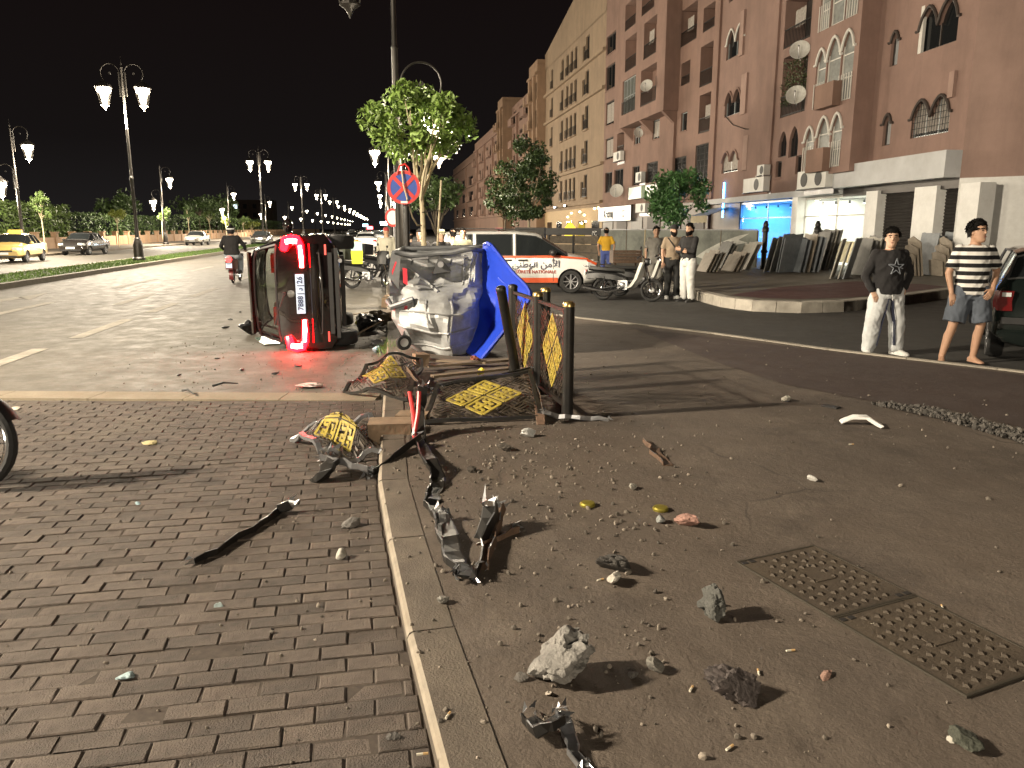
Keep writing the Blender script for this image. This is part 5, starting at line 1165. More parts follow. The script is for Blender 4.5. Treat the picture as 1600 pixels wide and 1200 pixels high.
def underbone(name, label, loc, rz, body=BPLAS, shield=LEGW, R_w=.27, crate=False, steer=.0, group=None, box=None, fairing=False):
    t = thing(name, label, 'motorcycle', loc, (R(-7), 0, rz), group)       # x forward, leaning on its stand
    bike_wheel(t, (0, 0, R_w), R_w); 
    fw = bike_wheel(t, (1.20, 0, R_w), R_w); fw.rotation_euler = (0, 0, steer)
    fr = MB().tube([(.98, 0, .92), (.80, 0, .50), (.55, 0, .42), (.2, 0, .55), (-.25, 0, .68)], .035, 8)
    for s in (-.09, .09): fr.tube([(0, s, R_w), (.52, s, .36)], .022, 6).tube([(0, s, R_w+.02), (.06, s, .62)], .02, 6)
    fr.build('frame', body, t)
    fk = MB()
    for s in (-.075, .075): fk.tube([(1.20, s, R_w), (1.05, s, .72), (.99, s*.6, .95)], [.02, .022, .018], 8)
    fk.build('front_fork', CHROME, t)
    MB().tube([(.93, -.33, .99), (.98, -.2, 1.05), (.99, 0, .99), (.98, .2, 1.05), (.93, .33, .99)], .014, 6).build('handlebar', CHROME, t)
    for s in (-1, 1): MB().tube([(.89, s*.34, .985), (.95, s*.27, 1.03)], .02, 6).build('grip', BPLAS, t); MB().tube([(.97, s*.2, 1.05), (.95, s*.27, 1.2)], .006, 5).sph((.95, s*.28, 1.23), (.015, .055, .04), 6, 8).build('mirror', BPLAS, t)
    MB().sph((1.06, 0, .93), (.08, .09, .09), 8, 10).build('headlight_shell', body, t); MB().lathe([(.001, 0), (.07, 0), (.06, .02), (.001, .03)], 12, Matrix.Translation((1.125, 0, .93)) @ Matrix.Rotation(math.pi/2, 4, 'Y')).build('headlight', CLENS, t)
    if shield:
        for s in (-1, 1): MB().loft([[V((x, s*y, z)) for x, y in ((x0, .04), (x0+.05, .13), (x0+.02, .20), (x0-.05, .21))] for x0, z in ((.98, .90), (.93, .75), (.86, .52), (.74, .33), (.66, .29))], closed=False, cap=False).build('leg_shield', shield, t)
    MB().loft([[V((x, y, z)) for y, z in ((-.05, z0-.02), (-w_, z0+.02), (-w_*.8, z0+.08), (0, z0+.10), (w_*.8, z0+.08), (w_, z0+.02), (.05, z0-.02))] for x, w_, z0 in ((-.38, .10, .72), (-.2, .13, .70), (.1, .13, .68), (.35, .10, .68), (.5, .06, .66))]).build('seat', mat('seat_vinyl', (.02, .02, .02), .45), t)
    MB().bx(.38, .62, -.10, .10, .26, .48).sph((.50, 0, .36), (.15, .13, .13), 8, 10).build('engine', STEEL, t)
    MB().loft([[V((x, y, z)) for y, z in ((-.1, z0-.12), (-w_, z0), (0, z0+.06), (w_, z0), (.1, z0-.12))] for x, w_, z0 in ((-.42, .07, .62), (-.1, .11, .64), (.3, .11, .60), (.55, .08, .52))]).build('side_cover', body, t)
    MB().tube([(.55, -.13, .30), (.2, -.16, .20), (-.1, -.17, .24), (-.45, -.18, .29)], [.02, .035, .045, .04], 8).build('exhaust', CHROME, t)
    for cx, a0, a1 in ((0, .1, 1.15), (1.2, .15, .95)):
        n = 12; MB().loft([[V((cx+(R_w+.03)*math.cos(a), y, R_w+(R_w+.03)*math.sin(a)-.015*(abs(y)/.06)**2)) for y in (-.06, -.03, 0, .03, .06)] for a in [math.pi*(a0+(a1-a0)*k/n) for k in range(n+1)]], closed=False, cap=False).build('mudguard', body, t)
    MB().tube([(-.36, -.09, .80), (-.52, -.09, .80), (-.52, .09, .80), (-.36, .09, .80)], .01, 5).bx(-.5, -.46, -.06, .06, .60, .68).build('rear_carrier', CHROME, t)
    MB().bx(-.47, -.44, -.05, .05, .66, .72).build('tail_light', TRED, t, smooth=0)
    if box: MB().bx(-.55, -.12, -.22, .22, .83, 1.18).build('top_box', box, t, smooth=0)
    if fairing: MB().loft([[V((x, y, z)) for y, z in ((-.16*k, .70), (-.17*k, .9), (-.1*k, 1.08), (.1*k, 1.08), (.17*k, .9), (.16*k, .70))] for x, k in ((.85, .9), (1.0, 1.0), (1.12, .6))]).build('fairing', body, t)
    return t
q = G(938, 468); a = G(988, 473)
underbone('motorcycle', 'black motorcycle with white leg shield nearest the police van', (q.x+.05, q.y-.05, 0), R(-25), steer=.25, group='motorcycles by the three men')
q = G(968, 464); underbone('motorcycle', 'second motorcycle with white leg shield, next to the man in black trousers', (q.x+.02, q.y+.2, 0), R(-14), steer=-.2, group='motorcycles by the three men', crate=True)
cr = thing('wooden_crate', 'reddish slatted crate strapped behind the two motorcycles', 'crate', (*(G(1000, 452)+V((-.35, .6, 0)))[:2], .72), R(5))
for k in range(4): MB().bx(-.42, .42, -.26, -.24, .02+k*.09, .085+k*.09).build('slat', RUST, cr, smooth=0)
for k in range(4): MB().bx(-.42, .42, .24, .26, .02+k*.09, .085+k*.09).build('slat', RUST, cr, smooth=0)
for x in (-.4, .4): MB().bx(x-.02, x+.02, -.24, .24, 0, .37).build('end_board', RUST, cr, smooth=0)
MB().bx(-.38, .38, -.24, .24, 0, .02).build('base_board', RUST, cr, smooth=0)
for x in (-.3, .3): MB().tube([(x, 0, -.001), (x, 0, -.72)], .03, 6).build('carrier_leg', RUST, cr)
q = G(552, 452); underbone('motorcycle', 'black motorcycle with round headlight standing behind the overturned car', (q.x-.1, q.y+.3, 0), R(-18), shield=None, box=mat('crate_green', (.06, .07, .05), .7), R_w=.30, fairing=True, steer=-.3, group='motorcycles behind the overturned car')
q = G(566, 440); underbone('motorcycle', 'dark motorcycle half hidden behind the round headlight one', (q.x, q.y+1.5, 0), R(-30), shield=None, R_w=.30, group='motorcycles behind the overturned car', box=BPLAS)
q = G(590, 432); underbone('motorcycle', 'farthest dark motorcycle beside the man in the pale jacket', (q.x, q.y+2.5, 0), R(10), shield=None, R_w=.30, group='motorcycles behind the overturned car')
hv = thing('high_visibility_bag', 'pale blue and yellow striped bag hung behind the overturned car', 'bag', (*G(560, 455)[:2], .75), R(10))
MB().loft([[V((x, y, z)) for x, y in ((-w_, -.06), (w_, -.06), (w_, .06), (-w_, .06))] for z, w_ in ((0, .14), (.3, .16), (.62, .13))]).build('yellow_panel', mat('hivis_yellow', (.62, .62, .03), .6), hv, smooth=0)
MB().bx(-.15, .15, -.072, -.062, .36, .60).build('blue_panel', mat('pale_blue', (.38, .58, .62), .5), hv, smooth=0)
# motorcycle at the left edge, only its front wheel in the picture
mq = V((-3.42, 4.86, 0))
mo = underbone('motorcycle', 'motorcycle at the left edge showing only its front wheel', (mq.x-1.28, mq.y-.05, .03), R(-3), shield=None, R_w=.315)
# ================================================================ PEOPLE
HS_ = 1.07
SKIN = mat('skin_tan', (.44, .26, .17), .55, var=.1, scale=12); SKIN2 = mat('skin_light', (.52, .33, .23), .55, var=.1, scale=12); HAIR = mat('black_hair', (.005, .004, .0035), .75, var=.3, scale=40, bump=.4, spec=.15)
def cloth(name, col, **k): return mat(name, col, .9, var=.14, scale=7, bump=.3, bscale=22, **k)
def ell(c, rx, ry, n=14, M=None, z=None):
    out = []
    for k in range(n):
        a = 2*math.pi*k/n; p = V((rx*math.cos(a), ry*math.sin(a), 0)); out.append(V(c)+(M @ p if M else p))
    return out
def limb(mb, pts, rs, n=12, last=True):
    # tapered limb with round joints
    pts = [V(p) for p in pts]; P_ = []; r_ = []
    for i in range(len(pts)-1):
        for k in range(4): t = k/4; P_.append(pts[i].lerp(pts[i+1], t)); r_.append(rs[i]*(1-t)+rs[i+1]*t)
    P_.append(pts[-1]); r_.append(rs[-1]); mb.tube(P_, r_, n)
    for p, r in list(zip(pts, rs))[:None if last else -1]: mb.sph(p, r*.99, 6, 10)
def fuse(mb, name, m, parent, voxel, smooth_it=4, extra=None, mats_=None, folds=0.0):
    me = mb.mesh(name, m, 0); o = put(me, name)
    md = o.modifiers.new('r', 'REMESH'); md.mode = 'VOXEL'; md.voxel_size = voxel; md.use_smooth_shade = True
    s_ = o.modifiers.new('s', 'SMOOTH'); s_.iterations = smooth_it; s_.factor = .5
    dg = bpy.context.evaluated_depsgraph_get(); nm = bpy.data.meshes.new_from_object(o.evaluated_get(dg)); bpy.data.objects.remove(o)
    if extra:                                    # fingers and the like, joined into the same mesh
        ex = extra.mesh('x', m, 60); b = bmesh.new(); b.from_mesh(nm); b.from_mesh(ex); b.to_mesh(nm); b.free()
    if folds:
        sd_ = len(bpy.data.objects)*.37
        nv = len(nm.vertices); N_ = [0.0]*(3*nv); C_ = [0.0]*(3*nv); nm.vertex_normals.foreach_get('vector', N_); nm.vertices.foreach_get('co', C_)
        for i in range(0, 3*nv, 3):
            x, y, z = C_[i:i+3]; f_ = noise.noise((x*5+sd_, y*5, z*7+x*9)); g2 = noise.noise((x*12, y*12+sd_, z*11-x*10)); a_ = folds*((.5-abs(f_)*1.9)+.55*(.5-abs(g2)*1.9))
            C_[i] += N_[i]*a_; C_[i+1] += N_[i+1]*a_; C_[i+2] += N_[i+2]*a_
        nm.vertices.foreach_set('co', C_); nm.update()
    nm.materials.clear()
    for q in (mats_ or [m]): nm.materials.append(q)
    nm.polygons.foreach_set('material_index', [0]*len(nm.polygons)); nm.polygons.foreach_set('use_smooth', [True]*len(nm.polygons)); nm.name = name
    return put(nm, name, parent)
def person(label, loc, rz, H=1.70, sh=None, pants=None, shoes=None, pose=None, sleeve='short', leg='long', hair='short', skin=SKIN, build=1.0, head=(0, 0, 0), cap=None, beard=False, vox=.014, baggy=1.0, shirt_len=0.0, group=None, extras=None, bare_head=True, hold=None, feet='shoe'):
    t = thing('person', label, 'person', loc, rz, group); k = H/1.72; P = dict(
        hipL=(-.095, 0, .90), hipR=(.095, 0, .90), kneL=(-.11, .02, .49), kneR=(.11, .02, .49), ankL=(-.12, -.01, .085), ankR=(.12, -.01, .085),
        shoL=(-.175*build, -.01, 1.41), shoR=(.175*build, -.01, 1.41), elbL=(-.25, -.03, 1.13), elbR=(.25, -.03, 1.13), wriL=(-.26, .06, .88), wriR=(.26, .06, .88), handL=None, handR=None, footL=12, footR=-12)
    # local axes: x = the person's right seen from behind (+x right), y = forward, z = up
    if pose: P.update(pose)
    J = {a: (V(b)*k if isinstance(b, tuple) else b) for a, b in P.items()}
    def torso(mb, g, z0=.86, z1=1.47):
        hm = (J['hipL']+J['hipR'])/2; sm = (J['shoL']+J['shoR'])/2; dz = V((hm.x, hm.y, 0)); du = V((sm.x, sm.y+.01*k, 0)); rings = []
        for z, rx, ry in ((.80, .14, .105), (.86, .165, .118), (.92, .17, .12), (1.0, .152, .108), (1.08, .148, .106), (1.16, .158, .112), (1.25, .17, .118), (1.33, .178, .116), (1.39, .172, .105), (1.435, .135, .088), (1.465, .085, .07), (1.50, .062, .06)):
            if z < z0-.001 or z > z1+.001: continue
            u = (z-.9)/.5; c = dz.lerp(du, max(0, min(1, u))); rings.append(ell((c.x, c.y, z*k), (rx*build+g)*k, (ry*build+g)*k))
        mb.loft(rings)
    hd = V(((J['shoL']+J['shoR'])/2)); nb = V((hd.x, hd.y+.0, 1.44*k)); hc = nb + V((0, .015*k, .18*k)); 
    HM = Matrix.Rotation(head[2], 3, 'Z') @ Matrix.Rotation(head[0], 3, 'X') @ Matrix.Rotation(head[1], 3, 'Y')
    b = MB(); torso(b, 0)
    limb(b, [nb-V((0, 0, .03)), hc-V((0, .02, .03))*k], [.062*k, .056*k])
    # head: skull, jaw, nose, brow, ears
    rings = []
    for z, rx, ry, oy in ((-.125, .030, .035, .045), (-.112, .045, .055, .032), (-.08, .058, .076, .016), (-.04, .066, .088, .004), (0, .072, .094, 0), (.04, .075, .098, -.004), (.075, .070, .092, -.006), (.10, .056, .074, -.008), (.115, .032, .044, -.008)):
        rings.append([hc+HM @ (V((x.x, x.y+oy, z))*k*HS_) for x in [V((rx*math.cos(2*math.pi*i/16), ry*math.sin(2*math.pi*i/16), 0)) for i in range(16)]])
    b.loft(rings)
    def hp(x, y, z): return hc+HM @ (V((x, y, z))*k*HS_)
    b.sph(hp(0, .102, -.022), (.013*k, .018*k, .014*k), 6, 8); b.tube([hp(0, .088, .02), hp(0, .104, -.018)], [.009*k, .013*k], 6); b.sph(hp(0, .080, -.095), (.024*k, .02*k, .018*k), 6, 8)
    for s in (-1, 1): b.sph(hp(s*.074, -.005, -.012), (.010*k, .022*k, .032*k), 6, 8)
    for s in 'LR':
        limb(b, [J['sho'+s], J['elb'+s], J['wri'+s]], [.052*k*build, .042*k, .028*k]); limb(b, [J['hip'+s], J['kne'+s], J['ank'+s]], [.088*k*build, .056*k, .038*k])
        limb(b, [J['kne'+s]+V((0, -.012, -.06))*k, J['kne'+s].lerp(J['ank'+s], .35)+V((0, -.018, 0))*k, J['ank'+s]], [.052*k, .056*k, .036*k])
        f = Matrix.Rotation(R(P['foot'+s]), 3, 'Z'); a = J['ank'+s]; z = max(.012, a.z-.085*k)
        b.loft([[V((a.x, a.y, 0))+f @ V((x, y, zz))*k+V((0, 0, z)) for x, zz in ((-w_, .0), (w_, .0), (w_*.9, h*.7), (w_*.4, h), (-w_*.4, h), (-w_*.9, h*.7))] for y, w_, h in ((-.065, .028, .06), (-.03, .036, .085), (.03, .038, .075), (.09, .044, .05), (.14, .042, .035), (.175, .028, .025))])
    fin = MB()
    for s in 'LR':
        sg = -1 if s == 'L' else 1; w_ = J['wri'+s]; d = (w_-J['elb'+s]).normalized(); hd_ = V(J['hand'+s]) if J['hand'+s] else d; hd_.normalize()
        side = hd_.cross(V((0, 1, 0)));  side = side.normalized() if side.length > .2 else V((1, 0, 0)); nrm = hd_.cross(side)
        b.loft([[w_+hd_*l*k+(side*(x*ww)+nrm*(y*.015))*k for x, y in ((1, -.7), (1, .7), (0, 1), (-1, .7), (-1, -.7), (0, -1))] for l, ww in ((-.01, .024), (.03, .036), (.085, .038), (.095, .03))])
        for i, (o, ln) in enumerate(((-.029, .062), (-.01, .075), (.010, .078), (.029, .066))):
            p0 = w_+hd_*.085*k+side*o*k; p1 = p0+(hd_*ln*.5+nrm*.006)*k; p2 = p1+(hd_*ln*.42+nrm*.025)*k; fin.tube([p0-hd_*.02*k, p0, p1, p2], [.0085*k, .009*k, .0085*k, .0065*k], 6)
        p0 = w_+hd_*.025*k-side*.03*k*sg*1; fin.tube([p0, p0+(hd_*.035-side*.025*sg+nrm*.01)*k, p0+(hd_*.07-side*.03*sg+nrm*.02)*k], [.011*k, .0105*k, .008*k], 6)
    bd = fuse(b, 'body', skin, t, vox*.8, 2, fin)
    # face details
    for s in (-1, 1):
        MB().sph(hp(s*.030, .086, .008), (.013*k, .007*k, .006*k), 6, 8).build('eye', mat('eye_dark', (.02, .015, .012), .3), t)
        MB().tube([hp(s*.014, .096, .028), hp(s*.032, .093, .034), hp(s*.050, .080, .026)], .0055*k, 5).build('eyebrow', HAIR, t)
    MB().sph(hp(0, .091, -.062), (.022*k, .008*k, .0065*k), 6, 8).build('mouth', mat('lips', (.26, .11, .085), .5), t)
    if beard:
        bb = MB()
        for z, rx, ry, oy in ((-.138, .028, .030, .046), (-.115, .05, .062, .03), (-.085, .063, .083, .014), (-.06, .068, .086, .006)): pass
        bb.loft([[hp(rx*math.cos(a), ry*math.sin(a)+oy, z) for a in [math.pi*(-.08+1.16*i/16) for i in range(17)]] for z, rx, ry, oy in ((-.145, .022, .026, .05), (-.12, .05, .062, .032), (-.09, .064, .084, .016), (-.05, .073, .094, .003), (-.02, .076, .05, .01))], closed=False, cap=False); bb.build('beard', HAIR, t)
    if hair:
        hb = MB(); rgh = random.Random(int(abs(loc[0])*100)+7)
        for z, rx, ry, oy in ((0,)*4,): pass
        rr = []; bu = 1.05 if hair == 'bushy' else 1.0
        for u, rx, ry, oy in ((0, .078, .092, -.012), (.25, .081, .100, -.008), (.5, .078, .099, -.006), (.72, .066, .085, -.007), (.9, .042, .055, -.008), (1, .012, .016, -.008)):
            ring_ = []
            for i in range(20):
                a_ = 2*math.pi*i/20; fr_ = math.sin(a_); z0 = (-.05 if fr_ < -.3 else (-.05+.115*min(1, (fr_+.3)/.85)))+.012*math.sin(i*2.3+loc[0])
                ring_.append(hp(rx*math.cos(a_)*bu, ry*math.sin(a_)*bu+oy, z0+(.128*bu-z0)*u))
            rr.append(ring_)
        hb.loft(rr)
        for i in range(330 if hair == 'bushy' else 120):
            a = rgh.random()*6.28; e_ = rgh.uniform(-.1, 1.5); d = V((math.cos(a)*math.cos(e_)*.078*bu, math.sin(a)*math.cos(e_)*.098*bu-.008, .03+math.sin(e_)*.098*bu))
            if d.y > .03 and d.z < .062: continue
            p0 = hp(d.x, d.y, d.z); nd = (HM @ (d-V((0, 0, .03)))).normalized(); tg = (HM @ V((rgh.gauss(.3, .6), rgh.gauss(.5, .6), rgh.gauss(-.35, .4)))); tg = (tg-nd*tg.dot(nd)).normalized(); l_ = (.05 if hair == 'bushy' else .025)*(.45 if d.y > .03 else 1)
            hb.tube([p0-nd*.006, p0+nd*.012*k+tg*l_*.35*k, p0+nd*rgh.uniform(.004, .016)*k+tg*l_*rgh.uniform(.7, 1.2)*k], [.010*k, .0095*k, .002*k], 5)
        hb.build('hair', HAIR, t)
    if cap:
        c_ = MB().loft([[hp(rx*math.cos(2*math.pi*i/16), ry*math.sin(2*math.pi*i/16)-.004, z) for i in range(16)] for z, rx, ry in ((.03, .086, .108), (.07, .086, .106), (.115, .066, .08), (.132, .03, .04))])
        c_.loft([[hp(x, y, .034-.12*(y-.09)) for x, y in ((-.07*w_, y0), (0, y0+.012), (.07*w_, y0))] for y0, w_ in ((.08, 1), (.13, .95), (.165, .6))], closed=False, cap=False); c_.build('cap', cap, t)
    # trousers
    if pants:
        pm = MB(); g = .018*baggy
        torso(pm, .012+.004*baggy, .80, 1.0)
        for s in 'LR':
            a = J['ank'+s]+V((0, 0, .02)); kn = J['kne'+s]
            if leg == 'long': limb(pm, [J['hip'+s], kn, a], [.098*k*build+g*.7, .068*k+g, .056*k+g])
            else: q = J['hip'+s].lerp(kn, .93); limb(pm, [J['hip'+s], J['hip'+s].lerp(kn, .5), q], [.105*k*build+g, .102*k+g, .104*k+g], last=False)
        fuse(pm, 'trousers' if leg == 'long' else 'shorts', pants, t, vox, 3, folds=.010 if vox < .02 else 0)
    if sh:
        sm_ = MB(); torso(sm_, .034 if shirt_len else .018, .92 if not shirt_len else shirt_len, 1.465)
        for s in 'LR':
            e_ = J['elb'+s]; w_ = J['wri'+s]; so = J['sho'+s]
            if sleeve == 'long': limb(sm_, [so, e_, e_.lerp(w_, .93)], [.060*k*build, .060*k, .044*k])
            else: limb(sm_, [so, so.lerp(e_, .8)], [.064*k*build, .074*k], last=False)
        fuse(sm_, 'shirt' if sleeve == 'short' else 'sweater', sh, t, vox, 3, folds=.009 if vox < .02 else 0)
    if shoes:
        for s in 'LR':
            f = Matrix.Rotation(R(P['foot'+s]), 3, 'Z'); a = J['ank'+s]; z = max(.0, a.z-.085*k)
            so = MB().loft([[V((a.x, a.y, 0))+f @ V((x, y, zz))*k+V((0, 0, z)) for x, zz in ((-w_, .0), (w_, .0), (w_*.97, h*.6), (w_*.5, h), (-w_*.5, h), (-w_*.97, h*.6))] for y, w_, h in ((-.085, .03, .08), (-.06, .042, .105), (.0, .045, .11), (.05, .048, .085), (.12, .052, .062), (.175, .045, .045), (.205, .02, .03))]); so.build('shoe', shoes, t, smooth=60)
    if extras: extras(t, J, hp, k)
    return t
def stripes():
    m = mat('striped_cotton', (.70, .69, .66), .9, var=.05, bump=.25, bscale=25); n = m.node_tree.nodes; L = m.node_tree.links
    tc = n.new('ShaderNodeTexCoord'); sp = n.new('ShaderNodeSeparateXYZ'); L.new(tc.outputs['Object'], sp.inputs[0])
    mu = n.new('ShaderNodeMath'); mu.operation = 'MULTIPLY'; mu.inputs[1].default_value = 1/.098; L.new(sp.outputs['Z'], mu.inputs[0])
    fr = n.new('ShaderNodeMath'); fr.operation = 'FRACT'; L.new(mu.outputs[0], fr.inputs[0]); gt = n.new('ShaderNodeMath'); gt.operation = 'GREATER_THAN'; gt.inputs[1].default_value = .47; L.new(fr.outputs[0], gt.inputs[0])
    mx = n.new('ShaderNodeMix'); mx.data_type = 'RGBA'; L.new(gt.outputs[0], mx.inputs[0]); b = n['Principled BSDF']; src = b.inputs['Base Color'].links[0].from_socket
    L.new(src, mx.inputs[6]); mx.inputs[7].default_value = (.008, .008, .009, 1); L.new(mx.outputs[2], b.inputs['Base Color']); return m
# facing: local +y is forward; rz turns it.  Towards the camera = 180 degrees
def facing(p, deg): return R(180+deg)
BLKC = cloth('black_cotton', (.016, .015, .016)); WHTC = cloth('white_cotton', (.60, .60, .58)); LGRC = cloth('light_grey_fleece', (.55, .57, .58)); SLAT = cloth('slate_cotton', (.085, .10, .125))
GRYC = cloth('grey_cotton', (.22, .21, .19)); KHAK = cloth('khaki_cotton', (.26, .20, .14)); YELC = cloth('yellow_cotton', (.62, .36, .03)); BLUC = cloth('blue_cotton', (.07, .10, .30)); DARKP = cloth('dark_trouser', (.022, .022, .022)); PALE = cloth('pale_jacket', (.42, .40, .32)); OLIV = cloth('olive_cotton', (.16, .15, .10)); NAVY = cloth('navy_cotton', (.025, .03, .06))
WSH = mat('white_shoe', (.62, .62, .6), .6); BSH = mat('black_shoe', (.02, .02, .02), .5)
def star(t, J, hp, k):
    # printed five pointed star and a slash across the chest
    mb = MB(); c = V((0, .163, 1.235))*k
    pts = []
    for i in range(10):
        a = math.pi/2+i*math.pi/5; r = (.115 if i % 2 == 0 else .042)*k; pts.append(c+V((r*math.cos(a), 0, r*math.sin(a))))
    def wrap(p): p = p+V((0, .018, 0)); return V((p.x, (.155-.9*p.x*p.x+.02*(p.z/k-1.235))*k if False else .176*k-.75*p.x*p.x, p.z))
    for a, b in zip(pts, pts[1:]+pts[:1]):
        mb.tube([wrap(a.lerp(b, u/4)) for u in range(5)], .0065*k, 5)
    mb.tube([wrap(c+V((-.10, 0, -.02))*k), wrap(c+V((0, 0, .01))*k), wrap(c+V((.09, 0, .035))*k)], .006*k, 5)
    mb.build('star_print', mat('print_silver', (.22, .24, .27), .5, var=.2, scale=40), t)
def legstripe(t, J, hp, k):
    star(t, J, hp, k)
    MB().tube([(.0, .152*k, .90*k), (.01, .165*k, .84*k), (.0, .17*k, .78*k)], .006, 5).build('drawstring', WHTC, t)
    for s, sg in (('L', 1), ('R', -1)):
        a = J['hip'+s]; b = J['kne'+s]; c = J['ank'+s]
        for o in (0, .022, .044):
            MB().tube([a.lerp(b, .25)+V((sg*(.088-o*.2), .088+o*.6, 0)), a.lerp(b, .6)+V((sg*(.1-o*.3), .06+o, 0)), b+V((sg*(.092-o*.3), .05+o, 0)), b.lerp(c, .5)+V((sg*(.084-o*.3), .045+o, 0)), b.lerp(c, .86)+V((sg*(.078-o*.3), .04+o, 0))], .007, 5).build('leg_stripe', NAVY, t)
p = G(1376, 554); person('young man in black star sweater and light grey track trousers', (p.x, p.y, 0), R(180)+.08, 1.67, BLKC, LGRC, WSH,
    dict(elbL=(-.37, -.10, 1.14), wriL=(-.215, .06, .93), handL=(.5, .5, -.7), elbR=(.31, -.04, 1.10), wriR=(.245, .07, .90), kneL=(-.17, .03, .49), kneR=(.17, .03, .49), ankL=(-.22, -.01, .085), ankR=(.19, -.01, .085), footL=25, footR=-28), 'long', 'long', 'bushy', SKIN2, 1.14, (.06, 0, -.42), baggy=2.2, shirt_len=.86, vox=.012, extras=legstripe)
p = G(1503, 567); person('young man in black and white striped shirt and slate shorts', (p.x, p.y, 0), R(180)-.15, 1.76, stripes(), SLAT, None,
    dict(elbL=(-.30, -.06, 1.14), wriL=(-.21, .10, .93), handL=(.5, .4, -.6), elbR=(.285, .02, 1.12), wriR=(.245, .08, .88), kneL=(-.15, .03, .49), kneR=(.17, .03, .49), ankL=(-.12, -.01, .085), ankR=(.24, -.02, .085), footL=20, footR=-20), 'short', 'short', 'bushy', SKIN, 1.0, (.1, 0, .55), baggy=1.4, shirt_len=.86, vox=.012)
# the three men by the motorcycles
p = G(1073, 471); person('bearded man in black sweater and white trousers beside the motorcycles', (p.x, p.y, 0), R(120), 1.78, BLKC, WHTC, BSH, dict(elbL=(-.25, .10, 1.14), wriL=(.02, .22, 1.18), elbR=(.25, .10, 1.14), wriR=(-.02, .2, 1.14)), 'long', 'long', 'short', SKIN, 1.12, beard=True, vox=.018, baggy=1.5, head=(0, 0, .2))
def strap(t, J, hp, k): MB().tube([V((.15, .06, 1.44))*k, V((.06, .145, 1.3))*k, V((-.08, .145, 1.1))*k, V((-.17, .08, .98))*k], .016, 6).build('shoulder_strap', BLKC, t)
p = G(1056, 469); person('man in khaki shirt, dark cap and shoulder strap in the trio', (p.x-.02, p.y+.45, 0), R(185), 1.76, KHAK, DARKP, WSH, dict(elbL=(-.25, .02, 1.13), wriL=(-.2, .16, .95)), 'short', 'long', None, SKIN, 1.0, cap=BLKC, beard=True, vox=.018, extras=strap)
p = G(1032, 462); person('man in plain grey shirt and grey trousers, left of the trio', (p.x, p.y+.9, 0), R(178), 1.72, GRYC, GRYC, BSH, None, 'short', 'long', 'short', SKIN, 1.05, vox=.018, baggy=1.6)
p = G(946, 432); person('person in yellow shirt and blue trousers walking away by the hoarding', (p.x, p.y, 0), R(-10), 1.68, YELC, BLUC, BSH, dict(elbL=(-.30, .0, 1.13), elbR=(.30, 0, 1.13), wriL=(-.27, .08, .9), wriR=(.27, .08, .9)), 'short', 'long', 'short', SKIN, 1.0, vox=.022)
# heads and shoulders behind the dumpster
for px, y_, yd, lab, sh_, cp, dg_ in ((656, 379, 17.5, 'dark haired person looking over from behind the pale trunk', BLKC, None, 175), (690, 381, 16.8, 'person in olive flat cap behind the crushed dumpster', BLKC, OLIV, 200), (723, 372, 18.2, 'dark haired man in olive top in front of the police van', OLIV, None, 190), (641, 381, 22.0, 'person in navy top with back turned left of the pale trunk', NAVY, None, 20), (708, 382, 19.2, 'person in pale khaki top behind the capped person', PALE, None, 30)):
    q = D(px, y_, yd); hh = q.z+.10; person(lab, (q.x, yd, .1 if yd < 20 else 0), R(dg_), min(1.78, max(1.55, hh)), sh_, DARKP, BSH, None, 'long', 'long', None if cp else 'short', SKIN2 if px < 700 else SKIN, 1.0, cap=cp, vox=.022)
q = G(606, 448); person('man in pale jacket with red cap seen from behind near the far motorcycles', (q.x, q.y, 0), R(10), 1.70, PALE, DARKP, BSH, None, 'long', 'long', None, SKIN, 1.12, cap=mat('red_cap', (.30, .03, .03), .7), vox=.022, shirt_len=.86, baggy=1.3)
# the scooter rider
q = G(360, 443); rs = UA+math.pi/2
sc_ = underbone('scooter', 'black and red scooter ridden away along the road', (q.x+.02, q.y+.2, 0), AWAY, body=mat('scooter_red', (.12, .015, .015), .35), shield=mat('scooter_black', (.02, .02, .02), .4), R_w=.25); sc_.rotation_euler = (0, 0, AWAY); sc_['category'] = 'scooter'
MB().lathe([(.001, 0), (.10, 0), (.09, .03), (.001, .04)], 12, Matrix.Translation((-.47, 0, .76)) @ Matrix.Rotation(-math.pi/2, 4, 'Y')).build('lit_tail_light', emis('scooter_tail', (1, .03, .03), 7.0), sc_)
MB().bx(-.50, -.485, -.09, .09, .50, .64).build('number_plate', emis('scooter_plate', (.7, .8, 1), .5), sc_, smooth=0)
MB().loft([[V((x, y, z)) for y, z in ((-w_, .45), (-w_, .72), (0, .84), (w_, .72), (w_, .45))] for x, w_ in ((-.48, .10), (-.3, .15), (.1, .16))]).build('tail_body', mat('scooter_tailbody', (.10, .012, .012), .35), sc_)
rp_ = dict(hipL=(-.11, -.02, .86), hipR=(.11, -.02, .86), kneL=(-.19, .36, .74), kneR=(.19, .36, .74), ankL=(-.17, .40, .36), ankR=(.17, .40, .36), elbL=(-.36, .20, 1.13), elbR=(.36, .20, 1.13), wriL=(-.33, .46, 1.02), wriR=(.33, .46, 1.02), shoL=(-.19, .03, 1.40), shoR=(.19, .03, 1.40), footL=0, footR=0)
def helmet(t, J, hp, k):
    c = hp(0, 0, .01); MB().sph(c, (.13, .15, .145), 10, 16).build('helmet', mat('helmet_black', (.02, .02, .022), .15, coat=.8), t)
    MB().loft([[c+V((.132*math.sin(a), -.152*math.cos(a), z)) for a in [R(-60+120*i/12) for i in range(13)]] for z in (.02, .055)], closed=False, cap=False).build('helmet_band', mat('helmet_band', (.6, .6, .6), .4), t)
qq = q+V((.02, .2, 0))+SU*.12
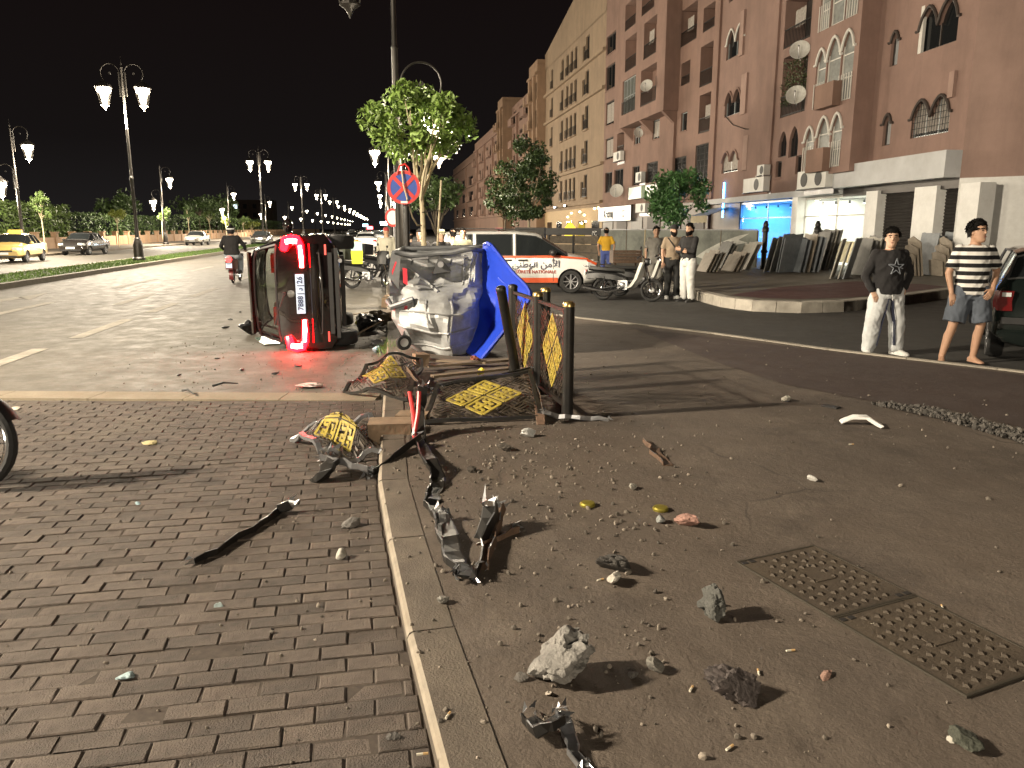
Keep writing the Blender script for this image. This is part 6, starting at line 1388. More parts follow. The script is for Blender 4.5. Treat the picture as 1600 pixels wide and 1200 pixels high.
person('scooter rider in black jacket and helmet seen from behind', (qq.x, qq.y, .02), UA, 1.72, BLKC, cloth('pale_jeans', (.30, .34, .38)), BSH, rp_, 'long', 'long', None, SKIN, 1.25, vox=.018, extras=helmet, shirt_len=.86, baggy=1.2)
# ================================================================ THE CRASH: fence, dumpster, debris
def lattice_segs(W, Hh, holes, c=.125):
    # woven slats on the diagonal, clipped to the panel, leaving out the yellow diamonds
    segs = []; k = math.sqrt(.5); n = int((W+Hh)/c)+4
    def uv(p, q): return (W/2+(p-q)*k, Hh/2+(p+q)*k)
    def ok(x, z): return .03 < x < W-.03 and .03 < z < Hh-.03 and not any(abs(x-hx)+abs(z-hz) < hs for hx, hz, hs in holes)
    for i in range(-n, n):
        for j in range(-n, n):
            p0, q0 = i*c, j*c; rows = ((.0,), (.33,), (.66,))
            for r in (.33, .66):
                a, b = ((p0+.04*c, q0+r*c), (p0+.98*c, q0+r*c)) if (i+j) % 2 == 0 else ((p0+r*c, q0+.04*c), (p0+r*c, q0+.98*c))
                A, B = uv(*a), uv(*b)
                if ok(*A) and ok(*B): segs.append((A, B))
                else:
                    m = ((A[0]+B[0])/2, (A[1]+B[1])/2)
                    if ok(*A) and ok(*m): segs.append((A, m))
                    elif ok(*B) and ok(*m): segs.append((m, B))
            for a, b in (((p0, q0), (p0+c, q0)), ((p0, q0), (p0, q0+c))):
                A, B = uv(*a), uv(*b)
                if ok(*A) and ok(*B): segs.append((A, B))
    return segs
PW, PH = 1.0, .88; HS2 = .172
HOLES = [(PW/2, PH/2+.196, HS2), (PW/2, PH/2-.196, HS2), (PW/2-.196, PH/2, HS2), (PW/2+.196, PH/2, HS2)]
SEGS = lattice_segs(PW, PH, HOLES)
LATM = mat('lattice_metal', (.030, .024, .019), .5, .3, var=.3, scale=14, dirt=(.13, .10, .07), dscale=9, damt=.5)
def flatbar(mb, A, B, w_, th, fn, y0=0.0):
    a, b = V((A[0], y0, A[1])), V((B[0], y0, B[1])); d = (b-a).normalized(); s_ = V((-d.z, 0, d.x))*w_/2; t_ = V((0, th/2, 0))
    vs = [fn(p) for p in (a-s_-t_, a+s_-t_, a+s_+t_, a-s_+t_, b-s_-t_, b+s_-t_, b+s_+t_, b-s_+t_)]
    mb.add(vs, [(3, 2, 1, 0), (4, 5, 6, 7), (0, 1, 5, 4), (1, 2, 6, 5), (2, 3, 7, 6), (3, 0, 4, 7)])
def fence_panel(label, fn, group='lattice fence panels', bent=False, frame_m=BLK, keep=None):
    t = thing('lattice_fence', label, 'fence panel', (0, 0, 0), 0, group)
    mb = MB()
    for A, B in SEGS:
        if keep and not keep((A[0]+B[0])/2, (A[1]+B[1])/2): continue
        flatbar(mb, A, B, .019, .006, fn)
    o = mb.build('lattice', LATM, t, smooth=0); o['kind'] = 'stuff'
    for hx, hz, hs in HOLES:
        if keep and not keep(hx, hz): continue
        y = MB(); r = hs*.93
        def seg(a, b, w_=.024):
            k = 1/1.0; A = (hx+(a[0]-a[1])*r/2, hz+(a[0]+a[1])*r/2); B = (hx+(b[0]-b[1])*r/2, hz+(b[0]+b[1])*r/2); flatbar(y, A, B, w_, .009, fn, -.004)
        q = [(-1, -1), (1, -1), (1, 1), (-1, 1)]
        for a, b in zip(q, q[1:]+q[:1]): seg(a, b, .028)
        seg((-1, 0), (1, 0), .03); seg((0, -1), (0, 1), .03)
        for sx_ in (-1, 1):
            for sy_ in (-1, 1): seg((sx_*.5, sy_*.12), (sx_*.5, sy_*.62)); seg((sx_*.5, sy_*.62), (sx_*.98, sy_*.62)) if sx_*sy_ > 0 else seg((sx_*.12, sy_*.5), (sx_*.5, sy_*.5))
        y.build('yellow_motif', YEL, t, smooth=0)
    for a, b in (((0, 0), (PW, 0)), ((0, PH), (PW, PH)), ((0, 0), (0, PH)), ((PW, 0), (PW, PH))):
        n = 10; f = MB()
        for i in range(n): f.bar(fn(V((a[0]+(b[0]-a[0])*i/n, 0, a[1]+(b[1]-a[1])*i/n))), fn(V((a[0]+(b[0]-a[0])*(i+1)/n, 0, a[1]+(b[1]-a[1])*(i+1)/n))), .036, .03)
        f.build('frame_bar', frame_m, t, smooth=0)
    return t
def standing(a, b, z0, z1):
    a, b = V(a), V(b)
    def fn(p):
        u = p.x/PW; d = (b-a).normalized(); n_ = V((d.y, -d.x, 0)); q = a.lerp(b, u); return V((q.x, q.y, z0+(z1-z0)*p.z/PH))+n_*p.y
    return fn
pD, pC, pB = V((.475, 6.42, 0)), V((.25, 7.42, 0)), V((.01, 8.42, 0))
fence_panel('upright lattice panel with yellow diamonds at the right, nearest the camera', standing(pC.lerp(pD, .07), pC.lerp(pD, .93), .20, 1.02))
fence_panel('upright lattice panel with yellow diamonds behind the first, touching the blue lid', standing(pB.lerp(pC, .07), pB.lerp(pC, .93), .20, 1.02))
def post(label, a, b, cap=True, r=.05):
    a, b = V(a), V(b); t = thing('fence_post', label, 'post', a, 0, 'round fence posts'); d = b-a
    MB().tube([V((0, 0, 0)), d*.5, d*.97], r, 16).build('shaft', BLK, t)
    M = Matrix.Translation(d*.97) @ d.to_track_quat('Z', 'Y').to_matrix().to_4x4()
    MB().lathe([(r*1.06, 0), (r*1.06, .022), (r*.8, .04), (.004, .048)], 16, M).build('cap', GOLD if cap else BLK, t)
    MB().lathe([(r*1.5, 0), (r*1.5, .012), (r*1.05, .03)], 16).build('base_flange', BLK, t)
    return t
post('brass capped black post at the right end of the upright fence', (pD.x, pD.y, .1), (pD.x, pD.y, 1.09))
post('brass capped black post between the two upright panels', (pC.x, pC.y, .1), (pC.x, pC.y, 1.09))
post('brass capped post just behind the middle post of the upright fence', (pC.x+.10, pC.y+.55, .1), (pC.x+.10, pC.y+.55, 1.09))
post('black post at the far end of the upright fence', (pB.x, pB.y, .1), (pB.x, pB.y, 1.09), False)
post('black leaning post in front of the blue lid', (.06, 8.05, .1), (-.115, 7.75, 1.12), False)
def bil(c00, c10, c11, c01, bump=0.0, seed=0, bend=None):
    c00, c10, c11, c01 = map(V, (c00, c10, c11, c01))
    def fn(p):
        u = max(-.05, min(1.05, p.x/PW)); v = max(-.05, min(1.05, p.z/PH)); q = c00.lerp(c10, u).lerp(c01.lerp(c11, u), v)
        n_ = (c10-c00).cross(c01-c00).normalized(); q = q+n_*(-p.y)
        if bump: q = q+n_*bump*(noise.noise(V((u*2.3, v*2.3, seed)))*1.2+.6*math.sin(u*math.pi)*math.sin(v*math.pi))+V((noise.noise(V((u*3, v*3, seed+7))), noise.noise(V((u*3, v*3, seed+9))), 0))*bump*.5
        if bend: q = bend(q, u, v)
        return q
    return fn
fence_panel('lattice panel fallen nearly flat, four yellow diamonds facing up', bil((-.72, 6.18, .13), (.24, 6.36, .13), D(828, 580, 7.3), D(684, 602, 7.1), .02, 3))
def tent(q, u, v): return q+V((0, 0, .09*max(0, 1-abs(u-.42)/.42)))
fence_panel('crumpled lattice panel folded like a tent behind the fallen one', bil(G(538, 614, .02), G(640, 626, .12), D(657, 560, 8.6), D(574, 572, 8.4), .06, 11, tent))
def crush(q, u, v): q = q+V((0, 0, .07*math.sin(math.pi*min(1, max(0, u)))*math.sin(math.pi*min(1, max(0, v)))+.05*math.sin(u*9+v*5))); q.z = max(q.z, .035); return q
fence_panel('badly crushed lattice panel lying over the kerb on the pavers', bil(D(500, 706, 5.35), D(592, 714, 5.42), D(578, 655, 6.35), D(456, 674, 5.95), .065, 23, crush), frame_m=TORN)
def bent(name, label, pts, w_, th, m=BLK, torn=True, cat='metal bar', twist=.12, seed=1, hollow=True):
    rg = random.Random(seed); w_ *= 1.25; th *= 1.3; t = thing(name, label, cat, (0, 0, 0)); pts = [V(p) for p in pts]; P_ = []
    for a, b in zip(pts, pts[1:]):
        for k in range(3): P_.append(a.lerp(b, k/3)+V((rg.gauss(0, .007), rg.gauss(0, .007), rg.gauss(0, .004))))
    P_.append(pts[-1]); rings = []; prev = None
    for i, p in enumerate(P_):
        d = (P_[min(i+1, len(P_)-1)]-P_[max(i-1, 0)]).normalized(); up = V((0, 0, 1)) if abs(d.z) < .85 else V((0, 1, 0)); x = d.cross(up).normalized(); z = x.cross(d); a = twist*math.sin(i*.5+seed); x, z = x*math.cos(a)+z*math.sin(a), z*math.cos(a)-x*math.sin(a)
        kx_ = 1+.10*math.sin(i*1.7+seed); rings.append([p+x*(sx_*w_/2*kx_)+z*(sz*th/2*(2-kx_)) for sx_, sz in ((-1, -1), (.75, -1), (1, -.7), (1, 1), (.82, 1), (.78, -.45), (-.8, -.5), (-1, -.7))])
    bm_ = MB().loft(rings); nr_ = 8
    for fi in range(len(bm_.f)-2):
        if fi % nr_ == 3 and (fi//nr_*7+seed) % 5 < 2: bm_.m[fi] = 1
    bm_.build('bar_body', [m, TORN], t, smooth=0)
    if torn:
        for e_, nxt in ((P_[-1], P_[-2]), (P_[0], P_[1])):
            d = (e_-nxt).normalized(); mb = MB(); x = d.orthogonal().normalized()
            for k in range(6):
                a = k*1.05; q = (x*math.cos(a)+d.cross(x)*math.sin(a)); mb.add([e_+q*w_*.5, e_+q.cross(d)*w_*.35+q*w_*.3, e_+d*w_*rg.uniform(.2, .9)+q*w_*rg.uniform(.2, .9)], [(0, 1, 2)]); mb.add([e_+q*w_*.5-d*.002, e_+q.cross(d)*w_*.35+q*w_*.3-d*.002, e_+d*w_*.15+q*w_*.4], [(2, 1, 0)])
            o_ = mb.build('torn_end', TORN, t, smooth=0); o_['kind'] = 'stuff'
    return t
def g(px, py, h=0.0, base=.1): q = G(px, py, base+h); return q
bent('bent_post', 'dark crumpled rail lying alone on the pavers', [G(297, 878, .035), G(345, 852, .04), G(400, 818, .04), G(432, 798, .04), G(455, 786, .09)], .055, .045, BLK, seed=4)
bent('bent_post', 'black rail propped over the kerb edge beside the crushed panel', [D(578, 738, 5.0), D(612, 712, 5.25), D(652, 682, 5.55)], .06, .045, BLK, seed=5)
bent('bent_post', 'grey torn rail along the near edge of the crushed panel', [D(502, 712, 5.15), D(540, 722, 5.05), D(577, 733, 5.0)], .05, .04, STEEL, seed=6)
bent('bent_post', 'broad black paddle shaped rail end under the crushed panel', [G(499, 752, .02), D(508, 735, 4.95), D(523, 708, 5.1)], .095, .04, BLK, seed=7)
bent('bent_post', 'dark upright rail end standing at the corner of the fallen panel', [g(655, 692), D(655, 640, 5.95), D(660, 602, 5.95)], .07, .06, BLK, seed=8)
bent('bent_post', 'long twisted strip snaking from the fence corner over the pavement', [D(652, 686, 5.65), g(672, 716, .10), g(688, 742, .04), g(680, 768, .02), g(672, 786, .02), g(692, 806, .02)], .075, .03, BLK, seed=9)
bent('bent_post', 'flat crumpled strip lying along the kerb towards the torn post', [g(692, 800, .05), g(700, 838, .04), g(712, 870, .03), g(725, 896, .03)], .085, .03, BLK, seed=10)
bent('bent_post', 'torn post stump standing up on the pavement', [g(733, 900, .02), D(745, 850, 3.75), D(765, 788, 3.95)], .075, .06, BLK, seed=12)
bent('bent_post', 'second torn post stump leaning beside the first on the pavement', [g(752, 886, .02), D(770, 835, 3.85), D(781, 790, 4.0)], .055, .055, RUST, seed=13)
bent('bent_post', 'short rail sticking out sideways from the torn post stump', [D(736, 860, 3.72), D(770, 842, 3.8), D(806, 826, 3.9)], .055, .04, RUST, seed=14)
bent('bent_post', 'small rusty bar lying alone on the open pavement', [g(1012, 688, .02), g(1028, 706, .02), g(1044, 724, .02)], .06, .03, RUST, seed=15, torn=False)
bent('bent_post', 'torn metal strip lying at the bottom of the view near the big rock', [g(880, 1110, .06), g(888, 1145, .03), g(912, 1192, .02)], .035, .02, TORN, seed=16)
bent('bent_post', 'dark folded metal scrap left of the bright strip at the bottom', [g(832, 1118, .02), g(845, 1138, .05), g(872, 1120, .07)], .05, .03, BLK, seed=17)
bent('bent_post', 'crushed bright metal foot trailing from the upright fence post', [D(848, 642, 6.2), g(870, 650, .05), g(905, 652, .03), g(950, 655, .01)], .055, .03, TORN, seed=18)
bent('bent_post', 'rusty brace leaning from the fallen panel to the upright fence', [g(846, 660, .02), D(838, 620, 6.75), D(818, 572, 7.5)], .055, .035, RUST, seed=19, torn=False)
bent('bent_post', 'long dark rail resting along the far edge of the fallen panel', [D(690, 606, 7.05), D(760, 592, 7.25), D(828, 576, 7.4)], .04, .035, BLK, seed=20)
bent('bent_post', 'two edged rail leaning over the crumpled tent panel', [D(640, 578, 7.9), D(660, 598, 7.3), D(668, 610, 7.0)], .06, .04, RUST, seed=22)
for i, (a, b) in enumerate((((640, 612), (648, 684)), ((655, 612), (647, 680)))):
    t = thing('red_rod', ['left red plastic rod stuck by the fence corner', 'right red plastic rod stuck by the fence corner'][i], 'rod', (0, 0, 0)); MB().tube([D(*a, 5.9), D((a[0]+b[0])/2+2, (a[1]+b[1])/2, 5.82), D(*b, 5.72)], .017, 8).build('rod_body', mat('red_plastic', (.60, .06, .06), .4), t)
# ---- dumpster
GALV = mat('galvanised_steel', (.40, .41, .415), .55, .3, var=.25, scale=3, bump=.15, bscale=14, dirt=(.14, .13, .12), dscale=2.2, damt=.7); GALVD = mat('dark_galvanised', (.15, .155, .16), .5, .4, var=.3, scale=5)
dm = thing('dumpster', 'crushed galvanised steel dumpster thrown against the fence', 'dumpster', (0, 0, 0))
rows = [([(616, 395), (640, 398), (675, 397), (710, 394), (738, 390), (752, 392)], [10.22, 10.2, 10.2, 10.2, 10.2, 10.4]),
        ([(612, 412), (640, 415), (675, 418), (706, 412), (738, 408), (753, 410)], [10.25, 10.25, 10.3, 10.28, 10.2, 10.4]),
        ([(609, 436), (634, 436), (672, 440), (704, 436), (736, 432), (754, 432)], [10.05, 10.05, 10.22, 10.3, 10.25, 10.35]),
        ([(610, 452), (632, 456), (668, 462), (704, 462), (734, 458), (753, 452)], [9.95, 9.95, 9.9, 9.95, 10.05, 10.3]),
        ([(611, 474), (632, 478), (672, 482), (703, 484), (735, 478), (751, 474)], [9.9, 9.85, 9.72, 9.68, 9.85, 10.2]),
        ([(614, 500), (637, 508), (676, 515), (702, 514), (733, 508), (747, 502)], [9.9, 9.78, 9.66, 9.62, 9.8, 10.1]),
        ([(628, 525), (648, 534), (684, 543), (702, 542), (728, 535), (740, 526)], [9.95, 9.85, 9.72, 9.66, 9.82, 10.05]),
        ([(648, 545), (666, 553), (690, 560), (704, 561), (722, 556), (732, 548)], [10.05, 9.95, 9.84, 9.8, 9.9, 10.05])]
CPT = [[D(x, y, Y) for (x, y), Y in zip(r, ys)] for r, ys in rows]
def cat(p0, p1, p2, p3, t): return .5*((2*p1)+(-p0+p2)*t+(2*p0-5*p1+4*p2-p3)*t*t+(-p0+3*p1-3*p2+p3)*t*t*t)
def surf(u, v):
    nr, nc = len(CPT)-1, len(CPT[0])-1; a = min(u*nr, nr-1e-6); b = min(v*nc, nc-1e-6); i, j = int(a), int(b); fa, fb = a-i, b-j
    def row(k): k = max(0, min(nr, k)); r = CPT[k]; gp_ = lambda q: r[max(0, min(nc, q))]; return cat(gp_(j-1), gp_(j), gp_(j+1), gp_(j+2), fb)
    p = cat(row(i-1), row(i), row(i+1), row(i+2), fa)
    return p+V((0, -.16, 0))*(.5-abs(noise.noise(V((u*4.2, v*3.4, 2))))*1.6)*(.3+.7*min(1, 6*u*(1-u)))+V((.05*noise.noise(V((u*6, v*5, 8))), -.05*abs(noise.noise(V((u*11, v*9, 5)))), .04*noise.noise(V((u*6, v*5, 4)))))
fr_ = MB().grid(surf, 30, 22)
fr_.build('front_panel', GALV, dm, weld=True, smooth=16)
bk = MB().grid(lambda u, v: surf(u, v)+V((0.0+.05*v, .95-.25*u, .03)), 16, 14); bk.build('back_panel', GALVD, dm)
sd_ = MB()
for v in (0, 1): sd_.grid(lambda u, w_, v=v: surf(u, v).lerp(surf(u, v)+V((0, .95-.25*u, .03)), w_), 20, 4)
sd_.grid(lambda v, w_: surf(1, v).lerp(surf(1, v)+V((0, .70, .03)), w_), 14, 3); sd_.build('side_panels', GALV, dm)
for i, u in enumerate((.60, .74, .87)):
    MB().tube([surf(u, .1+.8*k/24)+V((0, -.012, 0)) for k in range(25)], .016, 6).build('pressed_rib', GALV, dm)
MB().tube([surf(.48+.5*k/16, .62)+V((0, -.012, 0)) for k in range(17)], .014, 6).build('pressed_rib', GALV, dm)
MB().tube([surf(.47+.2*k/8, .38)+V((0, -.01, 0)) for k in range(9)], .010, 6).build('pressed_rib', GALV, dm)
for vv in (.70, .78, .86): MB().tube([surf(.08+.26*k/6, vv)+V((0, -.014, 0)) for k in range(7)], .014, 6).build('pressed_rib', GALV, dm)
MB().tube([surf(.16+.22*k/6, .2+.3*k/6)+V((0, -.02, 0)) for k in range(7)], .018, 6).build('pressed_rib', GALV, dm)
rim = [surf(0, k/20) for k in range(21)]; MB().tube(rim, .035, 8).tube([rim[0], rim[0]+V((0, .95, .03)), rim[-1]+V((.05, .95, .03)), rim[-1]], .035, 8).build('rim', GALVD, dm)
for a, b in (((645, 405), (668, 403)), ((706, 404), (730, 401))): MB().tube([D(a[0]-2, a[1]+7, 10.2), D(a[0], a[1], 10.05), D(*b, 10.05), D(b[0]+2, b[1]+6, 10.2)], .016, 8).build('handle', STEEL, dm)
MB().loft([[D(x, y, Y) for x, y in ((686, 400), (706, 424), (676, 428))] for Y in (10.08, 10.4)]).build('lock_housing', mat('lock_dark', (.07, .072, .075), .5, .4), dm, smooth=0)
MB().lathe([(.02, 0), (.04, 0), (.04, .05), (.02, .05)], 12, Matrix.Translation(D(689, 413, 10.07)) @ Matrix.Rotation(math.pi/2, 4, 'X')).build('lock_ring', STEEL, dm)
for a, b, c, d in (((629, 418), (636, 420), (637, 446), (630, 442)), ((632, 478), (637, 478), (635, 499), (630, 497)), ((612, 424), (618, 408), (620, 410), (613, 430))):
    MB().add([D(*q, 9.82) for q in (a, b, c, d)] + [D(*q, 9.84) for q in (a, b, c, d)], [(0, 1, 2, 3), (7, 6, 5, 4), (0, 4, 5, 1), (1, 5, 6, 2), (2, 6, 7, 3), (3, 7, 4, 0)]).build('red_tape', mat('red_tape', (.60, .03, .05), .4), dm, smooth=0)
MB().loft([[D(x, y, Y) for x, y in ((607, 430), (611, 396), (626, 400), (622, 470), (612, 466))] for Y in (9.98, 10.3)]).build('torn_flap', GALVD, dm, smooth=0)
MB().tube([D(606, 470, 9.9), D(612, 480, 9.8), D(645, 468, 9.75), D(648, 478, 9.8)], .04, 8).build('lifting_trunnion', GALVD, dm)
wq = D(631, 535, 9.75); g_ = bpy.data.objects.new('caster', None); COL.objects.link(g_); g_.parent = dm; g_.location = wq; g_.rotation_euler = (0, R(5), R(25))
M_ = Matrix.Rotation(math.pi/2, 4, 'X'); MB().lathe([(.055, -.025), (.09, -.025), (.10, -.012), (.10, .012), (.09, .025), (.055, .025)], 20, M_, cap=False).build('tyre', TYRE, g_)
MB().lathe([(.002, -.02), (.055, -.024), (.058, 0), (.055, .024), (.002, .02)], 16, M_).build('hub', mat('caster_hub', (.55, .57, .58), .35, .6), g_); MB().bar((0, .04, 0), (.02, .04, .2), .03, .02).build('fork', STEEL, g_, smooth=0)
BLU = mat('blue_plastic', (.018, .055, .50), .38, var=.12, scale=4, spec=.5)
ld_ = thing('plastic_cover', 'bright blue plastic lid bent upright beside the dumpster', 'lid', (0, 0, 0))
colsL = [[(757, 382), (754, 425), (750, 475), (738, 520), (727, 546)], [(762, 380), (772, 425), (776, 472), (762, 520), (738, 556)], [(768, 384), (800, 425), (828, 463), (792, 512), (752, 562)]]
YL = [[10.35, 10.35, 10.3, 10.15, 9.9], [10.1, 10.12, 10.12, 9.95, 9.72], [9.95, 9.75, 9.5, 9.5, 9.5]]
LP_ = [[D(*q, y) for q, y in zip(c, ys)] for c, ys in zip(colsL, YL)]
def lidp(u, v):
    a = min(u*2, 1.9999); i = int(a); f = a-i; b = min(v*4, 3.9999); j = int(b); fb = b-j
    def cc(c): gp_ = lambda q: c[max(0, min(4, q))]; return cat(gp_(j-1), gp_(j), gp_(j+1), gp_(j+2), fb)
    return cc(LP_[i]).lerp(cc(LP_[i+1]), f)
MB().grid(lidp, 24, 32).grid(lambda u, v: lidp(1-u, v)+V((.03, .10, 0)), 24, 32).build('lid_shell', BLU, ld_, smooth=30)
MB().tube([lidp(1, k/24)+V((0, .03, 0)) for k in range(25)], .028, 6).tube([lidp(k/16, 0)+V((0, .03, 0)) for k in range(17)], .024, 6).tube([lidp(k/16, 1)+V((0, .03, 0)) for k in range(17)], .026, 6).tube([lidp(0, k/24)+V((0, .03, 0)) for k in range(25)], .024, 6).build('lid_rim', BLU, ld_)
for v in (.3, .55): MB().tube([lidp(.58+.36*k/6, v+.22*k/6)+V((0, -.006, 0)) for k in range(7)], .012, 6).build('stiffening_rib', BLU, ld_)
# ---- parking sign and its post
sg = D(631, 293, 14.0)
sg_t = thing('road_sign', 'round blue and red no stopping sign on a dark post', 'sign', (sg.x, 14.0, .1), R(3))
MB().tube([(0, .05, 0), (0, .05, sg.z+.3)], .035, 10).build('post', BLK, sg_t)
SR = .295; zc = sg.z-.1; MS = Matrix.Translation((0, 0, zc)) @ Matrix.Rotation(math.pi/2, 4, 'X')
MB().lathe([(.002, 0), (SR, 0), (SR, .012), (.002, .012)], 32, MS, cap=False).build('plate', mat('sign_back', (.3, .3, .3), .5, .5), sg_t)
SRED = mat('sign_red', (.50, .035, .03), .45, var=.1); SBLU = mat('sign_blue', (.03, .07, .30), .45, var=.1)
MB().lathe([(.002, .0125), (SR*.99, .0125), (SR*.99, .0145), (.002, .0145)], 32, MS, cap=False).build('blue_field', SBLU, sg_t)
MB().lathe([(SR*.80, .015), (SR*.99, .015), (SR*.99, .018), (SR*.80, .018), (SR*.80, .015)], 32, MS, cap=False).build('red_ring', SRED, sg_t)
for a in (45, -45): MB().bx(-SR*.82, SR*.82, -.0215-(.001 if a > 0 else 0), -.0155, -.032, .032, Matrix.Translation((0, 0, zc)) @ Matrix.Rotation(R(a), 4, 'Y')).build('red_bar', SRED, sg_t, smooth=0)
MB().bx(-.06, .06, -.022, -.016, -.27, -.235, Matrix.Translation((0, 0, zc))).build('small_sticker', WHITE, sg_t, smooth=0)
MB().tube([(-.11, -.03, zc+.22), (-.06, -.03, zc+.36), (.03, -.03, zc+.40), (.09, -.03, zc+.34), (.13, -.03, zc+.22)], .018, 6).build('red_loop', SRED, sg_t)
rope = thing('rope', 'pale rope slung from the round sign down to the tree trunk', 'rope', (0, 0, 0)); tk = V((bx_, by_-.06, D(662, 352, by_).z))
a_ = V((sg.x-.02, 13.96, sg.z+.29)); b_ = V((sg.x+.06, 13.95, sg.z-.20)); MB().tube([a_, a_.lerp(b_, .5)+V((-.02, -.015, 0)), b_, b_.lerp(tk, .35)+V((0, 0, -.16)), b_.lerp(tk, .7)+V((0, 0, -.14)), tk], .014, 6).build('rope_strand', mat('rope_fibre', (.5, .42, .28), .9), rope)
t = thing('fence_post', 'plain dark post standing just right of the sign post', 'post', (D(636, 350, 13.6).x, 13.6, .1)); MB().tube([(0, 0, 0), (0, 0, 1.95)], .045, 10).lathe([(.05, 1.95), (.05, 1.97), (.01, 2.0)], 10).build('shaft', BLK, t)
q = D(614, 340, 24); t = thing('road_sign', 'small white round sign with red ring left of the sign post', 'sign', (q.x, 24, .1), R(-25)); MB().tube([(0, .04, 0), (0, .04, q.z+.2)], .03, 8).build('post', STEEL, t)
M2 = Matrix.Translation((0, 0, q.z-.1)) @ Matrix.Rotation(math.pi/2, 4, 'X'); MB().lathe([(.002, 0), (.28, 0), (.28, .012), (.002, .012)], 24, M2, cap=False).build('plate', WHITE, t); MB().lathe([(.21, .013), (.28, .013), (.28, .016), (.21, .016), (.21, .013)], 24, M2, cap=False).build('red_ring', SRED, t)
# ================================================================ HOARDING, SLABS, FACADE FITTINGS
PLK = mat('weathered_plank', (.14, .115, .085), .8, var=.3, scale=6, rnd=.15); HPN = mat('hoarding_panel', (.20, .215, .19), .7, var=.2, scale=1.0, dirt=(.03, .03, .03), dscale=.7, damt=.85)
hA, hB, hC = D(858, 400, 38.5), D(936, 400, 36.5), D(1182, 400, 30.5)
for v_ in (hA, hB, hC): v_.z = 0
t = thing('plank_fence', 'dark plank site fence behind the police van', 'fence', hA, 0); L_ = (hB-hA).length; d_ = (hB-hA).normalized(); t.rotation_euler = (0, 0, math.atan2(d_.y, d_.x))
for r_ in range(3):
    for c_ in range(2): MB().bx(c_*L_/2+.04, (c_+1)*L_/2-.04, -.03, .03, .18+r_*.40, .18+r_*.40+.37).build('plank', PLK, t, smooth=0)
MB().bx(-.2, L_+.1, -.05, .05, 1.39, 1.72).build('top_board', BPLAS, t, smooth=0)
for c_ in range(3): MB().bx(c_*L_/2-.04, c_*L_/2+.04, -.06, .06, 0, 1.385).build('post', BLK, t, smooth=0)
text('\u0645\u062d', .26, WHITE, t, (L_-.25, -.056, 1.56), (R(90), 0, 0))
MB().bx(-2.2, -.25, -.06, .06, .1, 1.75).build('grey_sheet', BLK, t, smooth=0)
t = thing('site_hoarding', 'grey painted hoarding with dark smears and a white swoosh behind the men', 'fence', hB, 0); L_ = (hC-hB).length; d_ = (hC-hB).normalized(); t.rotation_euler = (0, 0, math.atan2(d_.y, d_.x)); n = 5
for i in range(n): MB().bx(L_*i/n+.02, L_*(i+1)/n-.02, -.025, .025, .22, 1.62).build('board', HPN, t, smooth=0)
MB().bx(0, L_, -.035, .035, 1.623, 1.67).build('top_rail', STEEL, t, smooth=0)
for i in range(n+1): MB().bx(L_*i/n-.018, L_*i/n+.018, -.04, .04, .2, 1.62).build('batten', PLK, t, smooth=0)
sw = [(.66, .55), (.72, .85), (.80, 1.15), (.90, 1.42), (.955, 1.5), (.90, 1.25), (.95, 1.15), (.84, 1.0), (.79, .9), (.785, .6), (.76, .35)]
MB().prism([(L_*x, z) for x, z in sw], .0, .004, Matrix.Translation((0, -.027, 0)) @ Matrix.Rotation(math.pi/2, 4, 'X')).build('painted_swoosh', mat('hoard_white', (.5, .5, .46), .7, var=.2), t, smooth=0)
bs = thing('wooden_post', 'thin wooden stick standing before the grey hoarding', 'post', (*D(1006, 400, 31)[:2], .21)); MB().tube([(0, 0, 0), (.02, 0, 1.45)], .03, 6).build('shaft', BARK, bs)
# stone slabs leaning in stacks before the shops
SL = [mat('slab%d' % i, c, .55, var=.22, scale=5, dirt=tuple(x*.6 for x in c), dscale=2, damt=.5) for i, c in enumerate(((.28, .27, .25), (.18, .178, .17), (.38, .36, .31), (.22, .24, .26), (.29, .25, .2)))]
ORD = 'first second third fourth fifth sixth seventh eighth ninth'.split()
def slab_stack(px, yb, n, w_, h, dirdeg, lean, where, mi, step=.11, th=.03, var=.1, seed=0):
    rg = random.Random(seed); b = G(px, yb, .215)
    for i in range(n):
        hh = h*.80*(1+rg.uniform(-var, var)); ww = w_*(1+rg.uniform(-var, var)*.6); a = R(dirdeg); dx = V((math.cos(a), math.sin(a), 0))
        p = b+dx*(i*step)
        lab = 'stone slab leaning in the stack %s, %s from the left' % (where, ORD[i]) if n > 1 else 'lone stone slab standing %s' % where
        mb = MB(); nx = 8; top = [(-ww/2+ww*k/nx, hh+(rg.uniform(-.03, .02) if 0 < k < nx else 0)) for k in range(nx+1)][::-1]
        mb.prism([(-ww/2, 0), (ww/2, 0)]+top, -th/2, th/2, Matrix.Rotation(math.pi/2, 4, 'X'))
        o = mb.build('stone_slab', SL[(mi+(i % 3 == 2)) % 5], None, p, smooth=0); o.rotation_mode = 'XYZ'; o.rotation_euler = (R(-lean), 0, a+math.pi/2+math.pi+R(rg.uniform(-3, 3)))
        o.location.z = .222+ .5*th*math.sin(R(lean)); tag(o, lab, 'stone slab', 'stone slabs before the shops')
slab_stack(1096, 425, 4, .8, .95, 12, 25, 'beside the man in white trousers', 4, .13, seed=1)
slab_stack(1118, 419, 3, .8, 1.25, 12, 25, 'behind the leftmost stack, before the swoosh', 1, .16, seed=2)
slab_stack(1136, 424, 3, .9, .85, 12, 27, 'of small dark slabs left of the blue shop', 4, .14, seed=3)
slab_stack(1155, 421, 2, 1.0, 1.35, 12, 25, 'under the left side of the blue shop', 2, .16, seed=4)
slab_stack(1203, 424, 2, 1.5, 1.45, -35, 12, 'of broad dark slabs before the blue shop', 1, .16, seed=5)
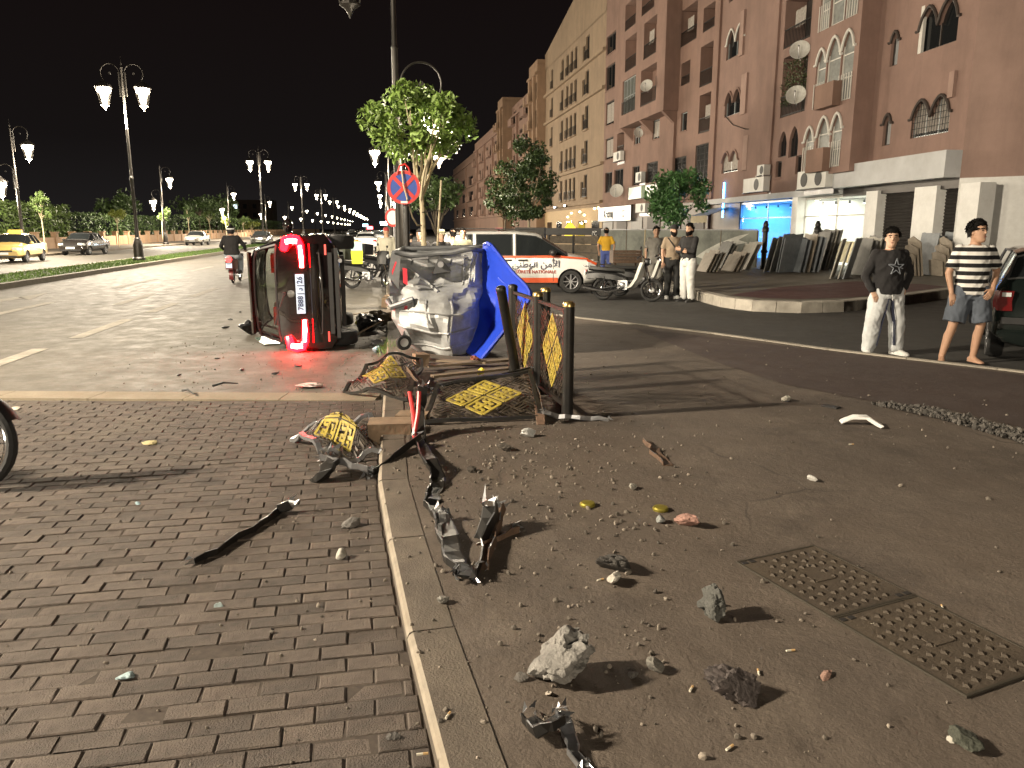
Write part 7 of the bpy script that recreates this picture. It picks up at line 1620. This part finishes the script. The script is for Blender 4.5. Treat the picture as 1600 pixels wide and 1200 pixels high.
slab_stack(1228, 425, 2, 1.1, 1.55, -55, 9, 'of speckled slabs before the blue shop', 3, .12, seed=6)
slab_stack(1240, 425, 5, .9, 1.5, 8, 10, 'of narrow slabs between the blue and white shops', 3, .17, seed=7)
slab_stack(1268, 421, 4, 1.1, 1.85, 10, 13, 'of tallest slabs before the white shop', 1, .15, seed=8)
slab_stack(1300, 434, 3, 1.35, 1.5, -28, 13, 'of pale slabs right of the white shop', 2, .20, seed=9)
slab_stack(1340, 430, 4, .9, 1.45, 8, 8, 'of dark slabs behind the star sweater', 1, .15, seed=10)
slab_stack(1440, 429, 2, .9, 1.7, 4, 8, 'of bluish slabs before the first shutter', 3, .15, seed=11)
slab_stack(1476, 430, 2, .9, 1.75, 4, 8, 'of bluish slabs before the second shutter', 3, .15, seed=12)
for px, nm in ((1416, 'beside the first shutter'), (1463, 'between the two shutters')):
    b = G(px, 431, .215); rg = random.Random(px)
    for i in range(4):
        hh = .5+.22*i; o = MB().prism([(-.3, 0), (.3, 0), (.3, hh), (.05, hh*1.08), (-.3, hh*.93)], -.015, .015, Matrix.Rotation(math.pi/2, 4, 'X')).build('stone_offcut', SL[4], None, (b.x+i*.12, b.y+i*.02, .222), (R(-10), 0, R(100)), smooth=0)
        tag(o, 'brown stone offcut leaning %s, %s from the left' % (nm, ORD[i]), 'stone slab', 'stone offcuts')
for px, lab in ((1209, 'black bollard standing before the blue shop'), (1293, 'black bollard standing before the white shop')):
    b = G(px, 423, .215); t = thing('bollard', lab, 'bollard', (b.x, b.y+1.2, .21)); MB().lathe([(.13, 0), (.13, .1), (.10, .14), (.10, 1.35), (.13, 1.38), (.13, 1.5), (.09, 1.55), (.11, 1.62), (.06, 1.75), (.01, 1.78)], 12).build('shaft', BLK, t); MB().lathe([(.11, .6), (.135, .63), (.135, .67), (.11, .7)], 12, cap=False).build('collar', BLK, t)
# dishes and air conditioners
def on(fac, px, py, out): t_, z_ = fac.at(px, py, out); q = fac.O+fac.T*t_-fac.N*out; return (q.x, q.y, z_)
dish(on(f1, 1250, 80, .7), R(-28), .42, 'white satellite dish above the climbing plant')
dish(on(f1, 1244, 150, .7), R(-28), .42, 'white satellite dish below the climbing plant')
dish(on(f3, 1011, 135, 1.6), R(-28), .42, 'white satellite dish on the projecting glazed bay')
dish(on(f3, 964, 299, .6), R(-20), .55, 'grey satellite dish low on the middle block, left of the shop sign')
dish(on(f3, 997, 208, .5), R(10), .35, 'small white dish under the corbels of the projecting bay', .2)
aircon(f1, f1.rect(1173, 1205, 278, 300), 'large air conditioner above the blue shop')
aircon(f1, f1.rect(1195, 1206, 258, 274), 'small air conditioner just above the large one')
o = f1.rect(1258, 1303, 266, 294, .5); o_ = aircon(f1, o, 'twin fan air conditioner on a bracket above the white shop', 2); o_.location = o_.location - f1.N*.45
aircon(f3, z6(572, 600, 850, 900), 'air conditioner on the middle block beside a dark window'); aircon(f3, z6(460, 495, 750, 795), 'air conditioner under the balcony of the middle block')
aircon(f3, f3.rect(1001, 1016, 318, 332), 'air conditioner beside the white shop sign')
cb = thing('power_cable', 'black cable drooping across the pink wall above the large air conditioner', 'cable', (0, 0, 0))
MB().tube([V(on(f1, x, y, .05)) for x, y in ((1132, 180), (1145, 195), (1165, 202), (1188, 200))], .02, 5).tube([V(on(f1, x, y, .06)) for x, y in ((1180, 228), (1176, 250), (1170, 272), (1178, 278), (1200, 274))], .02, 5).build('strand', BLK, cb)

# ================================================================ DEBRIS ON THE GROUND
rk = {}
def rock(label, px, py, wpx, col, seed, r=(1, .8, .65), base=.1, cat='rock', name='rock', sub=3, rough=.45):
    b = G(px, py, base); sc_m = (V((b.x, b.y, 0))-V((0, 0, 0))).length; d = math.hypot(b.y, CAM_H); rr = wpx/1200*d/2
    key = tuple(round(c, 2) for c in col); m = mat('rock_%s' % str(key), col, .85, var=.4, scale=16, bump=.6, bscale=60, dirt=tuple(c*.4 for c in col), dscale=12, damt=.6)
    me = stone_mesh(name, m, seed, (rr*r[0], rr*r[1], rr*r[2]), sub, rough)
    o = put(me, name, None, (b.x, b.y+rr*r[1]*.6, base-.003), (0, 0, seed*1.3)); return tag(o, label, cat)
GR = (.19, .18, .165); DK = (.085, .075, .065)
rock('large pale grey broken concrete rock near the kerb', 880, 1066, 100, GR, 3, (1, .8, .62), sub=4, rough=.6)
rock('dark upright lump of broken asphalt left of the metal cover', 1118, 968, 54, (.075, .075, .068), 8, (.8, .75, .95), sub=4, rough=.7)
rock('dark brown flat stone lowest right of the big rock', 1150, 1094, 78, (.065, .052, .048), 12, (1, .8, .5), sub=4, rough=.6)
rock('dark crumbled asphalt lump in the middle of the pavement', 958, 893, 56, (.05, .045, .04), 16, (.95, .75, .5), sub=4, rough=.75)
rock('white stone chip against the crumbled asphalt lump', 961, 914, 30, (.42, .39, .34), 18, (1, .7, .7))
rock('pink brick fragment on the pavement beside a grey cube', 1074, 824, 42, (.30, .17, .135), 21, (1, .6, .55))
rock('small grey cube of stone beside the pink brick fragment', 1033, 818, 18, (.27, .28, .27), 23, (1, .9, .9), rough=.15)
rock('small pale grey stone cube standing on the pavers', 532, 876, 21, (.36, .34, .30), 25, (.9, .9, 1.0), 0.02, rough=.15)
rock('dark angular stone on the pavers above the pale cube', 547, 827, 30, (.14, .13, .12), 27, (1, .7, .6), .02)
rock('white crumpled stone near the crushed bright metal foot', 825, 684, 26, (.55, .55, .53), 29, (1, .7, .7))
rock('dark clod of soil in front of the fallen panel', 788, 705, 26, (.06, .05, .04), 31, (1, .7, .5))
rock('brown clod of soil right of the twisted strip', 736, 738, 18, (.06, .05, .04), 33)
rock('round grey stone right of the big concrete rock', 1025, 1052, 30, (.16, .15, .13), 35, (1, .9, .8))
rock('small dark stone just left of the round grey stone', 990, 1062, 20, (.12, .11, .10), 37)
rock('grey stone on the kerb joint', 692, 944, 20, (.2, .19, .17), 39)
rock('first dark pebble under the big concrete rock', 815, 1064, 22, (.10, .09, .08), 41); rock('pale pebble under the big concrete rock', 858, 1088, 14, (.34, .3, .25), 43)
rock('dark leafy clump at the lower right corner', 1512, 1170, 54, (.045, .048, .035), 45, (1, .6, .45)); rock('pale pebble beside the dark clump at lower right', 1488, 1160, 14, (.4, .38, .33), 47)
rock('pinkish shard right of the brown flat stone', 1292, 1060, 28, (.28, .17, .13), 49, (1, .5, .3))
rock('pale blue glass chunk on the lower left pavers', 196, 1064, 28, (.42, .55, .58), 51, (1, .6, .45), .02, 'glass chunk', 'glass_chunk'); rock('grey blue stone on the pavers below the dark rail', 341, 953, 17, (.27, .33, .33), 53, (1, .8, .7), .02)
rock('tiny pale blue chip in the wheel shadow', 214, 790, 13, (.4, .55, .62), 55, (1, .7, .5), .02, 'glass chunk', 'glass_chunk')
rock('white chip far out on the open pavement', 1270, 752, 20, (.5, .49, .46), 57, (1, .6, .5)); rock('pale stone near the white bent strip', 1230, 628, 22, (.4, .38, .33), 59, (1, .7, .5)); rock('white pebble on the open pavement edge', 990, 765, 18, (.33, .31, .27), 61)
rock('black stone on the lower left of the kerb', 614, 1160, 22, (.06, .055, .05), 63, base=.02); rock('yellowish flat stone on the pavers below the strip', 232, 697, 26, (.4, .34, .18), 65, (1, .7, .35), .02); rock('pale flat shard by the left edge under the concrete strip', 22, 641, 24, (.4, .36, .3), 67, (1.3, .5, .25), .02)
for i, (x, y) in enumerate(((918, 790), (1032, 797))):
    b = G(x, y, .1); o = MB().lathe([(.045, 0), (.047, .012), (.04, .02), (.002, .024)], 18).build('post_cap', mat('olive_brass', (.32, .27, .05), .4, .6, var=.2), None, (b.x, b.y, .101)); tag(o, ['dull brass post cap lying left on the open pavement', 'dull brass post cap lying near the pink brick fragment'][i], 'cap', 'loose post caps')
b = G(1340, 664, .1); t = thing('plastic_strip', 'white bent plastic strip on the pavement by the gravel bed', 'plastic strip', b); MB().loft([[V((x+dx, y, z)) for dx, y, z in ((-.0, -.03, z0), (.0, .03, z0+.01), (.02, .03, z0+.03), (.02, -.03, z0+.02))] for x, z0 in ((-.13, .01), (-.05, .05), (.04, .06), (.10, .02), (.13, .005))]).xf(lambda p: V((p.x, p.y-1.8*p.x*p.x-.5*p.x, p.z))).build('strip_body', WHITE, t)
b = G(1298, 636, .1); o = MB().bx(-.04, .04, -.075, .075, 0, .012).build('black_slab', BPLAS, None, (b.x, b.y, .101), R(40), smooth=0); tag(o, 'flat black phone sized slab on the pavement', 'slab')
BUTT = mat('butt_paper', (.6, .56, .46), .8)
for i, (x, y, a) in enumerate(((1235, 1018, 10), (1366, 976, 20), (1080, 1078, 60), (1140, 1170, 40), (938, 907, 30), (1472, 950, 70), (1185, 1052, 80), (1330, 695, 0), (660, 1180, 10), (700, 1122, 70))):
    b = G(x, y, .1); o = MB().tube([(-.018, 0, .004), (.002, 0, .004)], .004, 7).tube([(.002, 0, .004), (.018, 0, .004)], .0042, 7, mi=1).build('cigarette_butt', [BUTT, mat('butt_filter', (.5, .32, .14), .8)], None, (b.x, b.y, .101 if i != 9 else .107), R(a)); tag(o, 'tiny cigarette butt lying '+['just above the lower end of the chamber cover', 'on the nearer chamber cover', 'below the round grey stone', 'at the bottom edge right of the torn strip', 'beside the white stone chip', 'on the far edge of the chamber cover', 'left of the pinkish shard', 'under the white bent plastic strip', 'at the bottom edge on the kerb', 'on the kerb above the lowest butt'][i], 'litter', 'cigarette butts')
# small gravel scattered by the impact
def sp(rg):
    k = rg.random()
    if k < .45:
        x, y = rg.gauss(-.05, .55), rg.gauss(5.2, 1.0)
    elif k < .75: x, y = rg.gauss(.25, .5), rg.uniform(1.9, 5.5)
    else: x, y = rg.uniform(-.3, 4.5), rg.uniform(2, 11)
    if y < 1.7 or y > 13 or x < kx(y)+.02 or x > 6: return None
    return (x, y, .1)
GRV = mat('scatter_stone', (.15, .128, .104), .85, var=.3, scale=30, island=.6)
scatter_stones('scattered_gravel', 1900, sp, .003, .017, GRV, 'small stones and grit strewn over the dusty pavement', 21)
def rp2(rg):
    x, y = rg.uniform(-5, 0), rg.uniform(1.8, 12.5)
    if rg.random() < .5: x = kx(y)-abs(rg.gauss(0, .8))
    if x > kx(y)-.03: return None
    return (x, y, .026 if y < 7.4 else .002)
scatter_stones('scattered_grit', 1500, rp2, .003, .013, GRV, 'fine grit and glass crumbs strewn over pavers and road', 22)
# telecom chamber covers with raised studs
c0, c1, c2, c3 = [G(*q, .1) for q in ((1150, 880), (1258, 850), (1600, 1005), (1497, 1103))]
CVM = mat('cast_cover', (.085, .068, .052), .6, .35, var=.25, scale=8, bump=.3, bscale=90, dirt=(.125, .10, .072), dscale=3, damt=.85)
stud = MB().add([(-.014, -.012, 0), (.014, -.012, 0), (.014, .012, 0), (-.014, .012, 0), (-.009, -.003, .009), (.009, -.003, .009), (.009, .010, .009), (-.009, .010, .009)], [(4, 5, 6, 7), (0, 1, 5, 4), (1, 2, 6, 5), (2, 3, 7, 6), (3, 0, 4, 7)]).mesh('stud', CVM, 0)
ax = (c1-c0).normalized(); ay = V((-ax.y, ax.x, 0)); 
ay = ((c3-c0)+(c2-c1)).normalized(); ax = V((-ay.y, ay.x, 0)); Wd, Ln = .50, .60
for i in range(2):
    o0 = c0+ay*(i*(Ln+.003))+V((0, 0, .002)); ang = math.atan2(ax.y, ax.x)
    t = thing('chamber_cover', ['studded cast chamber cover set in the pavement, farther half', 'studded cast chamber cover set in the pavement, nearer half'][i], 'cover', o0, ang, 'studded chamber covers')
    sgn = 1 if ax.cross(ay).z > 0 else -1; Y = lambda v: v*sgn
    MB().bx(.012, Wd-.012, min(Y(.012), Y(Ln-.012)), max(Y(.012), Y(Ln-.012)), 0, .006).build('plate', CVM, t, smooth=0)
    f = MB()
    for x0, x1, y0, y1 in ((0, Wd, 0, .01), (0, Wd, Ln-.01, Ln), (0, .01, .01, Ln-.01), (Wd-.01, Wd, .01, Ln-.01)): f.bx(x0, x1, min(Y(y0), Y(y1)), max(Y(y0), Y(y1)), 0, .008)
    f.build('frame', mat('cover_frame', (.06, .052, .04), .6, .4), t, smooth=0)
    for c_ in range(9):
        for r_ in range(7):
            if (r_, c_) in ((3, 3), (3, 4), (3, 5), (0, 0), (6, 8), (0, 1), (6, 7)): continue
            put(stud, 'stud', t, (.06+r_*.063, Y(.055+c_*.061+(.0 if r_ % 2 else .012)), .006), (0, 0, R(35)))
    MB().bx(.19, .31, min(Y(.27), Y(.33)), max(Y(.27), Y(.33)), .006, .010).build('badge_plate', CVM, t, smooth=0)
    for cx_, cy_ in ((.05, .03), (.45, .57)):
        for k in range(2): MB().bx(cx_-.035+k*.045, cx_-.005+k*.045, min(Y(cy_-.012), Y(cy_+.012)), max(Y(cy_-.012), Y(cy_+.012)), .0062, .0085).build('key_slot', mat('slot_dark', (.012, .01, .009), .8), t, smooth=0)
# bricks broken off at the kerb
BRK = mat('kerb_brick', (.20, .14, .09), .85, var=.25, scale=8, bump=.3, rnd=.15)
for i, (x, y, l, w_, h, a, lab) in enumerate(((606, 690, .34, .22, .16, 8, 'ochre kerb block tipped beside the crushed panel'), (642, 672, .26, .2, .15, -6, 'ochre kerb block next to the red rods'), (655, 580, .16, .2, .22, 20, 'brown block under the crumpled tent panel'), (604, 478, .22, .5, .2, 0, 'brown kerb block left of the dumpster'), (603, 505, .22, .3, .22, 12, 'second brown kerb block left of the dumpster'))):
    b = G(x, y, .05); rg = random.Random(i); mb = MB().bx(-l/2, l/2, -w_/2, w_/2, 0, h); mb.xf(lambda p: p+V((rg.uniform(-.012, .012), rg.uniform(-.012, .012), rg.uniform(-.012, .012))))
    o = mb.build('kerb_block', BRK, None, (b.x, b.y+w_/2, .03), (R(3), R(2), R(a)), smooth=0); tag(o, lab, 'block', 'broken kerb blocks')
# rubbish between the car and the dumpster
BAG = mat('black_bag', (.012, .012, .013), .35, var=.2); WD = mat('grey_wood', (.17, .13, .09), .85, var=.3, scale=6)
def clump(label, px, py, wpx, m, seed, r=(1, .8, .6), base=0.0, cat='rubbish bag', name='rubbish_bag', rough=.5):
    b = G(px, py, base); rr = wpx/1200*math.hypot(b.y, CAM_H)/2; o = put(stone_mesh(name, m, seed, (rr*r[0], rr*r[1], rr*r[2]), 3, rough, 2.6), name, None, (b.x, b.y+rr*.5, base), (0, 0, seed)); return tag(o, label, cat)
clump('burst black rubbish bag behind the overturned car', 572, 520, 50, BAG, 71, (1, .9, .7)); clump('low black rubbish bag against the dumpster wheel', 596, 545, 40, BAG, 73, (1, .8, .4)); clump('dark brown heap of rubbish beside the kerb blocks', 590, 512, 36, mat('brown_rubbish', (.06, .045, .03), .9), 75, (1, .8, .8))
clump('pale blue plastic bag on the road edge', 588, 552, 17, mat('pale_blue_bag', (.35, .52, .62), .5), 77, (1, .7, .7), cat='plastic bag', name='plastic_bag'); clump('crumpled white cloth beside the dumpster wheel', 603, 538, 28, mat('white_rag', (.42, .40, .34), .9), 79, (1, .5, .5), cat='cloth', name='cloth_rag'); clump('greenish yellow wrapper in the rubbish', 559, 508, 15, mat('yellow_wrap', (.45, .42, .06), .6), 81, (1, .6, .8), cat='wrapper', name='food_wrapper')
clump('black twisted lump of car trim left of the overturned car', 388, 524, 42, BAG, 83, (1, .7, .6), cat='car part', name='car_trim'); clump('crumpled pale plastic sheet lit red on the road', 480, 608, 48, mat('pale_sheet', (.55, .45, .42), .6), 85, (1, .6, .18), cat='plastic sheet', name='plastic_sheet', rough=.7)
clump('yellow fruit rind on the planks before the fallen panel', 751, 586, 14, mat('lemon_yellow', (.65, .55, .02), .5), 87, (1, .8, .9), .12, 'fruit', 'fruit_rind'); clump('red brown rubbish under the blue lid', 742, 568, 22, mat('red_rubbish', (.22, .07, .04), .8), 89, base=.1)
q = [G(x, y, .015) for x, y in ((398, 528), (412, 539), (440, 537), (434, 524))]; t = thing('broken_window', 'broken greenish pane of car glass on the road beside the car roof', 'glass pane', (0, 0, 0)); MB().add([p for p in q]+[p+V((0, 0, .006)) for p in q], [(3, 2, 1, 0), (4, 5, 6, 7), (0, 1, 5, 4), (1, 2, 6, 5), (2, 3, 7, 6), (3, 0, 4, 7)]).build('glass_sheet', mat('green_glass', (.18, .26, .22), .12, var=.1), t, smooth=0)
for i, (a, b, lab) in enumerate((((668, 572), (830, 560), 'long grey plank behind the fallen panel'), ((675, 588), (800, 575), 'second grey plank just behind the fallen panel'), ((660, 562), (760, 566), 'thin grey batten below the dumpster'), ((548, 492), (610, 487), 'thin broken branch behind the overturned car'), ((556, 500), (604, 520), 'dark broken branch over the rubbish bags'), ((332, 603), (372, 599), 'thin black wiper like strip on the road'), ((285, 610), (303, 616), 'short dark stick on the concrete strip'), ((540, 535), (600, 500), 'twisted dark branch leaning on the rubbish heap'))):
    A, B = G(*a, .16 if i < 3 else .05), G(*b, .16 if i < 3 else (.05 if i != 7 else .35)); o_ = thing('broken_plank' if i < 3 else 'broken_stick', lab, 'plank' if i < 3 else 'stick', (0, 0, 0)); mb = MB()
    if i < 3: mb.bar(A, B, .09, .025)
    else: mb.tube([A, A.lerp(B, .4)+V((0, .03, .02)), B], [.014, .012, .006], 6)
    mb.build('wood_piece', WD if i < 5 or i == 7 else BPLAS, o_, smooth=0)
rgx = random.Random(5); mb = MB()
for i in range(420):
    b = G(rgx.gauss(612, 9), rgx.gauss(550, 5), .02); a = rgx.random()*6.28; hgt = rgx.uniform(.05, .16); dx = V((math.cos(a), math.sin(a), 0))*.006
    mb.add([b-dx, b+dx, b+V((rgx.gauss(0, .05), rgx.gauss(0, .05), hgt))], [(0, 1, 2)])
tag(mb.build('weed_tuft', GRASS, smooth=0), 'tuft of weeds growing at the kerb by the dumpster wheel', 'weeds', kind='stuff')
# road flecks: small dark scraps
for i, (x, y, s_) in enumerate(((340, 561, .05), (280, 587, .04), (375, 488, .05), (360, 500, .07), (352, 513, .09), (336, 578, .03), (465, 573, .06), (430, 585, .06), (378, 579, .06))):
    b = G(x, y, .0); o = put(stone_mesh('road_scrap', BPLAS, 91+i, (s_, s_*.6, s_*.3), 1, .4), 'road_scrap', None, (b.x, b.y, .0), (0, 0, i)); tag(o, 'small dark plastic scrap on the road '+['left of the red light pool', 'nearest the long dark stick', 'farthest up beside the car roof', 'second beside the car roof', 'beside the lump of car trim', 'tiny one left of the red light pool', 'inside the red light pool', 'left part of the red light pool', 'at the slanted edge of the red light pool'][i], 'scrap', 'plastic scraps on the road')
